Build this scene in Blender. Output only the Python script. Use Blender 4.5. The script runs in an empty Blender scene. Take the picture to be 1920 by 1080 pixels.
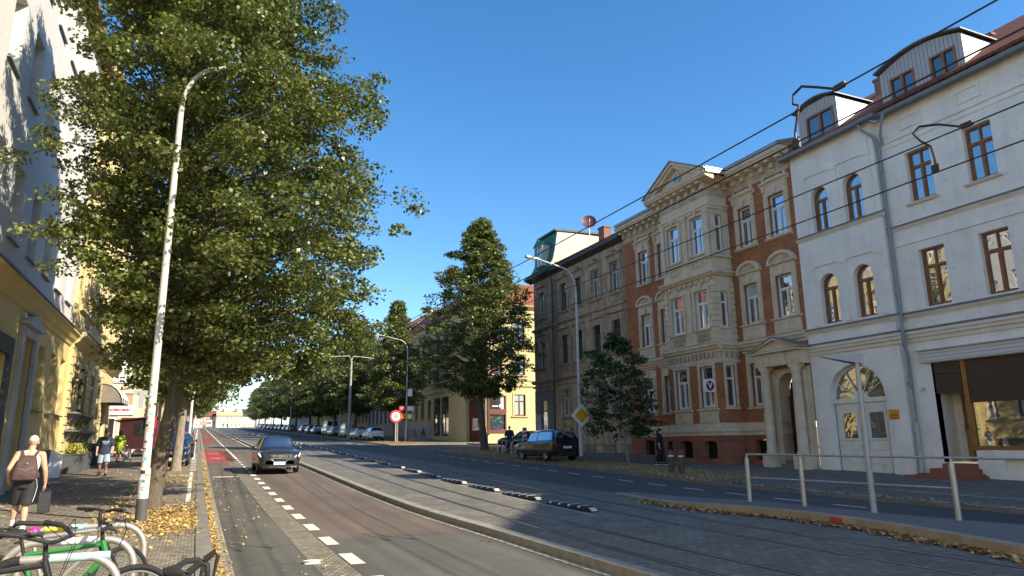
import bpy, bmesh, math, random
import numpy as np
from mathutils import Matrix, Vector
R_ = math.radians
PI = math.pi
rnd = random.Random(7)
SC = bpy.context.scene
COL = SC.collection

# ---------------------------------------------------------------- camera
cam_d = bpy.data.cameras.new('camera')
cam_d.sensor_width = 36.0
cam_d.lens = 36.0 * 1306.0 / 1920.0
cam_d.clip_start = 0.1
cam_d.clip_end = 6000.0
cam = bpy.data.objects.new('camera', cam_d)
COL.objects.link(cam)
CAM_P, CAM_R, CAM_A, CAM_H = R_(12.4905), R_(0.63997), R_(24.003), 1.65
def cam_matrix():
    r0 = np.array([[1, 0, 0], [0, 0, 1], [0, -1, 0]], float)
    cr, sr = math.cos(CAM_R), math.sin(CAM_R)
    rr = np.array([[cr, -sr, 0], [sr, cr, 0], [0, 0, 1]])
    cp, sp = math.cos(CAM_P), math.sin(CAM_P)
    rp = np.array([[1, 0, 0], [0, cp, -sp], [0, sp, cp]])
    ca, sa = math.cos(CAM_A), math.sin(CAM_A)
    ra = np.array([[ca, sa, 0], [-sa, ca, 0], [0, 0, 1]])
    m = ra @ rp @ r0 @ rr
    b = np.stack([m[:, 0], -m[:, 1], -m[:, 2]], axis=1)
    return b
_b = cam_matrix()
M4 = Matrix.Identity(4)
for i in range(3):
    for j in range(3):
        M4[i][j] = _b[i, j]
M4[2][3] = CAM_H
cam.matrix_world = M4
SC.camera = cam

# ---------------------------------------------------------------- light
SUN_EL = R_(31.5)
SUN_XY = (0.63, -0.777)
w = bpy.data.worlds.new('World')
SC.world = w
w.use_nodes = True
nt = w.node_tree
bg = nt.nodes['Background']
sky = nt.nodes.new('ShaderNodeTexSky')
sky.sky_type = 'NISHITA'
sky.sun_disc = False
sky.sun_elevation = SUN_EL
sky.sun_rotation = math.atan2(SUN_XY[0], SUN_XY[1])
sky.altitude = 120
sky.air_density = 1.0
sky.dust_density = 0.35
sky.ozone_density = 2.2
hsv = nt.nodes.new('ShaderNodeHueSaturation')
hsv.inputs['Saturation'].default_value = 1.3
nt.links.new(sky.outputs[0], hsv.inputs['Color'])
nt.links.new(hsv.outputs[0], bg.inputs[0])
bg.inputs[1].default_value = 0.13
sl = bpy.data.lights.new('sun', 'SUN')
sl.energy = 5.0
sl.angle = R_(0.5)
sl.color = (1.0, 0.89, 0.71)
sun = bpy.data.objects.new('sun', sl)
COL.objects.link(sun)
_s = Vector((SUN_XY[0] * math.cos(SUN_EL), SUN_XY[1] * math.cos(SUN_EL), math.sin(SUN_EL)))
sun.rotation_euler = (-_s).to_track_quat('-Z', 'Y').to_euler()
sun.location = (40, -40, 60)
SC.view_settings.view_transform = 'Standard'
SC.view_settings.look = 'None'
SC.view_settings.exposure = 0.95
SC.view_settings.gamma = 1.0
SC.cycles.max_bounces = 6
SC.cycles.diffuse_bounces = 3
SC.cycles.glossy_bounces = 4
SC.cycles.transparent_max_bounces = 8
SC.cycles.use_denoising = True
SC.cycles.sample_clamp_indirect = 6.0

# ---------------------------------------------------------------- materials
MATS = {}
def newmat(name):
    m = bpy.data.materials.new(name)
    m.use_nodes = True
    MATS[name] = m
    return m, m.node_tree, m.node_tree.nodes['Principled BSDF']
def N(t, kind, **kw):
    n = t.nodes.new(kind)
    for k, v in kw.items():
        if k.startswith('i_'):
            key = k[2:]
            n.inputs[int(key) if key.isdigit() else key.replace('_', ' ')].default_value = v
        else:
            setattr(n, k, v)
    return n
def L(t, a, b):
    t.links.new(a, b)
def ramp(t, fac, stops):
    n = t.nodes.new('ShaderNodeValToRGB')
    el = n.color_ramp.elements
    while len(el) < len(stops):
        el.new(0.5)
    for e, (p, c) in zip(el, stops):
        e.position = p
        e.color = (c[0], c[1], c[2], 1) if not isinstance(c, (int, float)) else (c, c, c, 1)
    L(t, fac, n.inputs[0])
    return n.outputs[0]
def noise(t, vec, scale, detail=4.0, rough=0.55, dist=0.0):
    n = N(t, 'ShaderNodeTexNoise', i_Scale=scale, i_Detail=detail, i_Roughness=rough, i_Distortion=dist)
    L(t, vec, n.inputs['Vector'])
    return n.outputs[0]
def mix(t, fac, a, b, mode='MIX'):
    n = t.nodes.new('ShaderNodeMix')
    n.data_type = 'RGBA'
    n.blend_type = mode
    for sock, v in ((n.inputs[0], fac), (n.inputs[6], a), (n.inputs[7], b)):
        if isinstance(v, (int, float)):
            sock.default_value = v
        elif isinstance(v, (tuple, list)):
            sock.default_value = (v[0], v[1], v[2], 1)
        else:
            L(t, v, sock)
    return n.outputs[2]
def obj_vec(t, scale=None):
    tc = t.nodes.new('ShaderNodeTexCoord')
    v = tc.outputs['Object']
    if scale:
        mp = N(t, 'ShaderNodeMapping')
        mp.inputs['Scale'].default_value = scale
        L(t, v, mp.inputs[0])
        v = mp.outputs[0]
    return v
def bump(t, b, h, strength=0.3, dist=0.02):
    n = N(t, 'ShaderNodeBump', i_Strength=strength, i_Distance=dist)
    L(t, h, n.inputs['Height'])
    L(t, n.outputs[0], b.inputs['Normal'])
def sc(c, k):
    return tuple(min(1.0, x * k) for x in c)
def plain(name, col, rough=0.6, var=0.12, scale=4.0, metal=0.0, spec=0.4, bmp=0.0, stain=0.0, fine=60.0):
    """painted / rendered surface: broad and fine colour variation, optional rain streaks and grain"""
    m, t, b = newmat(name)
    v = obj_vec(t)
    c = ramp(t, noise(t, v, scale, 5), [(0.3, sc(col, 1 - var)), (0.7, sc(col, 1 + var))])
    f = noise(t, v, fine, 3, 0.7)
    c = mix(t, min(1, var * 1.6), c, f, 'SOFT_LIGHT')
    if stain:
        s = noise(t, obj_vec(t, (0.9, 0.9, 0.16)), 1.6, 6, 0.65)
        s = ramp(t, s, [(0.5, 0.0), (0.78, 1.0)])
        s2 = mix(t, stain, (0, 0, 0), s)
        c = mix(t, s2, c, sc(col, 0.45))
        p = ramp(t, noise(t, v, 2.6, 2, 0.4), [(0.66, 0.0), (0.70, 1.0)])
        c = mix(t, mix(t, stain * 0.5, (0, 0, 0), p), c, sc(col, 0.72))
        p = ramp(t, noise(t, v, 4.2, 1, 0.3), [(0.71, 0.0), (0.75, 1.0)])
        c = mix(t, mix(t, min(1, stain * 1.2), (0, 0, 0), p), c, sc(col, 0.6))
    L(t, c, b.inputs['Base Color'])
    b.inputs['Roughness'].default_value = rough
    b.inputs['Metallic'].default_value = metal
    b.inputs['Specular IOR Level'].default_value = spec
    if bmp:
        bump(t, b, f, bmp, 0.01)
    return m
def brickmat(name, c1, c2, mortar, bw=0.26, bh=0.077, ms=0.012, rough=0.85, var=0.25, axis='wall', offset=0.5):
    m, t, b = newmat(name)
    v = obj_vec(t)
    sp = N(t, 'ShaderNodeSeparateXYZ')
    L(t, v, sp.inputs[0])
    cb = N(t, 'ShaderNodeCombineXYZ')
    if axis == 'wall':
        a = N(t, 'ShaderNodeMath', operation='ADD')
        L(t, sp.outputs[0], a.inputs[0])
        L(t, sp.outputs[1], a.inputs[1])
        L(t, a.outputs[0], cb.inputs[0])
        L(t, sp.outputs[2], cb.inputs[1])
    else:
        L(t, sp.outputs[1], cb.inputs[1])
        L(t, sp.outputs[0], cb.inputs[0])
    br = N(t, 'ShaderNodeTexBrick', i_Scale=1.0, i_Mortar_Size=ms, i_Mortar_Smooth=0.3, i_Bias=0.0, i_Brick_Width=bw, i_Row_Height=bh)
    br.offset = offset
    wob = N(t, 'ShaderNodeTexNoise', i_Scale=3.0, i_Detail=2.0)
    L(t, cb.outputs[0], wob.inputs['Vector'])
    wv = mix(t, 0.006, cb.outputs[0], wob.outputs[1], 'ADD')
    L(t, wv, br.inputs['Vector'])
    br.inputs['Color1'].default_value = (*c1, 1)
    br.inputs['Color2'].default_value = (*c2, 1)
    br.inputs['Mortar'].default_value = (*mortar, 1)
    c = br.outputs[0]
    n1 = noise(t, v, 0.9, 5, 0.6)
    c = mix(t, var, c, ramp(t, n1, [(0.3, 0.25), (0.7, 0.8)]), 'OVERLAY')
    c = mix(t, var, c, noise(t, v, 30, 3, 0.7), 'SOFT_LIGHT')
    L(t, c, b.inputs['Base Color'])
    b.inputs['Roughness'].default_value = rough
    b.inputs['Specular IOR Level'].default_value = 0.25
    inv = N(t, 'ShaderNodeMath', operation='SUBTRACT')
    inv.inputs[0].default_value = 1.0
    L(t, br.outputs[1], inv.inputs[1])
    bump(t, b, inv.outputs[0], 0.45, 0.01)
    return m
def asphalt(name, col, patch=0.3, streak=0.45, rough=0.85):
    m, t, b = newmat(name)
    v = obj_vec(t)
    c = ramp(t, noise(t, v, 0.35, 5, 0.6), [(0.3, sc(col, 1 - patch)), (0.7, sc(col, 1 + patch))])
    st = noise(t, obj_vec(t, (2.6, 0.05, 1)), 1.0, 4, 0.6)
    c = mix(t, streak, c, ramp(t, st, [(0.35, 0.25), (0.65, 0.7)]), 'OVERLAY')
    f = noise(t, v, 140, 2, 0.7)
    c = mix(t, 0.45, c, f, 'OVERLAY')
    bl = ramp(t, noise(t, obj_vec(t, (1, 0.35, 1)), 0.55, 3, 0.5), [(0.56, 0.0), (0.585, 0.3)])
    c = mix(t, bl, c, sc(col, 0.72))
    vo = N(t, 'ShaderNodeTexVoronoi', feature='DISTANCE_TO_EDGE', i_Scale=0.42)
    wv = mix(t, 0.25, v, noise(t, v, 1.5, 4), 'ADD')
    L(t, wv, vo.inputs['Vector'])
    cr = ramp(t, vo.outputs[0], [(0.0, 1.0), (0.008, 0.0)])
    cm = mix(t, ramp(t, noise(t, v, 0.25, 2), [(0.55, 0.0), (0.62, 0.75)]), (0, 0, 0), cr, 'MIX')
    c = mix(t, cm, c, sc(col, 0.4))
    sp = ramp(t, noise(t, v, 26, 1, 0.3), [(0.73, 0.0), (0.77, 0.5)])
    c = mix(t, sp, c, sc(col, 1.9))
    L(t, c, b.inputs['Base Color'])
    b.inputs['Roughness'].default_value = rough
    b.inputs['Specular IOR Level'].default_value = 0.3
    bump(t, b, f, 0.25, 0.006)
    return m
def setts(name, col, size=0.12, mortar=0.5, var=0.35, bw=1.0, rough=0.8):
    m = brickmat(name, sc(col, 1 - var), sc(col, 1 + var), sc(col, mortar), bw=size * bw, bh=size, ms=size * 0.13, rough=rough, var=0.35, axis='flat')
    return m
def glass(name, col=(0.012, 0.014, 0.016), refl=0.5, wavy=0.25, rough=0.02):
    """window pane: dark interior seen behind a mirror-like, slightly wavy glass skin"""
    m, t, b = newmat(name)
    v = obj_vec(t)
    c = ramp(t, noise(t, v, 0.7, 2), [(0.35, sc(col, 0.5)), (0.65, sc(col, 1.6))])
    L(t, c, b.inputs['Base Color'])
    b.inputs['Roughness'].default_value = 0.3
    g = N(t, 'ShaderNodeBsdfGlossy', i_Roughness=rough)
    g.inputs['Color'].default_value = (0.93, 0.95, 0.97, 1)
    lw = N(t, 'ShaderNodeLayerWeight', i_Blend=0.35)
    mr = N(t, 'ShaderNodeMapRange')
    mr.inputs['From Min'].default_value = 0.0
    mr.inputs['From Max'].default_value = 1.0
    mr.inputs['To Min'].default_value = refl * 0.55
    mr.inputs['To Max'].default_value = min(1, refl * 1.6)
    L(t, lw.outputs['Facing'], mr.inputs[0])
    ms = N(t, 'ShaderNodeMixShader')
    L(t, mr.outputs[0], ms.inputs[0])
    L(t, b.outputs[0], ms.inputs[1])
    L(t, g.outputs[0], ms.inputs[2])
    L(t, ms.outputs[0], t.nodes['Material Output'].inputs[0])
    bn = N(t, 'ShaderNodeBump', i_Strength=wavy, i_Distance=0.03)
    L(t, noise(t, v, 1.3, 2, 0.5, 0.6), bn.inputs['Height'])
    L(t, bn.outputs[0], g.inputs['Normal'])
    return m
def paint(name, col, metal=0.0, coat=0.7, rough=0.3, flake=0.0):
    m, t, b = newmat(name)
    v = obj_vec(t)
    c = ramp(t, noise(t, v, 3.0, 5, 0.6), [(0.3, sc(col, 0.86)), (0.7, sc(col, 1.12))])
    sp = N(t, 'ShaderNodeSeparateXYZ')
    L(t, v, sp.inputs[0])
    L(t, c, b.inputs['Base Color'])
    b.inputs['Metallic'].default_value = metal
    b.inputs['Roughness'].default_value = rough
    b.inputs['Coat Weight'].default_value = coat
    b.inputs['Coat Roughness'].default_value = 0.06
    return m
def leafmat(name, c1, c2, trans=0.3):
    m, t, b = newmat(name)
    g = t.nodes.new('ShaderNodeNewGeometry')
    c = ramp(t, g.outputs['Random Per Island'], [(0.0, c1), (0.75, c2), (1.0, sc(c2, 1.35))])
    v = obj_vec(t)
    c = mix(t, 0.4, c, ramp(t, noise(t, v, 0.45, 3), [(0.3, 0.3), (0.7, 0.75)]), 'OVERLAY')
    L(t, c, b.inputs['Base Color'])
    b.inputs['Roughness'].default_value = 0.38
    b.inputs['Specular IOR Level'].default_value = 0.6
    tr = N(t, 'ShaderNodeBsdfTranslucent')
    L(t, mix(t, 1.0, c, (1.0, 1.0, 0.45), 'MULTIPLY'), tr.inputs['Color'])
    ms = N(t, 'ShaderNodeMixShader')
    ms.inputs[0].default_value = trans
    L(t, b.outputs[0], ms.inputs[1])
    L(t, tr.outputs[0], ms.inputs[2])
    L(t, ms.outputs[0], t.nodes['Material Output'].inputs[0])
    return m
def bark(name, col):
    m, t, b = newmat(name)
    v = obj_vec(t, (9, 9, 1.1))
    n = noise(t, v, 2.2, 6, 0.7, 0.4)
    c = ramp(t, n, [(0.3, sc(col, 0.35)), (0.55, col), (0.75, sc(col, 1.7))])
    L(t, c, b.inputs['Base Color'])
    b.inputs['Roughness'].default_value = 0.92
    bump(t, b, n, 0.9, 0.03)
    return m
def emit(name, col, s):
    m, t, b = newmat(name)
    b.inputs['Base Color'].default_value = (*col, 1)
    b.inputs['Emission Color'].default_value = (*col, 1)
    b.inputs['Emission Strength'].default_value = s
    return m
def stripes(name, col, gap, period, axis=2, duty=0.2, rough=0.5):
    """boards, slats or shutter laths: darker joint lines every period along one axis"""
    m, t, b = newmat(name)
    v = obj_vec(t)
    sp = N(t, 'ShaderNodeSeparateXYZ')
    L(t, v, sp.inputs[0])
    d = N(t, 'ShaderNodeMath', operation='DIVIDE')
    L(t, sp.outputs[axis], d.inputs[0])
    d.inputs[1].default_value = period
    fr = N(t, 'ShaderNodeMath', operation='FRACT')
    L(t, d.outputs[0], fr.inputs[0])
    k = ramp(t, fr.outputs[0], [(0.0, 0.0), (duty, 0.0), (duty + 0.08, 1.0), (1.0, 1.0)])
    c = mix(t, k, gap, col)
    c = mix(t, 0.25, c, noise(t, v, 7, 5, 0.6), 'SOFT_LIGHT')
    L(t, c, b.inputs['Base Color'])
    b.inputs['Roughness'].default_value = rough
    bump(t, b, k, 0.5, 0.01)
    return m
# ---------------------------------------------------------------- mesh helpers
def zp(y):
    """height of the street along its length: level by the camera, then a 3% climb to a crest"""
    if y < 8: return 0.0
    if y < 25: return 0.015 * (y - 8) ** 2 / 17.0
    if y < 290: return 0.255 + 0.03 * (y - 25)
    if y < 360:
        q = y - 290
        return 8.205 + 0.03 * q - 0.035 * q * q / 140.0
    return 8.205 + 0.03 * 70 - 0.035 * 35 - 0.005 * (y - 360)
ROOTLOC = {}
def rootloc(o):
    while o.parent: o = o.parent
    return ROOTLOC.get(o.name, (0, 0, 0))
class MB:
    def __init__(s):
        s.v, s.f, s.m = [], [], []
    def poly(s, pts, mi=0):
        n = len(s.v)
        s.v.extend([tuple(p) for p in pts])
        s.f.append(tuple(range(n, n + len(pts))))
        s.m.append(mi)
    def hexa(s, p, mi=0):
        n = len(s.v)
        s.v.extend([tuple(q) for q in p])
        for q in ((0, 1, 2, 3), (7, 6, 5, 4), (0, 4, 5, 1), (1, 5, 6, 2), (2, 6, 7, 3), (3, 7, 4, 0)):
            s.f.append(tuple(n + i for i in q))
            s.m.append(mi)
    def box(s, x0, x1, y0, y1, z0, z1, mi=0):
        s.hexa([(x0, y0, z0), (x1, y0, z0), (x1, y1, z0), (x0, y1, z0), (x0, y0, z1), (x1, y0, z1), (x1, y1, z1), (x0, y1, z1)], mi)
    def rings(s, rings, mi=0, cap=True, close=True):
        """rings: list of equal-length point loops, joined into a tube"""
        n0 = len(s.v)
        k = len(rings[0])
        for r in rings:
            s.v.extend([tuple(p) for p in r])
        for i in range(len(rings) - 1):
            a, b = n0 + i * k, n0 + (i + 1) * k
            for j in range(k if close else k - 1):
                j2 = (j + 1) % k
                s.f.append((a + j, a + j2, b + j2, b + j))
                s.m.append(mi)
        if cap and close:
            s.f.append(tuple(n0 + j for j in range(k))[::-1])
            s.m.append(mi)
            e = n0 + (len(rings) - 1) * k
            s.f.append(tuple(e + j for j in range(k)))
            s.m.append(mi)
    def tube(s, pts, r, n=8, mi=0, cap=True, flat=None):
        """swept round bar along pts; r a number or one radius per point"""
        P = [Vector(p) for p in pts]
        rr = r if isinstance(r, (list, tuple)) else [r] * len(P)
        out = []
        up = None
        for i, p in enumerate(P):
            a = P[max(0, i - 1)]
            b = P[min(len(P) - 1, i + 1)]
            t = (b - a)
            if t.length < 1e-9: t = Vector((0, 0, 1))
            t.normalize()
            if up is None:
                up = Vector((0, 0, 1)) if abs(t.z) < 0.9 else Vector((1, 0, 0))
            x = t.cross(up)
            if x.length < 1e-5:
                up = Vector((0, 1, 0)) if abs(t.y) < 0.9 else Vector((1, 0, 0))
                x = t.cross(up)
            x.normalize()
            y = x.cross(t)
            up = y
            k = rr[i]
            out.append([p + x * (math.cos(2 * PI * j / n) * k) + y * (math.sin(2 * PI * j / n) * k * (flat or 1)) for j in range(n)])
        s.rings(out, mi, cap)
    def cyl(s, a, b, r, n=12, mi=0):
        s.tube([a, b], r, n, mi)
    def lathe(s, prof, c=(0, 0, 0), n=16, mi=0, axis='z', cap=True):
        out = []
        for r, h in prof:
            ring = []
            for j in range(n):
                q = 2 * PI * j / n
                u, v = r * math.cos(q), r * math.sin(q)
                ring.append({'z': (c[0] + u, c[1] + v, c[2] + h), 'y': (c[0] + u, c[1] + h, c[2] + v), 'x': (c[0] + h, c[1] + u, c[2] + v)}[axis])
            out.append(ring)
        s.rings(out, mi, cap)
    def ball(s, c, r, n=10, m=6, mi=0, sx=1, sy=1, sz=1):
        pr = []
        for i in range(m + 1):
            q = -PI / 2 + PI * i / m
            pr.append([(c[0] + sx * r * math.cos(q) * math.cos(2 * PI * j / n), c[1] + sy * r * math.cos(q) * math.sin(2 * PI * j / n), c[2] + sz * r * math.sin(q)) for j in range(n)])
        s.rings(pr, mi, False)
    def torus(s, c, R, r, n=32, k=8, mi=0, axis='y', rz=None, a0=0.0, a1=2 * PI):
        closed = abs(a1 - a0 - 2 * PI) < 1e-6
        out = []
        for i in range(n + 1):
            a = a0 + (a1 - a0) * i / n
            ring = []
            for j in range(k):
                q = 2 * PI * j / k
                rad = R + r * math.cos(q)
                off = (rz or r) * math.sin(q)
                u, v = rad * math.cos(a), rad * math.sin(a)
                ring.append({'y': (c[0] + u, c[1] + off, c[2] + v), 'z': (c[0] + u, c[1] + v, c[2] + off), 'x': (c[0] + off, c[1] + u, c[2] + v)}[axis])
            out.append(ring)
        s.rings(out, mi, not closed)
    # ---- on a facade: F gives a plane, u along it, v up, d out of it
    def fbox(s, F, u0, u1, v0, v1, d0, d1, mi=0):
        s.hexa([F.p(u0, v0, d0), F.p(u1, v0, d0), F.p(u1, v0, d1), F.p(u0, v0, d1), F.p(u0, v1, d0), F.p(u1, v1, d0), F.p(u1, v1, d1), F.p(u0, v1, d1)], mi)
    def fprof(s, F, u0, u1, prof, mi=0):
        s.rings([[F.p(u0, v, d) for d, v in prof], [F.p(u1, v, d) for d, v in prof]], mi)
    def fprism(s, F, uv, d0, d1, mi=0):
        s.rings([[F.p(u, v, d0) for u, v in uv], [F.p(u, v, d1) for u, v in uv]], mi)
    def fring(s, F, outer, inner, d0, d1, mi=0):
        """flat ring between two outlines of equal point count, given thickness"""
        k = len(outer)
        for i in range(k):
            j = (i + 1) % k
            s.hexa([F.p(*outer[i], d0), F.p(*outer[j], d0), F.p(*inner[j], d0), F.p(*inner[i], d0), F.p(*outer[i], d1), F.p(*outer[j], d1), F.p(*inner[j], d1), F.p(*inner[i], d1)], mi)
    def wall(s, F, u0, u1, v0, v1, holes=(), rev=0.2, mi=0, rmi=None, d=0.0):
        """facade sheet with real openings and reveals; holes = (a, b, c, d, arched)"""
        rmi = mi if rmi is None else rmi
        us = sorted({u0, u1, *[h[0] for h in holes], *[h[1] for h in holes]})
        vs = sorted({v0, v1, *[h[2] for h in holes], *[h[3] for h in holes]})
        us = [u for u in us if u0 <= u <= u1]
        vs = [v for v in vs if v0 <= v <= v1]
        for i in range(len(us) - 1):
            for j in range(len(vs) - 1):
                cu, cv = (us[i] + us[i + 1]) / 2, (vs[j] + vs[j + 1]) / 2
                if any(h[0] < cu < h[1] and h[2] < cv < h[3] for h in holes):
                    continue
                s.poly([F.p(us[i], vs[j], d), F.p(us[i + 1], vs[j], d), F.p(us[i + 1], vs[j + 1], d), F.p(us[i], vs[j + 1], d)], mi)
        for h in holes:
            a, b, c, e = h[:4]
            arch = len(h) > 4 and h[4]
            top = e - ((b - a) / 2 if arch == 1 else (arch if arch else 0))
            s.poly([F.p(a, c, d), F.p(a, c, d - rev), F.p(a, top, d - rev), F.p(a, top, d)], rmi)
            s.poly([F.p(b, c, d), F.p(b, c, d - rev), F.p(b, top, d - rev), F.p(b, top, d)], rmi)
            s.poly([F.p(a, c, d), F.p(b, c, d), F.p(b, c, d - rev), F.p(a, c, d - rev)], rmi)
            arc = arch_pts(a, b, top, e) if arch else [(a, e), (b, e)]
            for k in range(len(arc) - 1):
                s.poly([F.p(*arc[k], d), F.p(*arc[k + 1], d), F.p(*arc[k + 1], d - rev), F.p(*arc[k], d - rev)], rmi)
                if arch:
                    s.poly([F.p(*arc[k], d), F.p(*arc[k + 1], d), F.p(arc[k + 1][0], e, d), F.p(arc[k][0], e, d)], mi)
    def build(s, name, mats, parent=None, smooth=None, loc=None):
        """link as ONE mesh object; points are in world space unless the root has no stored place"""
        me = bpy.data.meshes.new(name)
        off = loc or (rootloc(parent) if parent else (0, 0, 0))
        V = np.array(s.v, dtype=float).reshape(-1, 3) - np.array(off)
        me.from_pydata(V.tolist(), [], s.f)
        if not isinstance(mats, (list, tuple)):
            mats = [mats]
        for m in mats:
            me.materials.append(m)
        if len(mats) > 1:
            me.polygons.foreach_set('material_index', np.array(s.m, dtype=np.int32))
        bm = bmesh.new()
        bm.from_mesh(me)
        bmesh.ops.recalc_face_normals(bm, faces=bm.faces)
        bm.to_mesh(me)
        bm.free()
        if smooth:
            me.polygons.foreach_set('use_smooth', [True] * len(me.polygons))
            me.set_sharp_from_angle(angle=R_(smooth))
        o = bpy.data.objects.new(name, me)
        COL.objects.link(o)
        if parent:
            o.parent = parent
        elif loc:
            o.location = loc
        return o
class Fac:
    def __init__(s, o, u, n):
        s.o, s.u, s.n = o, u, n
    def p(s, u, v, d):
        return (s.o[0] + s.u[0] * u + s.n[0] * d, s.o[1] + s.u[1] * u + s.n[1] * d, v)
def FR(x): return Fac((x, 0), (0, 1), (-1, 0))      # faces the street from the right
def FL(x): return Fac((x, 0), (0, 1), (1, 0))       # faces the street from the left
def FS(y): return Fac((0, y), (1, 0), (0, -1))      # faces down the street
def arch_pts(a, b, sp, top, n=12):
    c = (a + b) / 2
    r, h = (b - a) / 2, top - sp
    return [(c - r * math.cos(PI * i / n), sp + h * math.sin(PI * i / n)) for i in range(n + 1)]
def tag(o, label=None, cat=None, group=None, kind=None):
    if label: o['label'] = label
    if cat: o['category'] = cat
    if group: o['group'] = group
    if kind: o['kind'] = kind
    return o
def thing(name, label, cat, loc=(0, 0, 0), rot=0.0, group=None, world=False):
    """an Empty at the thing's base; world=True lets its parts be drawn in world coordinates"""
    o = bpy.data.objects.new(name, None)
    COL.objects.link(o)
    o.empty_display_size = 0.3
    o.location = loc
    o.rotation_euler = (0, 0, rot)
    if world: ROOTLOC[o.name] = loc
    return tag(o, label, cat, group)
def dup(o, parent=None, loc=None, rot=None, label=None, scale=None, group=None):
    c = o.copy()
    COL.objects.link(c)
    if parent: c.parent = parent
    if loc is not None: c.location = loc
    if rot is not None: c.rotation_euler = (0, 0, rot)
    if scale is not None: c.scale = scale if isinstance(scale, (tuple, list)) else (scale,) * 3
    if label: c['label'] = label
    if group: c['group'] = group
    for ch in list(o.children):
        dup(ch, c)
    return c
def struct(mb, name, mats, smooth=None):
    return tag(mb.build(name, mats, smooth=smooth), kind='structure')
def text(body, size, mat, parent, loc, rot, name='lettering', ext=0.002, align='CENTER', sx=1.0, bold=0.0):
    c = bpy.data.curves.new(name, 'FONT')
    c.body = body
    c.size = size
    c.extrude = ext
    c.offset = bold
    c.align_x = align
    c.align_y = 'CENTER'
    c.materials.append(mat)
    tmp = bpy.data.objects.new('tmp', c)
    me = bpy.data.meshes.new_from_object(tmp)
    bpy.data.objects.remove(tmp)
    bpy.data.curves.remove(c)
    me.name = name
    if not me.materials: me.materials.append(mat)
    o = bpy.data.objects.new(name, me)
    COL.objects.link(o)
    off = rootloc(parent) if parent else (0, 0, 0)
    o.location = tuple(l - k for l, k in zip(loc, off))
    o.rotation_euler = rot
    o.scale = (sx, 1, 1)
    if parent: o.parent = parent
    return o
ROT_R = (PI / 2, 0, -PI / 2)      # lettering on a wall that faces -X
ROT_L = (PI / 2, 0, PI / 2)       # faces +X
ROT_S = (PI / 2, 0, 0)            # faces -Y
def lin(y, *pts):
    return float(np.interp(y, [p[0] for p in pts], [p[1] for p in pts]))
# ---------------------------------------------------------------- materials of the place
asph_brown = asphalt('asphalt_brown', (0.14, 0.108, 0.086), 0.16, 0.4)
asph_grey = asphalt('asphalt_grey', (0.105, 0.099, 0.083), 0.2, 0.4)
asph_dark = asphalt('asphalt_dark', (0.085, 0.080, 0.076), 0.22, 0.25)
asph_red = asphalt('cycle_red', (0.33, 0.045, 0.045), 0.12, 0.2)
paving = setts('pavement_slabs', (0.20, 0.175, 0.145), 0.33, 0.6, 0.12)
small_setts = setts('small_setts', (0.24, 0.21, 0.16), 0.11, 0.5, 0.3)
pale_setts = setts('gutter_setts', (0.33, 0.29, 0.21), 0.15, 0.5, 0.25, 1.1)
cobbles = setts('track_cobbles', (0.175, 0.160, 0.134), 0.145, 0.66, 0.2, 1.5)
granite = plain('granite', (0.27, 0.25, 0.21), 0.8, 0.2, 5, fine=90, bmp=0.3)
granite_d = plain('granite_dark', (0.20, 0.18, 0.15), 0.8, 0.2, 5, fine=90, bmp=0.3)
white_mark = plain('road_marking', (0.66, 0.63, 0.54), 0.75, 0.14, 9, stain=0.35)
rail_steel = plain('rail_steel', (0.55, 0.52, 0.48), 0.32, 0.15, 6, metal=1.0)
earth = plain('dry_earth', (0.23, 0.17, 0.10), 0.95, 0.35, 1.6, fine=40, bmp=0.6)
concrete = plain('concrete', (0.36, 0.34, 0.30), 0.85, 0.16, 3, stain=0.4, bmp=0.2)
plat_mat = asphalt('platform_asphalt', (0.175, 0.16, 0.155), 0.1, 0.1)
black_rubber = plain('black_rubber', (0.018, 0.018, 0.018), 0.7, 0.2, 6)

YS = [-14, -8, -3, 0] + [2 * i for i in range(1, 26)] + [55, 60, 65, 70, 75, 80, 90, 100, 110, 125, 140, 160, 180, 200, 220, 240, 260, 280, 290, 300, 310, 320, 330, 340, 350, 360, 380, 420, 480]
def xk(y): return lin(y, (-20, 5.3), (13, 5.3), (17, 5.13), (45, 5.13), (70, 4.7), (600, 4.7))
def sft(y): return lin(y, (6, 0), (11, 0.05), (15, 0.28), (22, 0.45), (29, 0.58), (42, 0.85), (60, 1.05), (100, 0.9), (140, 0.3), (600, 0.2))
def cst(x): return lambda y: x
def strip(name, xl, xr, dz, mat, y0=-14, y1=480, kind='structure', thick=0.0, step=None, dzr=None):
    """a band of street between two edge lines, following the climb; thick gives it real side faces"""
    xl = xl if callable(xl) else cst(xl)
    xr = xr if callable(xr) else cst(xr)
    dzr = dz if dzr is None else dzr
    ys = [y0] + [y for y in YS if y0 < y < y1] + [y1]
    mb = MB()
    if thick:
        mb.rings([[(xl(y), y, zp(y) + dz - thick), (xl(y), y, zp(y) + dz), (xr(y), y, zp(y) + dzr), (xr(y), y, zp(y) + dzr - thick)] for y in ys])
    else:
        mb.rings([[(xl(y), y, zp(y) + dz), (xr(y), y, zp(y) + dzr)] for y in ys], cap=False, close=False)
    o = mb.build(name, mat)
    if kind: tag(o, kind=kind)
    return o
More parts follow.
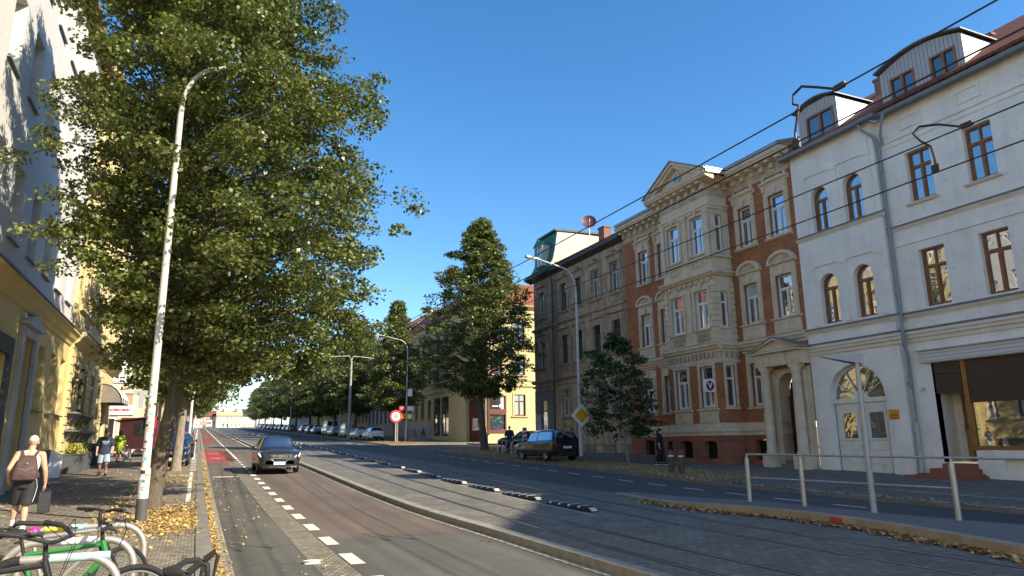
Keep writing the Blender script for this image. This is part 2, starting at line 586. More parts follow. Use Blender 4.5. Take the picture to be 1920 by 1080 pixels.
# far ground sheet, a little under everything built on it
g = MB()
gy = [-900, -200, -40] + YS + [600, 1200, 3000]
gx = [-3000, -400, -60, -6, 30, 90, 400, 3000]
g.rings([[(x, y, (zp(max(y, -14)) if y < 480 else zp(480)) - 0.16) for x in gx] for y in gy], cap=False, close=False)
struct(g, 'ground', earth)
RD = -0.10
strip('sidewalk', -5.3, -2.15, 0.02, paving, thick=0.3)
strip('sidewalk_edge_setts', -2.15, -1.85, 0.026, small_setts, thick=0.2)
strip('verge', -1.85, 0.12, 0.012, small_setts, thick=0.2)
strip('kerb', 0.12, 0.36, 0.03, granite_d, thick=0.25)
strip('gutter', 0.36, 0.45, RD + 0.004, asph_dark)
strip('granite_band', 0.45, 0.62, RD + 0.010, pale_setts)
strip('cycle_lane', 0.62, 1.72, RD, asph_grey, -14, 33)
strip('cycle_lane', 0.5, 1.9, RD, asph_brown, 33, 480)
strip('sett_band', 1.72, 2.2, RD + 0.004, small_setts, -14, 60)
strip('road', 2.2, lambda y: xk(y) - 0.2, RD, asph_grey, -14, 13.8)
strip('road', 2.2, lambda y: xk(y) - 0.2, RD + 0.001, asph_brown, 13.8, 60)
strip('road', 1.9, lambda y: xk(y) - 0.2, RD + 0.001, asph_brown, 60, 480)
strip('gutter', lambda y: xk(y) - 0.2, lambda y: xk(y) + 0.02, RD + 0.006, pale_setts)
strip('kerb', xk, lambda y: xk(y) + 0.24, 0.02, granite, thick=0.3)
strip('tram_bed', lambda y: xk(y) + 0.24, lambda y: 11.75, 0.0, cobbles)
strip('road', 11.75, 16.5, 0.001, asph_dark, -14, 480)
strip('kerb', 16.5, 16.7, 0.09, granite_d, -14, 49.5, thick=0.25)
strip('kerb', 16.5, 16.7, 0.09, granite_d, 66.5, 480, thick=0.25)
strip('parking_bay', 16.7, 19.2, 0.085, cobbles, -14, 21, thick=0.2)
strip('verge', 16.7, 20.0, 0.09, earth, 21, 49.5, thick=0.2, dzr=0.13)
strip('verge', 16.7, 20.0, 0.09, earth, 66.5, 480, thick=0.2, dzr=0.13)
strip('sidewalk', 19.2, 24.6, 0.10, paving, -14, 21, thick=0.2, dzr=0.24)
strip('sidewalk', 20.0, 24.6, 0.13, paving, 21, 49.5, thick=0.2, dzr=0.24)
strip('sidewalk', 20.0, 26.0, 0.13, paving, 66.5, 480, thick=0.2, dzr=0.2)
# the side street that opens on the right
mb = MB()
mb.rings([[(16.5, y, zp(y) + 0.004), (24, y, zp(y) + 0.004), (70, y, zp(57) - 0.3), (160, y, zp(57) - 0.9)] for y in (49.5, 51.5, 54, 57, 60, 63, 66.5)], cap=False, close=False)
struct(mb, 'side_street', asph_brown)
mb = MB()
mb.rings([[(24.6, y, zp(y) + 0.12), (70, y, zp(57) - 0.17), (160, y, zp(57) - 0.8)] for y in (49.6, 51.4)], cap=False, close=False)
struct(mb, 'sidewalk', paving)
mb = MB()
mb.rings([[(24.6, y, zp(y) + 0.12), (70, y, zp(57) - 0.17), (160, y, zp(57) - 0.8)] for y in (64.2, 66.5)], cap=False, close=False)
struct(mb, 'sidewalk', paving)
# painted lines
def line(name, xl, xr, y0, y1, dz, mat=white_mark):
    return strip(name, xl, xr, dz, mat, y0, y1)
mb = MB()
y = 4.6
while y < 32.5:
    xc = 2.33
    mb.poly([(xc - 0.10, y, zp(y) + RD + 0.008), (xc + 0.12, y, zp(y) + RD + 0.008), (xc + 0.12, y + 1.08, zp(y + 1.08) + RD + 0.008), (xc - 0.10, y + 1.08, zp(y + 1.08) + RD + 0.008)])
    y += 2.12
while y < 46:
    mb.poly([(2.26, y, zp(y) + RD + 0.008), (2.4, y, zp(y) + RD + 0.008), (2.4, y + 1.0, zp(y + 1) + RD + 0.008), (2.26, y + 1.0, zp(y + 1) + RD + 0.008)])
    y += 2.12
struct(mb, 'lane_dashes', white_mark)
line('lane_line', 2.28, 2.42, 47, 330, RD + 0.008)
line('lane_line', lambda y: xk(y) - 0.32, lambda y: xk(y) - 0.2, 66, 330, RD + 0.010)
line('parking_line', -0.15, -0.03, 21.5, 34, 0.018)
line('parking_line', -0.15, -0.03, 45, 300, 0.018)
mb = MB()
for i in range(12):
    yy = 35.2 + i * 1.6
    mb.poly([(-0.18, yy, zp(yy) + 0.02), (0.10, yy, zp(yy) + 0.02), (0.10, yy + 0.55, zp(yy + .55) + 0.02), (-0.18, yy + 0.55, zp(yy + .55) + 0.02)])
struct(mb, 'kerb_markings', white_mark)
line('cycle_crossing', 0.5, 2.2, 44.5, 61, RD + 0.004, asph_red)
line('cycle_crossing', 0.5, 1.85, 87, 106, RD + 0.004, asph_red)
line('cycle_crossing', 0.5, 1.85, 150, 168, RD + 0.004, asph_red)
mb = MB()
for x0, x1, yy, ww in ((0.72, 1.55, 32.0, 0.42), (1.62, 1.74, 32.0, 0.5), (0.9, 1.6, 48.5, 0.3), (0.8, 1.6, 55.5, 0.3), (0.75, 1.5, 72.5, 0.35)):
    mb.poly([(x0, yy, zp(yy) + RD + 0.010), (x1, yy, zp(yy) + RD + 0.010), (x1 - 0.03, yy + ww, zp(yy + ww) + RD + 0.010), (x0 + 0.04, yy + ww, zp(yy + ww) + RD + 0.010)])
struct(mb, 'cycle_markings', white_mark)
mb = MB()
yy = 12.5
while yy < 47:
    x = 14.75
    mb.poly([(x, yy, zp(yy) + 0.008), (x + 0.12, yy, zp(yy) + 0.008), (x + 0.12, yy + 1.0, zp(yy + 1) + 0.008), (x, yy + 1.0, zp(yy + 1) + 0.008)])
    yy += 2.0
for yy in (67, 73, 79, 85, 91, 97, 103):
    mb.poly([(14.4, yy, zp(yy) + 0.008), (14.55, yy, zp(yy) + 0.008), (14.55, yy + 3, zp(yy + 3) + 0.008), (14.4, yy + 3, zp(yy + 3) + 0.008)])
for k in range(6):
    mb.poly([(16.9 + k * 1.2, 51.6, zp(52) + 0.012), (17.5 + k * 1.2, 51.6, zp(52) + 0.012), (17.5 + k * 1.2, 52.0, zp(52) + 0.012), (16.9 + k * 1.2, 52.0, zp(52) + 0.012)])
    mb.poly([(16.9 + k * 1.2, 62.6, zp(63) + 0.012), (17.5 + k * 1.2, 62.6, zp(63) + 0.012), (17.5 + k * 1.2, 63.0, zp(63) + 0.012), (16.9 + k * 1.2, 63.0, zp(63) + 0.012)])
struct(mb, 'lane_dashes', white_mark)
line('parking_line', 16.74, 16.84, 7.5, 16.5, 0.094)
line('parking_line', 19.05, 19.15, 9, 15, 0.094)
# tracks: four grooved rails and the smooth tar band beside each
for k, x0 in enumerate((6.03, 6.98, 8.76, 9.82)):
    strip('rail_groove', lambda y, x=x0: x + sft(y) * 1.0 - (0.06 if k % 2 else 0.04), lambda y, x=x0: x + sft(y) + (0.04 if k % 2 else 0.06) + 0.06, 0.003, asph_dark)
    strip('tram_rail', lambda y, x=x0: x + sft(y) - 0.028, lambda y, x=x0: x + sft(y) + 0.030, 0.008, rail_steel)
line('track_edge_line', lambda y: 7.98 + sft(y), lambda y: 8.06 + sft(y), 14, 120, 0.005, concrete)
mb = MB()
for yy in (26, 33, 40, 47, 54):
    s0 = sft(yy)
    mb.poly([(8.7 + s0, yy, zp(yy) + 0.006), (9.9 + s0, yy + 1.0, zp(yy + 1) + 0.006), (9.9 + s0, yy + 1.16, zp(yy + 1.16) + 0.006), (8.7 + s0, yy + 0.16, zp(yy + .16) + 0.006)])
struct(mb, 'track_cross_joints', concrete)
# the tram stop platform in the middle of the street
PL = [(10.2, 4.0), (10.55, 6.6), (10.85, 7.55), (11.2, 8.7), (11.45, 10.0), (11.55, 11.4), (11.35, 12.6), (11.05, 13.8), (11.0, 15.0), (11.25, 16.6), (11.7, 18.9)]
PRX = [(13.35, 4.0), (13.25, 6.6), (13.15, 7.55), (13.0, 8.7), (12.85, 10.0), (12.78, 11.4), (12.74, 12.6), (12.7, 13.8), (12.65, 15.0), (12.6, 16.6), (12.45, 18.9)]
def plz(y): return zp(y) + lin(y, (13.5, 0.17), (16.5, 0.05), (18.9, 0.012))
mb = MB()
mb.rings([[(a[0] + 0.25, a[1], plz(a[1]) + 0.001), (b[0], b[1], plz(b[1]) + 0.001), (b[0], b[1], -0.2), (a[0] + 0.25, a[1], -0.2)] for a, b in zip(PL, PRX)])
struct(mb, 'tram_platform', plat_mat)
mb = MB()
mb.rings([[(a[0], a[1], plz(a[1])), (a[0] + 0.25, a[1], plz(a[1]) + 0.003), (a[0] + 0.25, a[1], -0.2), (a[0] + 0.015, a[1], -0.2)] for a in PL])
struct(mb, 'platform_kerb', plain('kerb_concrete', (0.34, 0.28, 0.19), 0.85, 0.14, 3, stain=0.5, bmp=0.2))
mb = MB()
for y0 in (10.3,):
    mb.hexa([(11.445, y0, 0.06), (11.49, y0, 0.06), (11.50, y0 + 0.25, 0.06), (11.455, y0 + 0.25, 0.06), (11.445, y0, 0.16), (11.49, y0, 0.16), (11.50, y0 + 0.25, 0.16), (11.455, y0 + 0.25, 0.16)])
tag(mb.build('kerb_marker', plain('marker_red', (0.45, 0.06, 0.04), 0.5)), 'small red marker square stuck on the platform kerb above brown leaves', 'marker')
# drain in the left lane
mb = MB()
mb.box(4.68, 4.98, 15.85, 16.35, RD - 0.02, RD + 0.012)
for i in range(5):
    mb.box(4.72, 4.94, 15.9 + i * 0.09, 15.94 + i * 0.09, RD + 0.012, RD + 0.016, 1)
tag(mb.build('drain_cover', [granite_d, black_rubber]), 'slotted iron drain cover in the lane beside the tram kerb', 'drain cover')
# ---------------------------------------------------------------- house materials
pl_white = plain('plaster_grey_white', (0.83, 0.79, 0.71), 0.85, 0.07, 1.2, stain=0.30, fine=50, bmp=0.08)
pl_trim = plain('plaster_cream_trim', (0.74, 0.68, 0.55), 0.8, 0.07, 2, stain=0.15)
lead = plain('lead_flashing', (0.20, 0.21, 0.22), 0.55, 0.12, 4, metal=0.3)
zinc = plain('zinc', (0.42, 0.45, 0.48), 0.42, 0.12, 3, metal=0.75, stain=0.2)
wood = plain('window_wood', (0.27, 0.115, 0.042), 0.45, 0.2, 5)
wood_l = plain('door_wood', (0.33, 0.145, 0.035), 0.42, 0.22, 3)
pvc = plain('white_frame', (0.78, 0.78, 0.76), 0.45, 0.05, 3)
wpaint = plain('door_white_paint', (0.78, 0.75, 0.66), 0.6, 0.08, 3, stain=0.25)
glass_n = glass('window_glass', refl=0.50, wavy=0.30)
glass_d = glass('dark_glass', refl=0.22, wavy=0.2)
glass_s = glass('shop_glass', refl=0.55, wavy=0.03)
tiles = brickmat('roof_tiles', (0.33, 0.105, 0.055), (0.26, 0.085, 0.05), (0.06, 0.03, 0.02), 0.24, 0.22, 0.02, axis='flat', offset=0.0)
shutter_br = stripes('roller_shutter', (0.075, 0.038, 0.022), (0.02, 0.012, 0.01), 0.075, 2, 0.14)
boards_w = stripes('blind_box_boards', (0.62, 0.61, 0.57), (0.30, 0.29, 0.27), 0.13, 2, 0.1)
clad = stripes('dormer_cladding', (0.42, 0.41, 0.39), (0.17, 0.17, 0.16), 0.16, 1, 0.12)
step_red = plain('step_brick_red', (0.27, 0.095, 0.055), 0.7, 0.2, 4)
curtain_w = plain('net_curtain', (0.52, 0.52, 0.48), 0.9, 0.1, 3)

def window(parent, F, a, b, c, e, rev=0.16, fm=None, gm=None, arch=0, split=0.69, mull=True, fw=0.07, name='window', blind=0.0, bars=0):
    """one window of a house: frame with its transom and mullion, and the pane as a sub-part"""
    fm, gm = fm or pvc, gm or glass_n
    mb = MB()
    d0, d1 = -rev - 0.03, -rev + 0.05
    sp = e - ((b - a) / 2 if arch == 1 else arch)
    mb.fbox(F, a, a + fw, c, sp, d0, d1)
    mb.fbox(F, b - fw, b, c, sp, d0, d1)
    mb.fbox(F, a + fw, b - fw, c, c + fw, d0, d1 - 0.004)
    if arch:
        o1 = arch_pts(a, b, sp, e)
        i1 = arch_pts(a + fw, b - fw, sp, e - fw)
        for k in range(len(o1) - 1):
            mb.hexa([F.p(*o1[k], d0), F.p(*o1[k + 1], d0), F.p(*i1[k + 1], d0), F.p(*i1[k], d0), F.p(*o1[k], d1), F.p(*o1[k + 1], d1), F.p(*i1[k + 1], d1), F.p(*i1[k], d1)])
    else:
        mb.fbox(F, a + fw, b - fw, e - fw, e, d0, d1 - 0.004)
    vt = c + (e - c) * split
    if split < 1:
        mb.fbox(F, a + fw, b - fw, vt - 0.045, vt + 0.045, d0, d1 + 0.012)
    if mull:
        m = (a + b) / 2
        mb.fbox(F, m - 0.04, m + 0.04, c + fw, vt - 0.045 if split < 1 else e - fw, d0, d1 + 0.008)
        if mull == 2: mb.fbox(F, m - 0.03, m + 0.03, vt + 0.045, e - fw if not arch else e - fw * 2, d0, d1 + 0.004)
        for q0, q1 in ((a + fw, m - 0.04), (m + 0.04, b - fw)):
            top = vt - 0.045 if split < 1 else e - fw
            for bx in ((q0, q0 + 0.035, c + fw, top), (q1 - 0.035, q1, c + fw, top), (q0 + 0.035, q1 - 0.035, c + fw, c + fw + 0.045), (q0 + 0.035, q1 - 0.035, top - 0.035, top)):
                mb.fbox(F, *bx, d0, d1 - 0.018)
    for k in range(bars):
        q = c + (vt - c) * (k + 1) / (bars + 1)
        mb.fbox(F, a + fw, b - fw, q - 0.015, q + 0.015, d0, d1 - 0.02)
    o = mb.build(name, fm, parent)
    pb = MB()
    pts = [(a + 0.01, c + 0.01), (b - 0.01, c + 0.01)]
    pts += [(u, v) for u, v in arch_pts(a + 0.01, b - 0.01, sp, e - 0.01)][::-1] if arch else [(b - 0.01, e - 0.01), (a + 0.01, e - 0.01)]
    pb.poly([F.p(u, v, -rev - 0.005) for u, v in pts])
    pb.build('pane', gm, o)
    if blind:
        bb = MB()
        bb.fbox(F, a + fw, b - fw, e - fw - (e - c) * blind, e - fw, -rev + 0.001, -rev + 0.004)
        bb.build('blind', curtain_w, o)
    return o
def part(parent, name, mats, fn, smooth=None):
    mb = MB()
    fn(mb)
    return mb.build(name, mats, parent, smooth)
def cornice(parent, F, u0, u1, prof, mat, name='cornice'):
    mb = MB()
    mb.fprof(F, u0, u1, prof)
    return mb.build(name, mat, parent)
def sill(parent, F, a, b, v, mat, d=0.10, h=0.09, o=0.10):
    mb = MB()
    mb.fprof(F, a - o, b + o, [(-0.12, v), (d, v - 0.02), (d, v - h * 0.5), (d * 0.6, v - h), (-0.0, v - h * 1.1)])
    return mb.build('window_sill', mat, parent)

# ---------------------------------------------------------------- white house with the shop
F0, F1 = FR(24.0), FR(24.25)
H = thing('white_house', 'pale grey plastered house with arched windows and brown roller shutters over its shop', 'house', (24.2, 12, 0.2), world=True)
W1 = [(15.9, 16.9), (13.65, 14.65), (11.4, 12.4), (9.15, 10.15), (6.9, 7.9), (4.65, 5.65)]
AW = [(18.74, 19.64), (20.44, 21.34)]
holes = [(a, b, 10.42, 12.42) for a, b in W1] + [(a, b, 6.36, 8.54) for a, b in W1] + [(4.0, 17.02, 0.0, 4.3)]
def f(mb):
    mb.wall(F1, 2.0, 18.0, 0.0, 14.25, holes, 0.28)
    mb.wall(F0, 18.0, 22.28, 0.0, 14.25, [(a, b, c, c + h, 1) for a, b in AW for c, h in ((10.44, 1.98), (6.38, 2.14))] + [(18.85, 21.5, 0.0, 4.58, 1)], 0.3)
    mb.poly([(24.0, 18.0, 0), (24.25, 18.0, 0), (24.25, 18.0, 14.25), (24.0, 18.0, 14.25)])
    mb.poly([(24.0, 22.28, 0), (30, 22.28, 0), (30, 22.28, 14.25), (24.0, 22.28, 14.25)])
    mb.poly([(24.25, 2, 0), (36, 2, 0), (36, 2, 14.25), (24.25, 2, 14.25)])
    mb.poly([(36, 2, 0), (36, 22.28, 0), (36, 22.28, 14.25), (36, 2, 14.25)])
    mb.poly([(24.25, 2.0, 14.25), (36, 2.0, 14.25), (29.5, 2.0, 18.2)])
    # raised panels round the arched windows
    for z0, z1, z2 in ((6.36, 8.9, 10.0), (10.42, 13.0, 13.55)):
        for u0, u1 in ((18.22, 18.52), (19.86, 20.22), (21.56, 21.86)):
            mb.fbox(F0, u0, u1, z0, z1 - 0.12, -0.02, 0.06)
            mb.fbox(F0, u0 - 0.03, u1 + 0.03, z1 - 0.12, z1, -0.02, 0.085)
        mb.fbox(F0, 18.22, 21.86, z1 + 0.003, z2, -0.02, 0.06)
    for a, b in ((16.05, 16.95), (13.8, 14.7), (11.5, 12.4), (9.2, 10.1)):
        for q in ((a, b, 13.38, 13.46), (a, b, 13.82, 13.9), (a, a + 0.08, 13.46, 13.82), (b - 0.08, b, 13.46, 13.82)):
            mb.fbox(F1, *q, -0.02, 0.05)
part(H, 'wall', pl_white, f)
CP = lambda z, d=0.2, h=0.32: [(0, z), (d, z - 0.02), (d, z - h * 0.3), (d * 0.75, z - h * 0.36), (d * 0.7, z - h * 0.62), (d * 0.35, z - h * 0.7), (d * 0.3, z - h), (0, z - h)]
FP = lambda z, d=0.22: [(0, z + 0.05), (d, z), (d, z - 0.05), (0, z - 0.02)]
for F, u0, u1 in ((F1, 2.0, 17.99), (F0, 17.78, 22.5)):
    cornice(H, F, u0, u1, CP(5.55, 0.2, 0.42), pl_trim)
    cornice(H, F, u0, u1, FP(5.6), lead, 'flashing')
    cornice(H, F, u0, u1 - (0.2 if F is F0 else 0), CP(6.2, 0.12, 0.16), pl_trim, 'sill_course')
    cornice(H, F, u0, u1 - (0.2 if F is F0 else 0), FP(6.25, 0.14), lead, 'flashing')
cornice(H, F0, 17.85, 22.3, CP(10.34, 0.13, 0.15), pl_trim, 'sill_course')
cornice(H, F0, 17.85, 22.3, FP(10.39, 0.15), lead, 'flashing')
cornice(H, F1, 2, 17.97, CP(9.62, 0.10, 0.16), pl_trim, 'string_course')
cornice(H, F1, 2, 17.97, FP(9.66, 0.13), lead, 'flashing')
cornice(H, F1, 2, 17.97, [(0, 8.93), (0.05, 8.92), (0.05, 8.86), (0, 8.84)], pl_white, 'string_course')
cornice(H, F1, 2, 17.97, [(0, 13.22), (0.06, 13.2), (0.06, 13.1), (0, 13.08)], pl_white, 'string_course')
cornice(H, F1, 2, 17.97, [(0, 12.95), (0.035, 12.94), (0.035, 12.88), (0, 12.86)], pl_white, 'string_course')
for i, (a, b) in enumerate(W1):
    o1 = window(H, F1, a, b, 10.42, 12.42, 0.24, wood, split=0.70, mull=2)
    o2 = window(H, F1, a, b, 6.36, 8.54, 0.24, wood, split=0.70, mull=2)
    sill(H, F1, a, b, 10.40, pl_trim, 0.14, 0.11, 0.14)
for a, b in AW:
    window(H, F0, a, b, 10.44, 12.42, 0.26, wood, arch=1, split=0.72)
    window(H, F0, a, b, 6.38, 8.52, 0.26, wood, arch=1, split=0.72)
# the gate: panelled white double door under a fan light
def f(mb):
    F = F0
    d0, d1 = -0.36, -0.28
    for u0, u1 in ((18.9, 20.17), (20.18, 21.45)):
        mb.fbox(F, u0, u1, 0.25, 3.05, d0, d1)
        for z0, z1, dd in ((0.34, 0.62, 0.03), (0.68, 1.12, 0.03), (1.2, 1.5, 0.02), (2.78, 2.95, 0.02)):
            mb.fbox(F, u0 + 0.2, u1 - 0.2, z0, z1, d1 + 0.002, d1 + dd)
        for q in ((u0 + 0.2, u1 - 0.2, 1.58, 1.66), (u0 + 0.2, u1 - 0.2, 2.66, 2.74), (u0 + 0.2, u0 + 0.3, 1.66, 2.66), (u1 - 0.3, u1 - 0.2, 1.66, 2.66)):
            mb.fbox(F, *q, d1, d1 + 0.045)
    mb.fbox(F, 20.1, 20.26, 0.25, 3.05, d1, d1 + 0.06)
    mb.fbox(F, 18.86, 21.49, 3.06, 3.24, d0, d1 + 0.07)
    mb.fprism(F, [(20.17 + 0.34 * math.cos(PI * i / 8), 3.242 + 0.26 * math.sin(PI * i / 8)) for i in range(9)], d0, d1 + 0.03)
    for k in range(1, 6):
        q = PI * k / 6
        c, s_ = math.cos(q), math.sin(q)
        mb.tube([F.p(20.175 + 0.3 * c, 3.24 + 0.24 * s_, d1 + 0.01), F.p(20.175 + 1.27 * c, 3.24 + 1.29 * s_, d1 + 0.01)], 0.025, 6)
    o1, i1 = arch_pts(18.86, 21.49, 3.245, 4.575), arch_pts(18.95, 21.40, 3.245, 4.48)
    for k in range(12):
        mb.hexa([F.p(*o1[k], d0), F.p(*o1[k + 1], d0), F.p(*i1[k + 1], d0), F.p(*i1[k], d0), F.p(*o1[k], d1 + .03), F.p(*o1[k + 1], d1 + .03), F.p(*i1[k + 1], d1 + .03), F.p(*i1[k], d1 + .03)])
gate = part(H, 'door', wpaint, f)
def f(mb):
    for u0, u1 in ((19.1, 19.97), (20.38, 21.25)):
        mb.poly([F0.p(u0, 1.62, -0.275), F0.p(u1, 1.62, -0.275), F0.p(u1, 2.7, -0.275), F0.p(u0, 2.7, -0.275)])
    mb.poly([F0.p(u, v, -0.31) for u, v in arch_pts(18.9, 21.45, 3.24, 4.54)])
part(gate, 'pane', glass_n, f)
def f(mb):
    mb.tube([F0.p(20.1, 1.35, -0.2), F0.p(20.1, 1.35, -0.14), F0.p(20.24, 1.35, -0.14)], 0.02, 8)
    mb.fbox(F0, 20.06, 20.14, 1.25, 1.5, -0.22, -0.20)
part(gate, 'handle', zinc, f)
# shop front
def f(mb):
    mb.fbox(F1, 4.0, 17.35, 4.32, 4.74, -0.05, 0.16)
    mb.fprof(F1, 3.9, 17.42, [(0, 4.82), (0.24, 4.79), (0.24, 4.745), (0, 4.745)])
part(H, 'shop_blind_box', boards_w, f)
def f(mb):
    mb.fbox(F1, 16.02, 16.98, 3.22, 4.31, -0.14, -0.05)
part(H, 'roller_shutter', shutter_br, f)
for u0, u1 in ((11.0, 15.84), (5.0, 10.7)):
    def f(mb):
        mb.fbox(F1, u0, u1, 2.82, 4.31, -0.14, -0.05)
    part(H, 'roller_shutter', shutter_br, f)
    def f(mb):
        mb.fbox(F1, u0, u1, 1.22, 1.36, -0.2, -0.02)
        mb.fbox(F1, u0, u0 + 0.08, 1.36, 2.82, -0.2, -0.04)
        mb.fbox(F1, u1 - 0.02, u1 + 0.14, 1.2, 4.31, -0.2, -0.03)
    o = part(H, 'shop_window', wood_l, f)
    part(o, 'pane', glass_s, lambda mb: mb.poly([F1.p(u0 + 0.08, 1.36, -0.12), F1.p(u1, 1.36, -0.12), F1.p(u1, 2.82, -0.12), F1.p(u0 + 0.08, 2.82, -0.12)]))
def f(mb):
    mb.wall(F1, 4.0, 15.86, 0.0, 1.215, [(11.8, 15.0, 0.42, 0.95), (5.5, 9.5, 0.42, 0.95)], 0.3, d=-0.03)
    mb.fbox(F1, 11.8, 15.0, 0.42, 0.95, -0.36, -0.3)
    mb.fbox(F1, 5.5, 9.5, 0.42, 0.95, -0.36, -0.3)
part(H, 'stall_riser', pl_white, f)
# recessed shop door with its little lobby
def f(mb):
    mb.poly([(24.25, 17.02, 0.8), (25.2, 17.02, 0.8), (25.2, 17.02, 4.3), (24.25, 17.02, 4.3)])
    mb.poly([(25.2, 15.9, 0.8), (25.2, 17.02, 0.8), (25.2, 17.02, 4.3), (25.2, 15.9, 4.3)])
    mb.poly([(24.25, 15.9, 3.9), (25.2, 15.9, 3.9), (25.2, 17.02, 3.9), (24.25, 17.02, 3.9)])
part(H, 'lobby_wall', pl_white, f)
def f(mb):
    # door leaf stands open to the inside, hinged on the right post
    A = Vector((24.42, 15.98, 0)); D = Vector((0.62, 0.60, 0)); n = Vector((-0.60, 0.62, 0)) * 0.05
    def q(t0, t1, z0, z1, k=1.0):
        a, b = A + D * t0, A + D * t1
        mb.hexa([(*(a - n * k).xy, z0), (*(b - n * k).xy, z0), (*(b + n * k).xy, z0), (*(a + n * k).xy, z0), (*(a - n * k).xy, z1), (*(b - n * k).xy, z1), (*(b + n * k).xy, z1), (*(a + n * k).xy, z1)])
    q(0, 1, 0.86, 1.95); q(0, 0.14, 1.95, 3.2); q(0.86, 1, 1.95, 3.2); q(0.14, 0.86, 3.08, 3.2)
    q(0.2, 0.8, 1.0, 1.8, 1.35)
sd = part(H, 'shop_door', wood_l, f)
def f(mb):
    A = Vector((24.42, 15.98, 0)); D = Vector((0.62, 0.60, 0))
    a, b = A + D * 0.14, A + D * 0.86
    mb.poly([(a.x, a.y, 1.95), (b.x, b.y, 1.95), (b.x, b.y, 3.08), (a.x, a.y, 3.08)])
part(sd, 'pane', glass_d, f)
part(sd, 'handle', zinc, lambda mb: mb.box(24.86, 24.90, 16.5, 16.55, 1.85, 2.15))
def f(mb):
    for k in range(4):
        mb.box(23.05 + k * 0.3, 24.6, 15.55 + 0.1 * k, 17.75 - 0.28 * k, 0.1 + k * 0.165, 0.1 + (k + 1) * 0.165 + (0.002 if k else 0.11))
part(H, 'front_steps', step_red, f)
# number plate and notice
def f(mb):
    mb.fbox(F1, 17.3, 17.56, 3.24, 3.5, 0.0, 0.02)
np_ = part(H, 'number_plate', pvc, f)
ink = plain('black_ink', (0.015, 0.015, 0.015), 0.6)
text('23', 0.17, ink, np_, (24.226, 17.43, 3.37), ROT_R)
part_o = MB()
part_o.fbox(F0, 18.36, 18.79, 2.33, 2.70, 0.0, 0.015)
no = tag(part_o.build('notice', plain('notice_orange', (0.75, 0.30, 0.01), 0.5)), 'small orange notice on the pale wall beside the white double door', 'notice')
text('PRAXIS', 0.085, ink, no, (23.982, 18.575, 2.49), ROT_R)
text('LANGE', 0.085, ink, no, (23.982, 18.575, 2.40), ROT_R)
# gutter, downpipe, roof
def f(mb):
    for F, u0, u1 in ((F1, 2.0, 17.8), (F0, 17.5, 22.6)):
        mb.fprof(F, u0, u1, [(0.0, 14.25), (0.34, 14.12), (0.46, 14.16), (0.48, 14.30), (0.40, 14.30), (0.0, 14.38)])
part(H, 'gutter', lead, f)
def f(mb):
    mb.tube([(23.7, 18.3, 14.15), (23.72, 18.25, 13.9), (23.95, 17.9, 13.5), (24.13, 17.86, 13.2), (24.14, 17.86, 6.5), (24.12, 17.84, 6.35), (23.92, 17.72, 6.05), (23.92, 17.72, 5.62), (23.96, 17.74, 5.0), (24.13, 17.8, 4.7), (24.13, 17.82, 2.2)], 0.062, 10)
    mb.tube([(23.75, 17.2, 14.15), (23.75, 17.3, 13.9), (23.98, 17.6, 13.45), (24.14, 17.68, 13.1)], 0.05, 8)
    for z in (12, 9.4, 7, 3.6):
        mb.cyl((24.14, 17.86, z), (24.14, 17.86, z + 0.08), 0.08, 10)
dp = part(H, 'downpipe', plain('downpipe_grey', (0.25, 0.29, 0.34), 0.5, 0.1, 3, metal=0.2), f, 40)
part(dp, 'stand_pipe', plain('stand_pipe', (0.48, 0.47, 0.44), 0.6, 0.1), lambda mb: mb.tube([(24.13, 17.82, 2.2), (24.13, 17.84, 0.2)], 0.085, 10), 40)
def f(mb):
    for k, s_ in enumerate('ROSAxIKU'):
        z = 3.3 - k * 0.13
        mb.box(24.055, 24.068, 17.79 + 0.02 * (k % 2), 17.86, z, z + 0.09)
        mb.box(24.055, 24.068, 17.80, 17.83 + 0.03 * (k % 3 == 0), z + 0.03, z + 0.11)
part(dp, 'graffiti', pvc, f)
def f(mb):
    mb.hexa([(23.7, 2, 14.33), (23.7, 22.5, 14.33), (29.5, 22.5, 18.3), (29.5, 2, 18.3), (23.7, 2, 14.45), (23.7, 22.5, 14.45), (29.5, 22.5, 18.45), (29.5, 2, 18.45)])
    mb.hexa([(36.0, 2, 14.33), (36.0, 22.5, 14.33), (29.5, 22.5, 18.3), (29.5, 2, 18.3), (36.3, 2, 14.45), (36.3, 22.5, 14.45), (29.5, 22.5, 18.44), (29.5, 2, 18.44)])
rf = part(H, 'roof', tiles, f)
chim_brick = brickmat('chimney_brick', (0.30, 0.10, 0.06), (0.22, 0.08, 0.05), (0.25, 0.22, 0.2), 0.24, 0.075, 0.012)
for y0 in (19.6, 15.0, 8.0):
    def f(mb):
        mb.box(27.7, 28.2, y0, y0 + 0.7, 16.3, 17.9 if y0 > 16 else 17.3)
        mb.box(27.65, 28.25, y0 - 0.05, y0 + 0.75, 17.3 if y0 < 16 else 17.9, 17.42 if y0 < 16 else 18.03)
    part(rf, 'chimney', chim_brick, f)
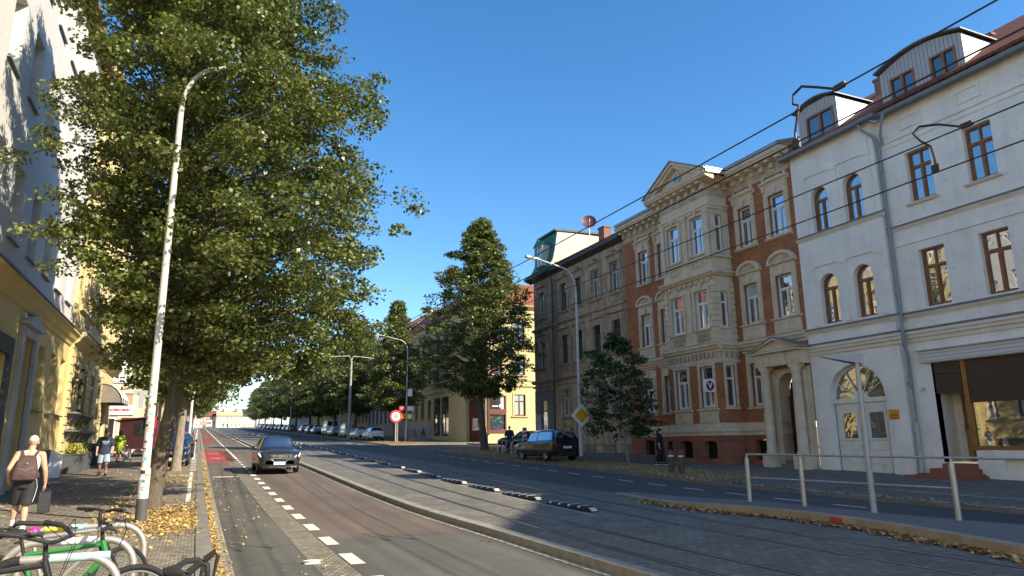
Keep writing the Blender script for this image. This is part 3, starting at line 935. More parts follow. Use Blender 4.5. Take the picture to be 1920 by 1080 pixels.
def dormer(u0, u1, wins, zs, zt, x0=24.2):
    F = FR(x0)
    n = 12
    arc = [(u0 + (u1 - u0) * i / n, zs + (zt - zs) * math.sin(PI * i / n) ** 0.9) for i in range(n + 1)]
    mb = MB()
    mb.wall(F, u0, u1, 14.3, zs, [(a, b, c, e) for a, b, c, e in wins], 0.1)
    mb.poly([F.p(u0, zs, 0)] + [F.p(u, v, 0) for u, v in arc] + [F.p(u1, zs, 0)])
    d = mb.build('dormer', clad, H)
    for u in (u0, u1):
        mb = MB()
        xr = 23.75 + (zs - 14.4) / 0.69
        mb.poly([(x0, u, 14.4), (x0 + 0.1, u, 14.4), (xr + 0.2, u, zs), (x0, u, zs)])
        mb.build('dormer_cheek', zinc, d)
    mb = MB()
    uo0, uo1 = u0 - 0.14, u1 + 0.14
    up = [(uo0 + (uo1 - uo0) * i / n, zs + 0.05 + (zt - zs) * math.sin(PI * i / n) ** 0.9) for i in range(n + 1)]
    xr = 29.0
    mb.rings([[(x0 - 0.22, u, v) for u, v in up] + [(x0 - 0.22, u, v + 0.05) for u, v in up[::-1]], [(min(xr, 24.2 + (zs - 14.2) / 0.69 + 0.6), u, v) for u, v in up] + [(min(xr, 24.2 + (zs - 14.2) / 0.69 + 0.6), u, v + 0.05) for u, v in up[::-1]]])
    mb.build('dormer_roof', lead, d)
    for a, b, c, e in wins:
        w_ = MB()
        for q in ((a, b, c, c + 0.08), (a, b, e - 0.08, e), (a, a + 0.08, c + .08, e - .08), (b - 0.08, b, c + .08, e - .08), ((a + b) / 2 - 0.05, (a + b) / 2 + 0.05, c + .08, e - .08)):
            w_.fbox(F, *q, -0.1, 0.03)
        w_.poly([F.p(a + .02, c + .02, -0.05), F.p(b - .02, c + .02, -0.05), F.p(b - .02, e - .02, -0.05), F.p(a + .02, e - .02, -0.05)], 1)
        w_.build('dormer_window', [wood, glass_d], d)
dormer(19.6, 21.75, [(19.78, 21.3, 14.72, 15.85)], 16.2, 16.5)
dormer(14.08, 17.45, [(16.0, 17.05, 14.55, 15.62), (14.36, 15.36, 14.55, 15.65)], 16.0, 16.38)
dormer(7.0, 9.2, [(7.2, 8.9, 14.6, 15.8)], 16.1, 16.4)
# taller neighbour down the street, out of the picture to the right: its stepped-up front throws the wide shade over the tracks
N_ = thing('corner_house', 'tall pale corner house with a raised gable next to the white house', 'house', (24.2, -8, 0.1), world=True)
gab = [(1.98, 14.15), (-4.1, 16.0), (-7.8, 17.4), (-10.0, 18.1), (-22.0, 18.6), (-22.0, 0.0), (1.98, 0.0)]
def f(mb):
    mb.rings([[(24.0, y, z) for y, z in gab], [(34.0, y, z) for y, z in gab]])
part(N_, 'wall', pl_white, f)
for z in (1.0, 5.2, 9.2, 13.0):
    for y in (-20, -17, -14, -11, -8, -5, -2):
        if z < 12 or y < -3:
            window(N_, FR(23.97), y, y + 1.1, z, z + 2.1, -0.02, wood, name='window')
# ---------------------------------------------------------------- brick house with the bay
stone = plain('sandstone', (0.66, 0.54, 0.38), 0.85, 0.12, 2.2, stain=0.25, fine=45, bmp=0.15)
stone_d = plain('sandstone_weathered', (0.52, 0.42, 0.29), 0.88, 0.2, 2.0, stain=0.4, fine=45, bmp=0.2)
brick_o = brickmat('facade_brick', (0.44, 0.155, 0.055), (0.30, 0.095, 0.038), (0.32, 0.21, 0.13), 0.25, 0.078, 0.009)
block_red = brickmat('plinth_blocks', (0.34, 0.135, 0.08), (0.24, 0.105, 0.07), (0.13, 0.08, 0.055), 0.62, 0.36, 0.012)
tin = plain('grey_tin', (0.30, 0.31, 0.32), 0.5, 0.1, 3, metal=0.35)
tin_l = plain('bright_tin', (0.62, 0.63, 0.63), 0.35, 0.1, 3, metal=0.6)
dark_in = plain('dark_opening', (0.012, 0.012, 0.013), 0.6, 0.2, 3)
door_br = plain('door_dark_brown', (0.07, 0.032, 0.016), 0.4, 0.2, 4)
B = thing('brick_house', 'orange brick house with a pedimented sandstone bay and columned door', 'house', (24, 29, 0.5), world=True)
FB, FY = FR(24.0), FR(22.75)
BW = [(22.78, 23.8), (24.95, 25.87), (31.8, 32.7), (33.7, 34.68)]
BAY = (26.65, 30.6)
LV = ((3.2, 5.2), (7.07, 9.03), (10.93, 12.93))
hl = [(a, b, c, e) for a, b in BW for c, e in LV if not (a < 23 and c < 4)]
def f(mb):
    mb.wall(FB, 22.28, BAY[0], 2.4, 13.9, [h for h in hl if h[0] < 26] + [(22.95, 24.3, 2.39, 4.75)], 0.22)
part(B, 'wall', brick_o, f)
def f(mb):
    mb.wall(FB, BAY[1], 36.3, 2.4, 13.9, [h for h in hl if h[0] > 26], 0.22)
    mb.poly([(24, 36.3, 0), (35, 36.3, 0), (35, 36.3, 14.9), (24, 36.3, 14.9)])
    mb.poly([(24, 22.285, 14.2), (35, 22.285, 14.2), (35, 22.285, 15.6), (24, 22.285, 15.0)])
part(B, 'wall', brick_o, f)
cellar = [(24.97, 25.95, 0.0, 1.62, 0.16), (31.9, 32.8, 0.0, 1.62, 0.16), (34.0, 34.9, 0.0, 1.7, 0.16)]
bcell = [(27.15, 28.1, 0.0, 1.62, 0.16), (29.0, 29.95, 0.0, 1.62, 0.16)]
def f(mb):
    mb.wall(FB, 22.28, BAY[0], 0.0, 1.86, [(22.95, 24.3, 0.0, 1.86), (*cellar[0][:2], 0.72, 1.66, 0.16)], 0.3, d=0.05)
    mb.wall(FB, BAY[1], 36.3, 0.0, 1.86, [(a, b, 0.85, e, r) for a, b, c, e, r in cellar[1:]], 0.3, d=0.05)
    mb.wall(FY, BAY[0] - 0.05, BAY[1] + 0.05, 0.0, 1.86, [(a, b, 0.78, e, r) for a, b, c, e, r in bcell], 0.3, d=0.05)
    for y in (BAY[0] - 0.05, BAY[1] + 0.05):
        mb.poly([(22.70, y, 0), (24, y, 0), (24, y, 1.86), (22.70, y, 1.86)])
part(B, 'plinth', block_red, f)
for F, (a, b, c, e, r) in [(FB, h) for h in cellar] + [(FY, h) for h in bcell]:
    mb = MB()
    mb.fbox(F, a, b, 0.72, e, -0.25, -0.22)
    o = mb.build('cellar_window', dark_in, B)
    part(o, 'grille', black_rubber, lambda mb: [mb.fbox(F, a + k * (b - a) / 7, a + k * (b - a) / 7 + 0.025, 0.75, e - 0.1, -0.2, -0.175) for k in range(1, 7)])
def band(F, u0, u1, prof, mat=stone, name='cornice'):
    return cornice(B, F, u0, u1, prof, mat, name)
PLB = [(0, 2.45), (0.06, 2.44), (0.08, 2.22), (0.12, 2.20), (0.14, 2.06), (0.10, 2.0), (0.09, 1.86), (0, 1.86)]
C6 = [(0, 6.34), (0.05, 6.32), (0.26, 6.24), (0.27, 6.16), (0.20, 6.10), (0.16, 6.0), (0.06, 5.95), (0.05, 5.86), (0, 5.85)]
C10 = [(0, 10.05), (0.14, 10.0), (0.16, 9.93), (0.08, 9.87), (0.06, 9.8), (0, 9.78)]
side_l, side_r = FS(BAY[0]), Fac((0, BAY[1]), (1, 0), (0, 1))
for prof, nm in ((PLB, 'plinth_cornice'), (C6, 'cornice')):
    if nm == 'cornice':
        band(FB, 22.28, BAY[0], prof, name=nm)
    else:
        band(FB, 24.75, BAY[0], prof, name=nm)
    band(FB, BAY[1], 36.3, prof, name=nm)
    e_ = max(d for d, v in prof)
    band(FY, BAY[0] - e_, BAY[1] + e_, prof, name=nm)
    band(side_l, 22.75, 24.0, prof, name=nm)
    band(side_r, 22.75, 24.0, prof, name=nm)
def surround(parent, F, a, b, c, e, style, m=None):
    """carved stone frame of one window, with its own hood"""
    mb = MB()
    w = 0.24
    d = 0.09
    mb.fbox(F, a - w, a, c - 0.02, e + 0.16, -0.02, d)
    mb.fbox(F, b, b + w, c - 0.02, e + 0.16, -0.02, d)
    mb.fbox(F, a, b, e, e + 0.16, -0.02, d - 0.004)
    mb.fbox(F, a - w + 0.06, a - 0.08, c + 0.1, e + 0.1, d, d + 0.035)
    mb.fbox(F, b + 0.08, b + w - 0.06, c + 0.1, e + 0.1, d, d + 0.035)
    k = (a + b) / 2
    mb.fprism(F, [(k - 0.07, e + 0.02), (k + 0.07, e + 0.02), (k + 0.12, e + 0.34), (k - 0.12, e + 0.34)], d, d + 0.07)
    mb.fbox(F, a - w, b + w, e + 0.163, e + 0.50, -0.02, d - 0.01)
    if style == 'arch':
        mb.fprof(F, a - w - 0.1, b + w + 0.1, [(0, e + 0.62), (0.2, e + 0.6), (0.2, e + 0.54), (0.1, e + 0.50), (0, e + 0.50)])
        o1, i1 = arch_pts(a - w - 0.08, b + w + 0.08, e + 0.6, e + 1.12), arch_pts(a - w + 0.08, b + w - 0.08, e + 0.61, e + 0.98)
        for j in range(12):
            mb.hexa([F.p(*o1[j], -.02), F.p(*o1[j + 1], -.02), F.p(*i1[j + 1], -.02), F.p(*i1[j], -.02), F.p(*o1[j], .2), F.p(*o1[j + 1], .2), F.p(*i1[j + 1], .2), F.p(*i1[j], .2)])
        mb.fprism(F, arch_pts(a - w, b + w, e + 0.61, e + 1.05), -0.01, 0.07)
        for j in range(1, 8):
            q = PI * j / 8
            mb.tube([F.p(k + 0.1 * math.cos(q), e + 0.63 + 0.05 * math.sin(q), 0.08), F.p(k + 0.5 * math.cos(q), e + 0.63 + 0.3 * math.sin(q), 0.09)], 0.022, 5)
    elif style == 'flat':
        mb.fprof(F, a - w - 0.12, b + w + 0.12, [(0, e + 0.74), (0.22, e + 0.70), (0.24, e + 0.62), (0.14, e + 0.58), (0.1, e + 0.5), (0, e + 0.5)])
        for u in (a - w, b + w - 0.14):
            mb.fbox(F, u, u + 0.14, e + 0.22, e + 0.5, d, d + 0.08)
            mb.fbox(F, u + .01, u + 0.13, e + 0.745, e + 0.92, -0.02, 0.12)
        mb.fbox(F, a, b, e + 0.745, e + 0.84, -0.02, 0.1)
    else:
        mb.fprof(F, a - w - 0.1, b + w + 0.1, [(0, e + 0.60), (0.18, e + 0.57), (0.19, e + 0.52), (0.1, e + 0.47), (0, e + 0.45)])
    o = mb.build('window_surround', m or stone, parent)
    return o
def apron(parent, F, a, b, z0, z1, m=None):
    mb = MB()
    mb.fbox(F, a - 0.28, b + 0.28, z0, z1, -0.02, 0.07)
    mb.fprof(F, a - 0.36, b + 0.36, [(0, z1 + 0.1), (0.16, z1 + 0.08), (0.17, z1 + 0.02), (0.08, z1 - 0.03), (0, z1 - 0.03)])
    for q in ((a + 0.0, b - 0.0, z0 + 0.1, z0 + 0.14), (a, b, z1 - 0.17, z1 - 0.13), (a, a + 0.04, z0 + .14, z1 - .17), (b - 0.04, b, z0 + .14, z1 - .17)):
        mb.fbox(F, *q, 0.07, 0.095)
    mb.fbox(F, (a + b) / 2 - 0.09, (a + b) / 2 + 0.09, z0 + 0.18, z1 - 0.2, 0.07, 0.11)
    return mb.build('window_apron', m or stone, parent)
for a, b in BW:
    for i, (c, e) in enumerate(LV):
        if a < 23 and i == 0: continue
        o = window(B, FB, a, b, c, e, 0.18, pvc, split=0.68, blind=0.28 if (a > 24 and i == 1) else 0)
        surround(o, FB, a, b, c, e, ('plain', 'arch', 'flat')[i])
        if i == 1: apron(o, FB, a, b, 6.35, 6.98)
        elif i == 2: sill(o, FB, a, b, 10.9, stone, 0.16, 0.13, 0.3)
        else: sill(o, FB, a, b, 3.17, stone, 0.16, 0.14, 0.3)
# --- the bay
YW = [(27.1, 28.1), (29.06, 30.06)]
bh = [(a, b, c, e) for a, b in YW for c, e in LV]
def f(mb):
    mb.wall(FY, BAY[0], BAY[1], 2.4, 5.4, [h for h in bh if h[2] < 4], 0.22)
    for F in (side_l, side_r):
        mb.wall(F, 22.75, 24.0, 2.4, 5.4, [(23.1, 23.65, 3.2, 5.2)], 0.16)
part(B, 'bay_brick_wall', brick_o, f)
def f(mb):
    mb.wall(FY, BAY[0], BAY[1], 5.4, 14.3, [h for h in bh if h[2] > 4], 0.22)
    for F in (side_l, side_r):
        mb.wall(F, 22.75, 24.0, 5.4, 14.3, [(23.12, 23.55, 7.1, 8.9), (23.12, 23.55, 10.95, 12.85)], 0.16)
    # banded piers of the first floor
    for z in np.arange(6.5, 9.3, 0.29):
        for F, u0, u1 in ((FY, BAY[0] - 0.035, BAY[0] + 0.3), (FY, BAY[1] - 0.3, BAY[1] + 0.035), (side_l, 22.715, 23.0), (side_l, 23.7, 24.0)):
            mb.fbox(F, u0, u1, z, z + 0.235, -0.02, 0.05)
    # pilasters of the second floor
    for u0 in (BAY[0], 28.4, BAY[1] - 0.3):
        mb.fbox(FY, u0, u0 + 0.3, 10.8, 12.95, -0.02, 0.08)
        mb.fbox(FY, u0 - 0.03, u0 + 0.33, 12.95, 13.12, -0.02, 0.12)
        mb.fbox(FY, u0 - 0.02, u0 + 0.32, 10.55, 10.8, -0.02, 0.1)
    mb.fbox(FY, 28.42, 28.72, 7.0, 9.1, -0.02, 0.07)
    for u0, u1 in ((22.78, 23.02), (23.68, 23.97)):
        mb.fbox(side_l, u0, u1, 10.6, 13.0, -0.02, 0.05)
part(B, 'bay_stone_wall', stone, f)
for a, b in YW:
    for i, (c, e) in enumerate(LV):
        o = window(B, FY, a, b, c, e, 0.16, pvc, split=0.68)
        mb = MB()
        for q in ((a - 0.14, a, c, e + 0.12), (b, b + 0.14, c, e + 0.12), (a, b, e, e + 0.118)):
            mb.fbox(FY, *q, -0.02, 0.07)
        k = (a + b) / 2
        mb.fprism(FY, [(k - 0.06, e + 0.03), (k + 0.06, e + 0.03), (k + 0.14, e + 0.36), (k - 0.14, e + 0.36)], 0.02, 0.13)
        if i == 2:
            mb.tube([FY.p(k - 0.3, e + 0.22, 0.08), FY.p(k - 0.15, e + 0.34, 0.1), FY.p(k, e + 0.22, 0.1), FY.p(k + 0.15, e + 0.34, 0.1), FY.p(k + 0.3, e + 0.22, 0.08)], 0.03, 5)
        mb.build('window_surround', stone, o)
        if i == 0:
            apron(o, FY, a + 0.1, b - 0.1, 2.46, 3.05)
        if i == 1:
            mb = MB()
            for j in range(9):
                u = a + 0.06 + j * (b - a - 0.12) / 8
                mb.lathe([(0.028, 0.0), (0.045, 0.08), (0.025, 0.2), (0.045, 0.34), (0.028, 0.42)], FY.p(u, 6.46, 0.06), 6)
            mb.build('balustrade', stone_d, o)
        if i == 2:
            mb = MB()
            for q in ((a + 0.05, b - 0.05, 10.22, 10.27), (a + 0.05, b - 0.05, 10.52, 10.57), (a + 0.05, a + 0.1, 10.27, 10.52), (b - 0.1, b - 0.05, 10.27, 10.52)):
                mb.fbox(FY, *q, -0.01, 0.07)
            mb.fbox(FY, a + 0.2, b - 0.2, 10.34, 10.45, -0.01, 0.05)
            mb.build('window_apron', stone, o)
        sill(o, FY, a, b, c - 0.02, stone, 0.12, 0.1, 0.12)
for c, e, u0, u1 in ((3.2, 5.2, 23.1, 23.65), (7.1, 8.9, 23.12, 23.55), (10.95, 12.85, 23.12, 23.55)):
    for F in (side_l, side_r):
        o = window(B, F, u0, u1, c, e, 0.12, pvc, split=0.68, mull=False, fw=0.06)
        part(o, 'window_surround', stone, lambda mb: [mb.fbox(F, *q, -0.02, 0.06) for q in ((u0 - 0.12, u0, c, e + 0.1), (u1, u1 + 0.12, c, e + 0.1), (u0, u1, e, e + 0.098), (u0 - 0.2, u1 + 0.2, c - 0.12, c - 0.02))])
# bands of the bay: carved friezes and cornices
C2 = [(0, 9.98), (0.06, 9.96), (0.24, 9.88), (0.25, 9.8), (0.16, 9.74), (0.1, 9.66), (0, 9.64)]
CB = [(0, 5.52), (0.08, 5.5), (0.1, 5.42), (0.06, 5.3), (0, 5.28)]
CG = [(0, 10.72), (0.1, 10.7), (0.11, 10.62), (0, 10.6)]
CE = [(0, 13.45), (0.12, 13.42), (0.13, 13.3), (0.08, 13.28), (0.07, 13.15), (0, 13.13)]
for prof in (C2, CB, CG, CE):
    e_ = max(d for d, v in prof)
    band(FY, BAY[0] - e_, BAY[1] + e_, prof)
    for F in (side_l, side_r):
        band(F, 22.75, 24.0, prof)
def f(mb):
    n = 13
    for j in range(n):
        u = BAY[0] + 0.1 + j * (BAY[1] - BAY[0] - 0.2) / (n - 1)
        mb.fprism(FY, [(u - 0.06, 5.58), (u + 0.06, 5.58), (u + 0.075, 5.84), (u - 0.075, 5.84)], -0.02, 0.11)
        if j < n - 1:
            mb.fbox(FY, u + 0.1, u + 0.21, 5.66, 5.78, -0.02, 0.05)
    for j in range(4):
        u = 22.9 + j * 0.33
        mb.fprism(side_l, [(u - 0.05, 5.58), (u + 0.05, 5.58), (u + 0.06, 5.84), (u - 0.06, 5.84)], -0.02, 0.10)
    for j in range(44):
        u = BAY[0] - 0.05 + j * (BAY[1] - BAY[0] + 0.1) / 44
        mb.fbox(FY, u, u + 0.05, 6.255, 6.335, 0.08, 0.2)
part(B, 'frieze', stone_d, f)
def f(mb):
    pts = []
    n = 8
    for j in range(n * 8 + 1):
        t = j / 8
        pts.append(FY.p(BAY[0] + 0.15 + t * (BAY[1] - BAY[0] - 0.3) / n, 9.56 - 0.18 * math.sin(PI * (t % 1.0)), 0.035))
    mb.tube(pts, 0.045, 6)
    for j in range(n + 1):
        u = BAY[0] + 0.15 + j * (BAY[1] - BAY[0] - 0.3) / n
        mb.ball(FY.p(u, 9.58, 0.03), 0.055, 8, 5)
part(B, 'garland', stone_d, f)
def frieze_top(F, u0, u1, d=0.0):
    mb = MB()
    mb.fbox(F, u0, u1, 13.88, 14.42, -0.1, 0.04 + d)
    k = max(1, round((u1 - u0) / 0.75))
    for j in range(k):
        a = u0 + (u1 - u0) * (j + 0.12) / k
        b = u0 + (u1 - u0) * (j + 0.88) / k
        if j % 2:
            for q in ((a, b, 13.97, 14.0), (a, b, 14.3, 14.33), (a, a + 0.03, 14.0, 14.3), (b - 0.03, b, 14.0, 14.3)):
                mb.fbox(F, *q, 0.04 + d, 0.065 + d)
        else:
            for i in range(9):
                mb.ball(F.p(a + (b - a) * (i + 0.5) / 9, 14.15 + 0.07 * math.sin(i * 2.1), 0.04 + d), 0.055, 6, 4)
    return mb.build('frieze', stone_d, B)
frieze_top(FB, 22.3, BAY[0])
frieze_top(FB, BAY[1], 36.28)
frieze_top(FY, BAY[0], BAY[1], 0.01)
frieze_top(side_l, 22.75, 24.0)
EAVE = [(0, 14.46), (0.5, 14.6), (0.56, 14.62), (0.57, 14.70), (0.62, 14.72), (0.66, 14.86), (0.6, 14.92), (0, 14.94)]
band(FB, 22.3, 25.95, EAVE)
band(FB, 31.2, 36.3, EAVE)
band(FY, 26.0, 31.25, EAVE)
def bracket(F, u, d=0.0):
    mb = MB()
    mb.fprism(Fac(F.o, F.u, F.n), [(u, 14.2), (u + 0.22, 14.2), (u + 0.22, 14.44), (u, 14.44)], 0.03, 0.2)
    mb.fbox(F, u - 0.01, u + 0.23, 14.442, 14.555, 0.0, 0.47)
    return mb.build('bracket', stone, B)
for u in np.arange(22.5, 26.3, 0.66): bracket(FB, float(u))
for u in np.arange(31.3, 36.1, 0.66): bracket(FB, float(u))
for u in np.arange(26.7, 30.6, 0.62): bracket(FY, float(u))
bracket(side_l, 23.2); bracket(side_l, 23.7)
# pediment
def f(mb):
    a, b, k, z0, zt = 25.98, 31.25, 28.62, 14.95, 16.28
    X0, X1 = 22.13, 22.42
    def tri(a, b, z0, zt, x0, x1, mi=0):
        mb.rings([[(x0, a, z0), (x0, b, z0), (x0, k, zt)], [(x1, a, z0), (x1, b, z0), (x1, k, zt)]], mi)
    tri(a + 0.55, b - 0.55, z0 + 0.003, zt - 0.36, X1 + 0.1, 24.6)
    for s_, e_ in ((a, 1), (b, -1)):
        q = [(s_, z0), (k, zt), (k, zt - 0.16), (s_ + e_ * 0.3, z0 + 0.001)]
        mb.rings([[(X0, u, v) for u, v in q], [(X1 + 0.12, u, v) for u, v in q]])
        q = [(s_ + e_ * 0.32, z0 + 0.002), (k, zt - 0.165), (k, zt - 0.34), (s_ + e_ * 0.75, z0 + 0.002)]
        mb.rings([[(X0 + 0.12, u, v) for u, v in q], [(X1 + 0.12, u, v) for u, v in q]])
ped = part(B, 'pediment', stone, f)
def f(mb):
    n = 20
    mb.torus((22.46, 28.62, 15.38), 0.27, 0.055, 24, 8, 0, 'x')
    mb.rings([[(22.50, 28.62 + 0.24 * math.cos(2 * PI * j / n), 15.38 + 0.24 * math.sin(2 * PI * j / n)) for j in range(n)], [(22.44, 28.62 + 0.24 * math.cos(2 * PI * j / n), 15.38 + 0.24 * math.sin(2 * PI * j / n)) for j in range(n)]], 1)
part(ped, 'round_window', [stone, glass_d], f, 40)
def f(mb):
    k = 28.62
    for s_ in (25.9, 31.33):
        q = [(s_, 14.93), (k, 16.30), (k, 16.36), (s_, 15.0)]
        mb.rings([[(22.05, u, v) for u, v in q], [(27.0, u, v) for u, v in q]])
part(B, 'pediment_roof', [tin], f)
def f(mb):
    mb.box(22.2, 25.8, 25.9, 25.97, 14.78, 15.04)
part(B, 'tin_edge', [tin_l], f)
def f(mb):
    for y0, y1 in ((22.28, 36.3),):
        mb.hexa([(23.32, y0, 14.93), (23.32, y1, 14.93), (29, y1, 16.6), (29, y0, 16.6), (23.32, y0, 15.1), (23.32, y1, 15.1), (29, y1, 16.8), (29, y0, 16.8)])
        mb.hexa([(35.5, y0, 14.93), (35.5, y1, 14.93), (29, y1, 16.6), (29, y0, 16.6), (35.5, y0, 15.1), (35.5, y1, 15.1), (29, y1, 16.79), (29, y0, 16.79)])
rfb = part(B, 'roof', tin, f)
part(rfb, 'chimney', chim_brick, lambda mb: (mb.box(28.5, 29.1, 33.5, 34.3, 16.5, 18.0), mb.box(28.45, 29.15, 33.45, 34.35, 18.0, 18.15)))
# door with two columns
def f(mb):
    mb.wall(FB, 22.27, 24.72, 0.0, 4.75, [(22.95, 24.2, 0.0, 4.55, 1)], 0.7, d=0.06)
    for u in (22.76, 24.55):
        mb.fbox(FB, u - 0.3, u + 0.3, 0.1, 1.0, 0.06, 0.72)
        mb.fbox(FB, u - 0.2, u + 0.2, 1.0, 4.6, 0.06, 0.14)
    mb.fbox(FB, 22.3, 24.95, 4.86, 5.42, 0.0, 0.62)
    mb.fprof(FB, 22.2, 25.05, [(0, 5.56), (0.78, 5.52), (0.8, 5.45), (0.66, 5.425), (0, 5.425)])
    mb.fprism(FB, [(22.2, 5.563), (25.05, 5.563), (23.62, 6.0)], 0.0, 0.62)
    for s_, k in ((22.2, 23.62), (25.05, 23.62)):
        q = [(s_, 5.565), (k, 6.0), (k, 6.1), (s_ - (0.15 if s_ < 23 else -0.15), 5.565)]
        mb.rings([[FB.p(u, v, 0.0) for u, v in q], [FB.p(u, v, 0.78) for u, v in q]])
    for j in range(8):
        u = 22.42 + j * 0.34
        mb.fbox(FB, u - 0.05, u + 0.05, 4.95, 5.35, 0.62, 0.66)
    for u in (22.76, 24.55):
        mb.fbox(FB, u - 0.24, u + 0.24, 4.72, 4.86, 0.1, 0.6)
portal = part(B, 'portal', stone, f)
for u in (22.76, 24.55):
    part(portal, 'column', stone, lambda mb: mb.lathe([(0.27, 1.0), (0.27, 1.1), (0.225, 1.16), (0.215, 2.4), (0.18, 4.5), (0.2, 4.55), (0.24, 4.66), (0.24, 4.72)], FB.p(u, 0, 0.4), 20), 40)
part(portal, 'portal_roof', lead, lambda mb: [mb.rings([[FB.p(a, v, -0.1) for a, v in q], [FB.p(a, v, 0.82) for a, v in q]]) for q in (((22.12, 5.58), (23.62, 6.11), (23.62, 6.15), (22.12, 5.62)), ((25.13, 5.58), (23.62, 6.11), (23.62, 6.151), (25.13, 5.62)))])
def f(mb):
    mb.fbox(FB, 22.97, 24.18, 0.75, 3.4, -0.6, -0.52)
    for u0 in (23.06, 23.64):
        for z0, z1 in ((0.9, 1.6), (1.75, 2.2), (2.35, 3.25)):
            for q in ((u0, u0 + 0.46, z0, z0 + 0.06), (u0, u0 + 0.46, z1 - 0.06, z1), (u0, u0 + 0.06, z0 + .06, z1 - .06), (u0 + 0.4, u0 + 0.46, z0 + .06, z1 - .06)):
                mb.fbox(FB, *q, -0.52, -0.49)
    mb.fbox(FB, 22.97, 24.18, 3.4, 3.55, -0.6, -0.46)
    for k in range(-2, 3):
        mb.fbox(FB, 23.56 + k * 0.24, 23.58 + k * 0.24, 3.55, 4.4 - abs(k) * 0.12, -0.58, -0.54)
bd = part(B, 'door', door_br, f)
part(bd, 'fanlight', glass_d, lambda mb: mb.poly([FB.p(u, v, -0.585) for u, v in arch_pts(22.96, 24.19, 3.5, 4.54)]))
part(B, 'front_steps', granite_d, lambda mb: [mb.box(23.2 + 0.25 * k, 24.7, 22.96 + 0.01 * k, 24.2 - 0.01 * k, 0.1, 0.3 + 0.15 * k) for k in range(4)])
# plaque and blade sign
mb = MB(); mb.fbox(FB, 24.93, 25.3, 2.50, 2.80, 0.0, 0.02)
pq = tag(mb.build('plaque', pvc), 'small white plaque on the orange brick left of the columned door', 'plaque')
part_l = MB()
for k in range(6): part_l.fbox(FB, 24.98, 25.25 - 0.05 * (k % 3 == 2), 2.74 - k * 0.04, 2.755 - k * 0.04, 0.021, 0.023)
part_l.build('lettering', plain('plaque_ink', (0.25, 0.33, 0.5), 0.6), pq)
S_ = thing('blade_sign', 'white blade sign with a dark red disc and letter V on the bay', 'sign', (22.7, 27.0, 4.2), world=True)
part(S_, 'panel', pvc, lambda mb: (mb.box(22.02, 22.66, 26.95, 27.05, 3.9, 4.5), mb.box(22.66, 22.8, 26.98, 27.02, 4.35, 4.39), mb.box(22.66, 22.8, 26.98, 27.02, 4.0, 4.04)))
vred = plain('emblem_red', (0.22, 0.012, 0.03), 0.4)
def f(mb):
    mb.lathe([(0.0, -0.006), (0.235, -0.006), (0.235, 0.0), (0, 0.0)], (22.36, 26.948, 4.2), 28, 0, 'y', False)
em = part(S_, 'emblem', vred, f)
text('V', 0.40, pvc, em, (22.36, 26.938, 4.19), ROT_S, bold=0.012)

# ---------------------------------------------------------------- weathered house on the corner
old = plain('old_render', (0.42, 0.32, 0.215), 0.92, 0.38, 1.3, stain=0.75, fine=35, bmp=0.4)
old_t = plain('old_trim', (0.40, 0.31, 0.21), 0.92, 0.28, 2.0, stain=0.6, fine=35, bmp=0.3)
old_b = brickmat('old_brick', (0.36, 0.19, 0.12), (0.27, 0.16, 0.11), (0.32, 0.26, 0.2), 0.25, 0.078, 0.014)
grey_p = plain('grey_shop_paint', (0.15, 0.155, 0.165), 0.7, 0.12, 2, stain=0.3)
frame_d = plain('dull_frame', (0.09, 0.075, 0.06), 0.7, 0.2, 4)
frame_w = plain('old_white_frame', (0.48, 0.46, 0.42), 0.7, 0.1, 4, stain=0.3)
slate = plain('slate_dark', (0.06, 0.062, 0.066), 0.6, 0.25, 3)
green_cu = plain('green_copper', (0.05, 0.20, 0.155), 0.6, 0.25, 3, stain=0.4)
fibre = plain('fibre_board', (0.50, 0.48, 0.41), 0.85, 0.14, 2, stain=0.45)
D = thing('weathered_house', 'sooty brown run down house with crumbling render and graffiti', 'house', (24, 43, 0.9), world=True)
DW = [(36.95, 37.98), (39.4, 40.42), (41.85, 42.85), (44.0, 45.05)]
DC = (47.65, 48.65)
dl = [(3.4, 5.33), (7.2, 9.25), (11.08, 13.1)]
hl = [(a, b, c, e) for a, b in DW for c, e in dl] + [(*DC, c, e) for c, e in dl[1:]] + [(47.45, 48.55, 1.4, 4.8)] + [(a + 0.25, b - 0.25, 13.55, 13.85) for a, b in DW]
def f(mb):
    mb.wall(FB, 36.3, 49.6, 0.0, 14.3, hl, 0.2)
    mb.poly([(24, 49.6, 0), (35, 49.6, 0), (35, 49.6, 14.3), (24, 49.6, 14.3)])
    mb.poly([(24, 36.31, 14.0), (34, 36.31, 14.0), (34, 36.31, 17.0), (29, 36.31, 17.8)])
part(D, 'wall', old, f)
for u0, u1, z0, z1 in ((36.32, 36.75, 6.4, 13.9), (45.4, 46.1, 5.8, 13.8), (43.1, 43.6, 6.5, 9.0), (38.3, 38.7, 11.3, 12.6), (46.0, 46.5, 1.0, 3.4), (38.5, 39.2, 7.0, 8.2), (49.0, 49.6, 6.0, 12.5)):
    part(D, 'bare_brick', old_b, lambda mb: mb.fbox(FB, u0, u1, z0, z1, -0.05, 0.004))
def f(mb):
    mb.wall(FB, 46.45, 49.62, 0.0, 5.5, [(47.45, 48.55, 1.4, 4.8)], 0.1, d=0.03)
part(D, 'shop_paint', grey_p, f)
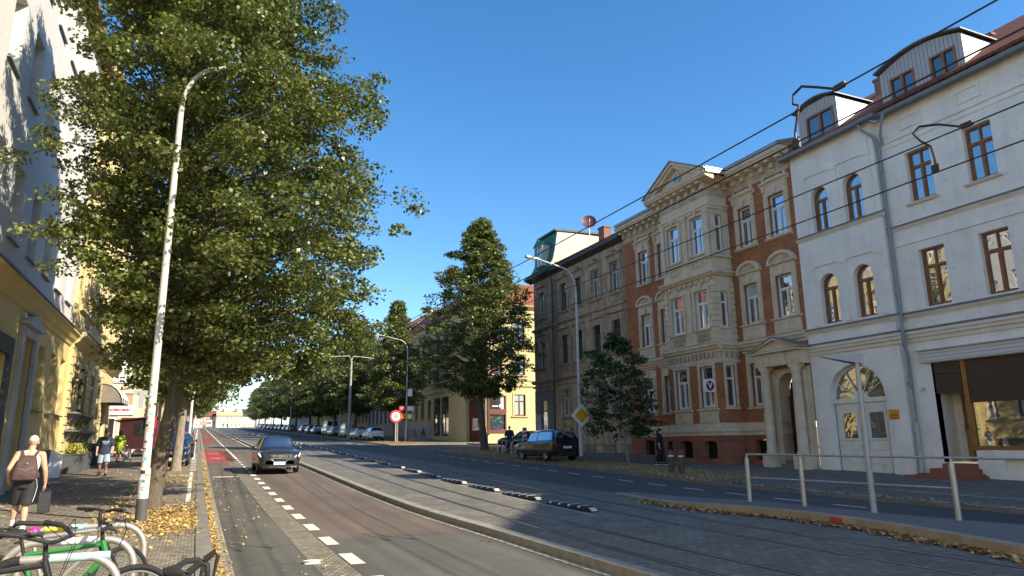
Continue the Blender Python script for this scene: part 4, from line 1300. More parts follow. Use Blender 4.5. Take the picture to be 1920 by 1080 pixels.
for a, b in DW + [DC]:
    for i, (c, e) in enumerate(dl):
        if a > 47 and i == 0: continue
        o = window(D, FB, a, b, c, e, 0.16, frame_w if (i == 0 or (a < 41 and i == 2) or a > 47) else frame_d, glass_n if i != 1 else glass_d, split=0.68)
        mb = MB()
        w_ = 0.24
        mb.fbox(FB, a - w_, a, c, e + 0.14, -0.02, 0.08)
        mb.fbox(FB, b, b + w_, c, e + 0.14, -0.02, 0.08)
        mb.fbox(FB, a, b, e, e + 0.137, -0.02, 0.08)
        if i:
            mb.fbox(FB, a - w_, b + w_, e + 0.143, e + 0.42, -0.02, 0.06)
            mb.fprof(FB, a - w_ - 0.1, b + w_ + 0.1, [(0, e + 0.58), (0.2, e + 0.54), (0.2, e + 0.47), (0.1, e + 0.42), (0, e + 0.42)])
        mb.build('window_surround', old_t, o)
        sill(o, FB, a, b, c - 0.02, old_t, 0.16, 0.14, 0.28)
        if i and a < 47:
            mb = MB()
            for u in (a - 0.42, b + 0.28):
                mb.fbox(FB, u, u + 0.14, c - 0.5, e + 0.42, -0.02, 0.05)
            for q in ((a - 0.2, b + 0.2, c - 0.62, c - 0.56), (a - 0.2, b + 0.2, c - 0.24, c - 0.18)):
                mb.fbox(FB, *q, -0.02, 0.04)
            mb.build('window_apron', old_t, o)
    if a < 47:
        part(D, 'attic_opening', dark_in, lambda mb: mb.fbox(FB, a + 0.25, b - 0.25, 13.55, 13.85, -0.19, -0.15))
for prof in ([(0, 6.3), (0.22, 6.25), (0.22, 6.17), (0.1, 6.06), (0, 6.0)], [(0, 10.35), (0.14, 10.32), (0.14, 10.24), (0.06, 10.16), (0, 10.14)], [(0, 5.85), (0.07, 5.83), (0.07, 5.72), (0, 5.7)]):
    cornice(D, FB, 36.32, 46.3, prof, old_t)
    cornice(D, FB, 46.3, 49.8, [(d + 0.04, v) for d, v in prof], old_t)
for u0, u1 in ((38.3, 39.1), (40.75, 41.5), (43.15, 43.7), (45.35, 46.2)):
    part(D, 'rendered_pier', old_t, lambda mb: [mb.fbox(FB, u0, u1, 2.6 + k * 0.36, 2.92 + k * 0.36, -0.02, 0.035) for k in range(8)])
def f(mb):
    mb.fprof(FB, 36.3, 46.4, [(0, 14.15), (0.28, 14.3), (0.45, 14.36), (0.46, 14.52), (0.36, 14.6), (0, 14.62)])
    mb.fprof(FB, 46.4, 50.1, [(0, 14.15), (0.38, 14.32), (0.62, 14.4), (0.63, 14.56), (0.5, 14.62), (0, 14.64)])
    mb.rings([[(x, 49.6 + 0.0, 14.15), (x, 50.1, 14.4), (x, 50.1, 14.56), (x, 49.6, 14.64)] for x in (23.4, 30)])
part(D, 'eaves', slate, f)
def f(mb):
    mb.hexa([(23.56, 36.3, 14.62), (23.56, 46.5, 14.62), (29.4, 46.5, 17.6), (29.4, 36.3, 17.6), (23.56, 36.3, 14.72), (23.56, 46.5, 14.72), (29.4, 46.5, 17.75), (29.4, 36.3, 17.75)])
    mb.hexa([(35.2, 36.3, 14.62), (35.2, 46.5, 14.62), (29.4, 46.5, 17.6), (29.4, 36.3, 17.6), (35.2, 36.3, 14.72), (35.2, 46.5, 14.72), (29.4, 46.5, 17.74), (29.4, 36.3, 17.74)])
rfd = part(D, 'roof', slate, f)
part(rfd, 'chimney', chim_brick, lambda mb: (mb.box(26.7, 27.3, 42.9, 43.7, 16.0, 17.35), mb.box(26.65, 27.35, 42.85, 43.75, 17.35, 17.47)))
def f(mb):
    # mansard of the corner: curved green copper front
    prof = [(23.45, 14.64), (23.9, 14.9), (24.15, 15.4), (24.35, 16.2), (24.5, 17.2), (24.62, 17.85)]
    mb.rings([[(x, 46.62, z) for x, z in prof] + [(30, 46.62, 17.85), (30, 46.62, 14.64)], [(x, 50.0 - (z - 14.64) * 0.22, z) for x, z in prof] + [(30, 49.4, 17.85), (30, 50.0, 14.64)]])
mans = part(D, 'mansard', green_cu, f)
part(mans, 'mansard_side', fibre, lambda mb: mb.rings([[(24.0, y, 15.15), (24.2, y, 15.5), (24.4, y, 16.3), (24.55, y, 17.2), (24.65, y, 17.8), (29.4, y, 17.8), (29.4, y, 17.5), (24.0, y, 14.85)] for y in (46.50, 46.60)]))
part(mans, 'mansard_top', slate, lambda mb: mb.hexa([(24.4, 46.4, 17.82), (24.4, 49.6, 17.82), (30, 49.6, 18.0), (30, 46.4, 18.0), (24.4, 46.4, 17.98), (24.4, 49.6, 17.98), (30, 49.6, 18.15), (30, 46.4, 18.15)]))
def f(mb):
    F = FR(23.85)
    for q in ((47.45, 47.6, 15.2, 16.95), (48.7, 48.85, 15.2, 16.95), (47.6, 48.7, 16.8, 16.95), (47.6, 48.7, 15.2, 15.3)):
        mb.fbox(F, *q, -0.6, 0.08)
    mb.rings([[F.p(47.3, 16.95, d), F.p(48.15, 17.45, d), F.p(49.0, 16.95, d)] for d in (-0.7, 0.16)], 1)
    mb.poly([F.p(47.6, 15.3, 0.02), F.p(48.7, 15.3, 0.02), F.p(48.7, 16.8, 0.02), F.p(47.6, 16.8, 0.02)], 2)
    mb.fbox(F, 48.12, 48.18, 15.3, 16.8, 0.0, 0.05)
part(mans, 'dormer', [fibre, green_cu, glass_d], f)
def f(mb):
    mb.tube([(23.6, 46.2, 14.3), (23.75, 46.2, 14.0), (23.9, 46.2, 13.6), (23.91, 46.2, 0.9)], 0.06, 8)
part(D, 'downpipe', plain('downpipe_dark', (0.06, 0.06, 0.062), 0.5), f, 40)
def f(mb):
    for q in ((47.45, 47.56, 1.4, 4.8), (48.44, 48.55, 1.4, 4.8), (47.56, 48.44, 4.68, 4.8), (47.56, 48.44, 3.9, 4.0), (47.56, 48.44, 1.4, 1.6)):
        mb.fbox(FB, *q, -0.1, 0.0)
sdoor = part(D, 'shop_door', grey_p, f)
part(sdoor, 'pane', glass_n, lambda mb: mb.poly([FB.p(47.56, 1.6, -0.06), FB.p(48.44, 1.6, -0.06), FB.p(48.44, 4.68, -0.06), FB.p(47.56, 4.68, -0.06)]))
part(D, 'door_jamb', plain('pale_blue_jamb', (0.33, 0.37, 0.40), 0.7), lambda mb: mb.fbox(FB, 48.6, 49.5, 1.0, 3.7, 0.031, 0.045))
# cellar plinth with boarded openings
def f(mb):
    mb.wall(FB, 36.32, 46.1, 0.0, 1.5, [(37.2, 38.2, 0.95, 1.45), (39.6, 40.6, 0.95, 1.45), (42.0, 43.0, 0.95, 1.45), (44.2, 45.1, 0.95, 1.45)], 0.3, d=0.06)
part(D, 'plinth', brickmat('pale_plinth_blocks', (0.30, 0.26, 0.21), (0.22, 0.19, 0.16), (0.09, 0.08, 0.07), 0.5, 0.22, 0.02), f)
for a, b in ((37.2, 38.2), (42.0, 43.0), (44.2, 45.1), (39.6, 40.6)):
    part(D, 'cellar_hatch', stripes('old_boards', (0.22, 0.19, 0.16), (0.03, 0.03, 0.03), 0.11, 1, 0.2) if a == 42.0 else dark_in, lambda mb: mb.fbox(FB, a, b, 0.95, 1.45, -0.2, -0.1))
def f(mb):
    r = random.Random(5)
    for k in range(9):
        u0 = 41.2 + k * 0.47
        pts = []
        for i in range(9):
            pts.append(FB.p(u0 + 0.23 * math.sin(i * 1.1 + r.random() * 2) + 0.05 * i, 2.35 + 0.42 * math.sin(i * 0.9 + k) + 0.1 * r.random(), 0.012))
        mb.tube(pts, 0.045, 5, k % 2, flat=0.3)
part(D, 'graffiti', [plain('spray_pale', (0.42, 0.40, 0.37), 0.8), plain('spray_black', (0.02, 0.02, 0.022), 0.7)], f)
# a satellite dish on its roof
S_ = thing('satellite_dish', 'dark round satellite dish on a white mast above the weathered roof', 'satellite dish', (25.5, 43.0, 15.6), world=True)
def f(mb):
    c = Vector((25.45, 42.95, 17.55)); n = Vector((-0.45, -0.85, 0.3)).normalized()
    x = n.cross(Vector((0, 0, 1))).normalized(); y = n.cross(x)
    rs = [[c + n * (0.16 * (r / 0.55) ** 2) + x * r * math.cos(2 * PI * j / 20) + y * r * math.sin(2 * PI * j / 20) for j in range(20)] for r in (0.02, 0.2, 0.4, 0.55)]
    rs += [[p - n * 0.02 for p in q] for q in rs[::-1]]
    mb.rings(rs)
part(S_, 'reflector', plain('dish_red_brown', (0.11, 0.035, 0.03), 0.5), f, 50)
part(S_, 'mast', pvc, lambda mb: (mb.cyl((25.5, 43.0, 15.5), (25.5, 43.0, 17.5), 0.035), mb.tube([(25.3, 42.6, 17.15), (25.1, 42.25, 17.4), (25.2, 42.4, 17.65)], 0.02, 6)))
# ---------------------------------------------------------------- plainer houses
yel = plain('plaster_pale_yellow', (0.58, 0.48, 0.235), 0.88, 0.06, 1.2, stain=0.12, fine=50, bmp=0.08)
yel_t = plain('yellow_trim', (0.52, 0.43, 0.24), 0.85, 0.07, 2, stain=0.15)
yel_s = plain('plaster_sand', (0.50, 0.40, 0.24), 0.9, 0.1, 1.2, stain=0.3)
ochre = plain('plaster_ochre', (0.60, 0.47, 0.21), 0.88, 0.07, 1.0, stain=0.15, fine=40, bmp=0.15)
cream = plain('plaster_cream', (0.56, 0.50, 0.37), 0.88, 0.05, 1.2, stain=0.12)
greyw = plain('plaster_light_grey', (0.45, 0.44, 0.42), 0.88, 0.08, 1.2, stain=0.3)
greyu = plain('plaster_off_white', (0.56, 0.54, 0.50), 0.88, 0.05, 1.0, stain=0.12, fine=40, bmp=0.1)
rose = plain('plaster_rose', (0.42, 0.27, 0.2), 0.88, 0.08, 1.2, stain=0.2)
maroon = plain('maroon_paint', (0.14, 0.032, 0.028), 0.55, 0.12, 4)
anth = plain('anthracite', (0.075, 0.08, 0.09), 0.6, 0.12, 3)
def gable_roof(H, x0, x1, y0, y1, z0, zr, mat, ov=0.45):
    mb = MB()
    xm = (x0 + x1) / 2
    s_ = 1 if x1 > x0 else -1
    for a, k in ((x0 - s_ * ov, 0.0), (x1 + s_ * ov, 0.002)):
        mb.hexa([(a, y0, z0), (a, y1, z0), (xm, y1, zr + k), (xm, y0, zr + k), (a, y0, z0 + 0.16), (a, y1, z0 + 0.16), (xm, y1, zr + 0.18 + k), (xm, y0, zr + 0.18 + k)])
    return mb.build('roof', mat, H)
def body(H, x0, x1, y0, y1, z1, zr, wm, F, holes, zb=0.0, rev=0.16):
    """street front with openings, the other three walls and the two gables"""
    mb = MB()
    mb.wall(F, y0, y1, zb, z1, holes, rev)
    for y in (y0, y1):
        mb.poly([(x0, y, zb), (x1, y, zb), (x1, y, z1), ((x0 + x1) / 2, y, zr), (x0, y, z1)])
    mb.poly([(x1, y0, zb), (x1, y1, zb), (x1, y1, z1), (x1, y0, z1)])
    return mb.build('wall', wm, H)
EAV = lambda z, d=0.4: [(0, z - 0.35), (d * 0.4, z - 0.25), (d, z - 0.12), (d + 0.05, z), (0, z + 0.02)]
def simple_house(label, x, depth, y0, y1, rows, cols, ww, ze, zr, wm, rm, tm, right=True, frame=None, gl=None, far=False, name='terraced_house', shops=(), chim=(), dorm=()):
    F = FR(x) if right else FL(x)
    x1 = x + depth if right else x - depth
    zb = zp(y0) - 0.3
    H = thing(name, label, 'house', (x, (y0 + y1) / 2, zp((y0 + y1) / 2)), world=True)
    wins = [(c - ww / 2, c + ww / 2, a, b) for c in cols for a, b in rows]
    body(H, x, x1, y0, y1, ze, zr, wm, F, wins + [s_ for s_ in shops], zb)
    for a, b, c, e in wins:
        o = window(H, F, a, b, c, e, 0.13, frame or pvc, gl or glass_n, fw=0.09 if far else 0.07)
        mb = MB()
        for q in ((a - 0.14, a, c, e + 0.14), (b, b + 0.14, c, e + 0.14), (a, b, e, e + 0.137)):
            mb.fbox(F, *q, -0.02, 0.05)
        mb.fprof(F, a - 0.22, b + 0.22, [(0, c), (0.12, c - 0.03), (0.12, c - 0.1), (0, c - 0.12)])
        if e - c > 1.9:
            mb.fprof(F, a - 0.24, b + 0.24, [(0, e + 0.36), (0.16, e + 0.32), (0.16, e + 0.26), (0, e + 0.2)])
        mb.build('window_surround', tm, o)
    for a, b, c, e in shops:
        window(H, F, a, b, c, e, 0.12, maroon, glass_s, mull=True, fw=0.1, name='shop_window')
    cornice(H, F, y0, y1, EAV(ze + 0.1), tm, 'eaves')
    for i, (a, b) in enumerate(rows[:-1]):
        z = (b + rows[i + 1][0]) / 2
        cornice(H, F, y0, y1, [(0, z + 0.15), (0.14, z + 0.1), (0.14, z), (0.05, z - 0.1), (0, z - 0.1)], tm, 'string_course')
    r = gable_roof(H, x, x1, y0, y1, ze + 0.05, zr, rm)
    xm = (x + x1) / 2
    for cy in chim:
        part(r, 'chimney', chim_brick, lambda mb: (mb.box(xm - 0.3, xm + 0.3, cy, cy + 0.8, zr - 1, zr + 1.1), mb.box(xm - 0.35, xm + 0.35, cy - 0.05, cy + 0.85, zr + 1.1, zr + 1.22)))
    return H, F
# --- yellow corner house beyond the side street
Y_ = thing('yellow_corner_house', 'pale yellow corner house with a maroon corner door behind the street tree', 'house', (26, 72, 1.7), world=True)
XS, YSd = 25.0, 66.0
FYs, FYr = FS(YSd), FR(XS)
sidew = [(29.5, 30.75), (33.0, 34.25), (36.5, 37.75)]
rowsY = [(4.28, 6.45), (8.45, 10.3), (11.75, 13.95)]
strw = [80.6, 83.4, 86.0, 88.8, 91.6]
hs = [(a, b, c, e) for a, b in sidew for c, e in rowsY] + [(26.75, 28.45, 2.55, 6.2)] + [(26.9, 28.15, c, e) for c, e in rowsY[1:]]
hr = [(c - 0.55, c + 0.55, 4.5, 6.6) for c in strw] + [(c - 0.55, c + 0.55, a, b) for c in [71.5, 74.5, 77.5] + strw for a, b in rowsY[1:]] + [(73.6, 76.2, 2.4, 6.7), (76.5, 79.0, 2.4, 6.7)]
cx = Fac((24.97, 68.6), (0.5414, -0.8408), (-0.8408, -0.5414))
CW = 3.04
def f(mb):
    mb.wall(FYs, 26.6, 42.0, 0.8, 15.6, hs, 0.2)
    mb.wall(FYr, 68.6, 94.0, 1.2, 15.6, hr, 0.2)
    mb.wall(cx, 0.0, CW, 0.9, 15.6, [(0.55, 2.4, 1.75, 6.3)] + [(0.9, 2.1, a, b) for a, b in rowsY[1:]], 0.3)
    mb.poly([(25, 94, 1), (37, 94, 1), (37, 94, 15.6), (31, 94, 19), (25, 94, 15.6)])
    mb.poly([(42, 66, 0), (42, 78, 0), (42, 78, 15.6), (42, 66, 15.6)])
part(Y_, 'wall', yel, f)
def wtrim(o, F, a, b, c, e, m, s_=True):
    mb = MB()
    for q in ((a - 0.18, a, c, e + 0.18), (b, b + 0.18, c, e + 0.18), (a, b, e, e + 0.177)):
        mb.fbox(F, *q, -0.02, 0.06)
    if s_: mb.fprof(F, a - 0.3, b + 0.3, [(0, c), (0.16, c - 0.03), (0.16, c - 0.12), (0, c - 0.16)])
    mb.build('window_surround', m, o)
for a, b, c, e in hs:
    if c == 2.55: continue
    o = window(Y_, FYs, a, b, c, e, 0.18, maroon, glass_n, fw=0.08, mull=2)
    wtrim(o, FYs, a, b, c, e, yel_t)
    if c > 8 and c < 9:
        part(o, 'window_hood', yel_t, lambda mb: mb.rings([[FYs.p(u, v, d) for u, v in [(a - 0.3, e + 0.3), (b + 0.3, e + 0.3)] + arch_pts(a - 0.3, b + 0.3, e + 0.45, e + 0.75)[::-1]] for d in (-0.02, 0.15)]))
for a, b, c, e in hr:
    if c == 2.4: continue
    o = window(Y_, FYr, a, b, c, e, 0.18, frame_d, glass_n, fw=0.08)
    wtrim(o, FYr, a, b, c, e, yel_t)
for a, b in ((73.6, 76.2), (76.5, 79.0)):
    window(Y_, FYr, a, b, 2.4, 6.7, 0.12, anth, glass_s, split=0.8, fw=0.12, name='shop_window')
def f(mb):
    for q in ((26.6, 26.75, 2.4, 6.35), (28.45, 28.6, 2.4, 6.35), (26.75, 28.45, 6.2, 6.348), (26.75, 28.45, 4.42, 4.95), (26.75, 28.45, 2.55, 2.9)):
        mb.fbox(FYs, *q, -0.1, 0.06)
sw = part(Y_, 'shop_window', maroon, f)
part(sw, 'pane', glass_s, lambda mb: mb.poly([FYs.p(26.75, 2.6, -0.08), FYs.p(28.45, 2.6, -0.08), FYs.p(28.45, 6.2, -0.08), FYs.p(26.75, 6.2, -0.08)]))
def f(mb):
    mb.fbox(FYs, 26.78, 28.42, 2.92, 4.40, -0.078, -0.07, 0)
    r = random.Random(3)
    for k in range(16):
        u, v = 26.95 + 1.3 * r.random(), 3.05 + 1.2 * r.random()
        pts = [FYs.p(u + 0.16 * math.cos(i * 0.9 + k), v + 0.14 * math.sin(i * 0.7 + k * 2), -0.068) for i in range(6)]
        mb.tube(pts, 0.035, 5, 1 + k % 3, flat=0.4)
part(sw, 'neon_poster', [black_rubber, plain('poster_green', (0.04, 0.55, 0.28), 0.5), plain('poster_blue', (0.06, 0.16, 0.5), 0.5), plain('poster_cyan', (0.12, 0.5, 0.62), 0.5)], f)
part(sw, 'sign_strip', [pvc], lambda mb: (mb.fbox(FYs, 27.1, 27.75, 5.2, 5.3, -0.075, -0.07), mb.fbox(FYs, 27.85, 28.1, 5.15, 5.45, -0.075, -0.07)))
for z, d in ((7.3, 0.16), (7.9, 0.1), (11.0, 0.16), (15.0, 0.12)):
    for F, u0, u1 in ((FYs, 26.6, 42), (FYr, 68.6, 94), (cx, 0.0, CW)):
        cornice(Y_, F, u0, u1, [(0, z + 0.12), (d, z + 0.08), (d, z), (d * 0.4, z - 0.1), (0, z - 0.12)], yel_t, 'string_course')
for F, u0, u1 in ((FYs, 26.4, 42), (FYr, 68.6, 94), (cx, -0.2, CW + 0.2)):
    cornice(Y_, F, u0, u1, EAV(15.8, 0.5), yel_t, 'eaves')
def f(mb):
    mb.fbox(cx, 0.6, 2.35, 1.75, 4.9, -0.28, -0.2)
    mb.fbox(cx, 0.6, 2.35, 4.9, 6.25, -0.28, -0.24)
    for u0 in (0.72, 1.54):
        for z0, z1 in ((1.9, 2.7), (4.2, 4.75)):
            mb.fbox(cx, u0, u0 + 0.7, z0, z1, -0.2, -0.17)
dY = part(Y_, 'door', maroon, f)
part(dY, 'pane', glass_d, lambda mb: mb.poly([cx.p(0.95, 2.85, -0.195), cx.p(2.0, 2.85, -0.195), cx.p(2.0, 4.1, -0.195), cx.p(0.95, 4.1, -0.195)]))
part(dY, 'notice', pvc, lambda mb: (mb.fbox(cx, 1.15, 1.6, 3.4, 4.05, -0.19, -0.185), mb.fbox(cx, 1.3, 1.95, 2.9, 3.2, -0.19, -0.186)))
def f(mb):
    for u0 in (0.05, 2.5):
        mb.fbox(cx, u0, u0 + 0.45, 1.0, 2.9, -0.02, 0.3)
        mb.fbox(cx, u0 + 0.06, u0 + 0.39, 2.9, 6.4, -0.02, 0.18)
    mb.fbox(cx, -0.02, CW + 0.02, 6.4, 6.9, -0.02, 0.32)
    mb.fbox(cx, 0.3, 2.7, 1.2, 1.6, -0.3, 0.5)
part(Y_, 'door_surround', yel_t, f)
window(Y_, cx, 0.9, 2.1, rowsY[1][0], rowsY[1][1], 0.18, frame_d)
window(Y_, cx, 0.9, 2.1, rowsY[2][0], rowsY[2][1], 0.18, frame_d)
def f(mb):
    mb.wall(FYr, 79.6, 94, 1.3, 4.1, [], d=0.05)
    for k in range(7):
        u0 = 80 + k * 1.9
        mb.tube([FYr.p(u0 + i * 0.22, 2.9 + 0.6 * math.sin(i * 1.7 + k), 0.07) for i in range(8)], 0.06, 5, 1 + k % 2, flat=0.3)
part(Y_, 'plinth', [greyw, MATS['spray_pale'], MATS['spray_black']], f)
def f(mb):
    p0 = [(24.5, 68.4), (26.4, 65.5), (42, 65.5), (42, 78), (37, 80), (37, 94), (24.5, 94)]
    p1 = [(27.6, 69.6), (28.3, 68.6), (38.5, 68.6), (38.5, 75), (33.5, 78), (33.5, 91), (27.6, 91)]
    mb.rings([[(x, y, 15.78) for x, y in p0], [(x, y, 18.7) for x, y in p1], [(30.5, 72, 19.6), (30.6, 72, 19.6), (35.5, 72, 19.6), (35.5, 72.1, 19.6), (31, 74, 19.6), (31, 88, 19.6), (30.5, 88, 19.6)]])
part(Y_, 'roof', tiles, f)
# --- row beyond it on the right
R3 = lambda y, z=0.0: [(a + zp(y) + z, b + zp(y) + z) for a, b in ((2.1, 4.3), (5.9, 8.1), (9.6, 11.7))]
def cols(y0, y1, n): return [y0 + (y1 - y0) * (i + 0.5) / n for i in range(n)]
simple_house('light grey three storey house half hidden behind the street trees', 24.6, 11, 94, 112, R3(97), cols(94, 112, 7), 1.1, 16.2, 20.5, greyw, tiles, greyw, frame=anth, chim=(109,), far=True)
simple_house('ochre house with a red chimney behind the trees up the hill', 24.6, 11, 112, 127, R3(115), cols(112, 127, 6), 1.1, 15.8, 20.4, yel_s, tiles, yel_t, frame=anth, chim=(124,), far=True)
simple_house('rose plastered house up the hill on the right', 24.6, 11, 127, 150, R3(132), cols(127, 150, 8), 1.1, 17.0, 20.6, rose, tiles, yel_t, far=True)
simple_house('sand coloured house in the shade of the upper trees', 24.6, 11, 150, 178, R3(158), cols(150, 178, 9), 1.1, 18.0, 21.8, yel_s, slate, yel_t, far=True)
simple_house('long grey house near the top of the right side', 24.6, 11, 178, 215, R3(190), cols(178, 215, 11), 1.1, 19.0, 22.5, greyw, tiles, greyw, far=True)
def end_house(label, x0, x1, y, zr, wm, rm, n, chimneys=0):
    F = FS(y)
    H = thing('end_house', label, 'house', ((x0 + x1) / 2, y, 9), world=True)
    ww = (x1 - x0) / n
    hh = [(x0 + ww * (i + 0.3), x0 + ww * (i + 0.7), z, z + 1.9) for i in range(n) for z in (10.8, 14.2)]
    def f(mb):
        mb.wall(F, x0, x1, 6.0, 17.0, hh, 0.2)
        for x in (x0, x1):
            mb.poly([(x, y, 6), (x, y + 12, 6), (x, y + 12, 17), (x, y + 6, zr), (x, y, 17)])
    part(H, 'wall', wm, f)
    for h in hh: window(H, F, *h, 0.12, pvc, glass_d, fw=0.12)
    r = part(H, 'roof', rm, lambda mb: mb.rings([[(x, y - 0.5, 16.8), (x, y + 6, zr), (x, y + 12.5, 16.8), (x, y + 12.5, 17.1), (x, y + 6, zr + 0.3), (x, y - 0.5, 17.1)] for x in (x0 - 0.2, x1 + 0.2)]))
    for k in range(chimneys):
        xx = x0 + (x1 - x0) * (k + 0.5) / chimneys
        part(r, 'chimney', chim_brick, lambda mb: mb.box(xx - 0.5, xx + 0.5, y + 4, y + 5, zr - 2, zr + 1.3))
end_house('far brownish block left of the tram at the end of the street', -9.5, 0.5, 400, 19.0, greyw, tiles, 5)
end_house('far pinkish house behind the tram at the end of the street', 0.6, 8.4, 405, 19.6, rose, tiles, 4)
end_house('far sunlit cream house with red chimneys right of the tram', 8.6, 21.0, 398, 19.4, cream, yel_t, 6, 2)
end_house('far grey house at the end of the street behind the last right trees', 21.2, 36.0, 402, 20.5, greyw, slate, 6)
# ---------------------------------------------------------------- left side of the street
XL = -5.25
FA = FL(XL)
A = thing('ochre_white_house', 'tall house with an ochre ground floor and bare off white upper wall beside the pavement', 'house', (XL, 12, 0.1), world=True)
upw = [20.75 + 2.4 * k for k in range(-12, 6)]
hA = [(c - 0.57, c + 0.57, z, z + 2.15) for c in upw for z in (7.42, 11.6, 15.4)]
gw = [(28.7, 29.75), (30.95, 32.0), (33.15, 34.1)]
hg = [(a, b, 2.95, 5.15) for a, b in gw] + [(25.95, 27.6, 0.1, 5.1), (20.6, 24.4, 0.7, 4.3), (14.5, 18.8, 0.7, 4.3), (9.0, 12.5, 0.7, 4.3)] + [(c - 0.6, c + 0.6, 2.6, 4.9) for c in (5, 2, -1, -4, -8, -12, -16)]
def f(mb):
    mb.wall(FA, -22.0, 34.6, 6.0, 18.4, hA, 0.38)
    mb.poly([(XL, 34.6, 0), (XL - 12, 34.6, 0), (XL - 12, 34.6, 18.4), (XL, 34.6, 18.4)])
    mb.poly([(XL, -22, 0), (XL - 12, -22, 0), (XL - 12, -22, 18.4), (XL, -22, 18.4)])
    mb.poly([(XL - 12, -22, 0), (XL - 12, 34.6, 0), (XL - 12, 34.6, 18.4), (XL - 12, -22, 18.4)])
part(A, 'wall', greyu, f)
part(A, 'ground_floor_wall', ochre, lambda mb: mb.wall(FA, -22.0, 34.6, -0.3, 6.0, hg, 0.35))
cornice(A, FA, -22, 34.6, [(0, 6.42), (0.12, 6.44), (0.36, 6.40), (0.38, 6.30), (0.3, 6.24), (0.2, 6.08), (0.1, 5.98), (0.06, 5.88), (0, 5.86)], ochre)
cornice(A, FA, -22, 34.62, [(0, 6.47), (0.41, 6.43), (0.41, 6.405), (0, 6.425)], lead, 'flashing')
for a, b, c, e in hA:
    o = window(A, FA, a, b, c, e, 0.34, pvc, glass_n)
    part(o, 'window_sill', lead, lambda mb: mb.fprof(FA, a - 0.06, b + 0.06, [(-0.34, c + 0.02), (0.09, c - 0.03), (0.09, c - 0.07), (-0.34, c - 0.0)]))
for a, b in gw:
    o = window(A, FA, a, b, 2.95, 5.15, 0.3, pvc, glass_d)
    part(o, 'window_sill', lead, lambda mb: mb.fprof(FA, a - 0.1, b + 0.1, [(-0.3, 2.95), (0.14, 2.9), (0.14, 2.85), (-0.3, 2.9)]))
for a, b, c, e in hg[7:]:
    window(A, FA, a, b, c, e, 0.3, pvc, glass_n)
for a, b in ((20.6, 24.4), (14.5, 18.8), (9.0, 12.5)):
    window(A, FA, a, b, 0.7, 4.3, 0.2, anth, glass_s, split=0.8, fw=0.14, name='shop_window')
    part(A, 'shop_surround', anth, lambda mb: [mb.fbox(FA, *q, -0.02, 0.1) for q in ((a - 0.35, a, 0.0, 4.8), (b, b + 0.35, 0.0, 4.8), (a, b, 4.3, 4.798), (a, b, 0.0, 0.68))])
mb = MB(); mb.fbox(FA, 22.7, 23.9, 2.0, 3.5, -0.19, -0.18)
po = mb.build('poster', plain('poster_magenta', (0.30, 0.05, 0.17), 0.5), A)
def f(mb):
    mb.fbox(FA, 25.6, 25.95, 0.0, 5.1, -0.02, 0.12)
    mb.fbox(FA, 27.6, 27.95, 0.0, 5.1, -0.02, 0.12)
    mb.fbox(FA, 25.6, 27.95, 5.1, 5.4, -0.02, 0.10)
    mb.fprism(FA, [(25.45, 5.42), (28.1, 5.42), (28.1, 5.5), (26.78, 5.85), (25.45, 5.5)], -0.02, 0.24)
part(A, 'door_surround', greyw, f)
def f(mb):
    mb.fbox(FA, 25.97, 27.58, 0.1, 3.6, -0.34, -0.26)
    mb.fbox(FA, 26.75, 26.82, 0.12, 3.58, -0.26, -0.22)
    for u0 in (26.08, 26.92):
        mb.fbox(FA, u0, u0 + 0.55, 0.3, 1.3, -0.26, -0.23)
    for q in ((25.97, 26.07, 3.6, 5.08), (27.48, 27.58, 3.6, 5.08), (26.07, 27.48, 3.6, 3.75), (26.07, 27.48, 5.0, 5.08)):
        mb.fbox(FA, *q, -0.34, -0.22)
dA = part(A, 'door', anth, f)
part(dA, 'pane', glass_n, lambda mb: mb.poly([FA.p(26.0, 3.7, -0.3), FA.p(27.5, 3.7, -0.3), FA.p(27.5, 5.0, -0.3), FA.p(26.0, 5.0, -0.3)]))
part(A, 'plinth', plain('dark_plinth', (0.10, 0.095, 0.085), 0.85, 0.15), lambda mb: mb.wall(FA, 27.96, 33.7, -0.2, 1.55, [], d=0.05))
gable_roof(A, XL, XL - 12, -22, 34.6, 18.4, 20.2, tiles)
# rusticated yellow house further up
FBl = FL(-5.15)
Bh = thing('rusticated_yellow_house', 'warm yellow house with banded ground floor and heavy cornice by the grey planters', 'house', (-5.15, 42, 0.8), world=True)
gB = [(35.6, 36.8), (38.3, 39.5), (41.0, 42.2), (43.6, 44.7)]
hB = [(a, b, 2.55, 5.2) for a, b in gB] + [(46.6, 48.6, 0.9, 4.2)] + [(a, b, z, z + 2.2) for a, b in gB + [(46.4, 47.6), (49.0, 50.2)] for z in (7.7, 11.6, 15.2)]
def f(mb):
    mb.wall(FBl, 34.62, 51.0, 0.0, 19.0, hB, 0.25)
    mb.poly([(-5.15, 34.62, 0), (-6, 34.62, 0), (-6, 34.62, 19), (-5.15, 34.62, 19)])
    mb.poly([(-5.15, 51, 0), (-17, 51, 0), (-17, 51, 19), (-5.15, 51, 19)])
    mb.poly([(-17, 34.62, 0), (-17, 51, 0), (-17, 51, 19), (-17, 34.62, 19)])
    for k in range(13):
        z = 1.5 + k * 0.36
        for u0, u1 in ((34.64, 35.5), (36.9, 38.2), (39.6, 40.9), (42.3, 43.5), (44.8, 46.4)):
            mb.fbox(FBl, u0, u1, z, z + 0.31, -0.02, 0.05)
part(Bh, 'wall', yel, f)
cornice(Bh, FBl, 34.62, 51.0, [(0, 6.5), (0.2, 6.52), (0.46, 6.46), (0.48, 6.34), (0.36, 6.26), (0.24, 6.1), (0.1, 6.0), (0, 5.95)], yel_t)
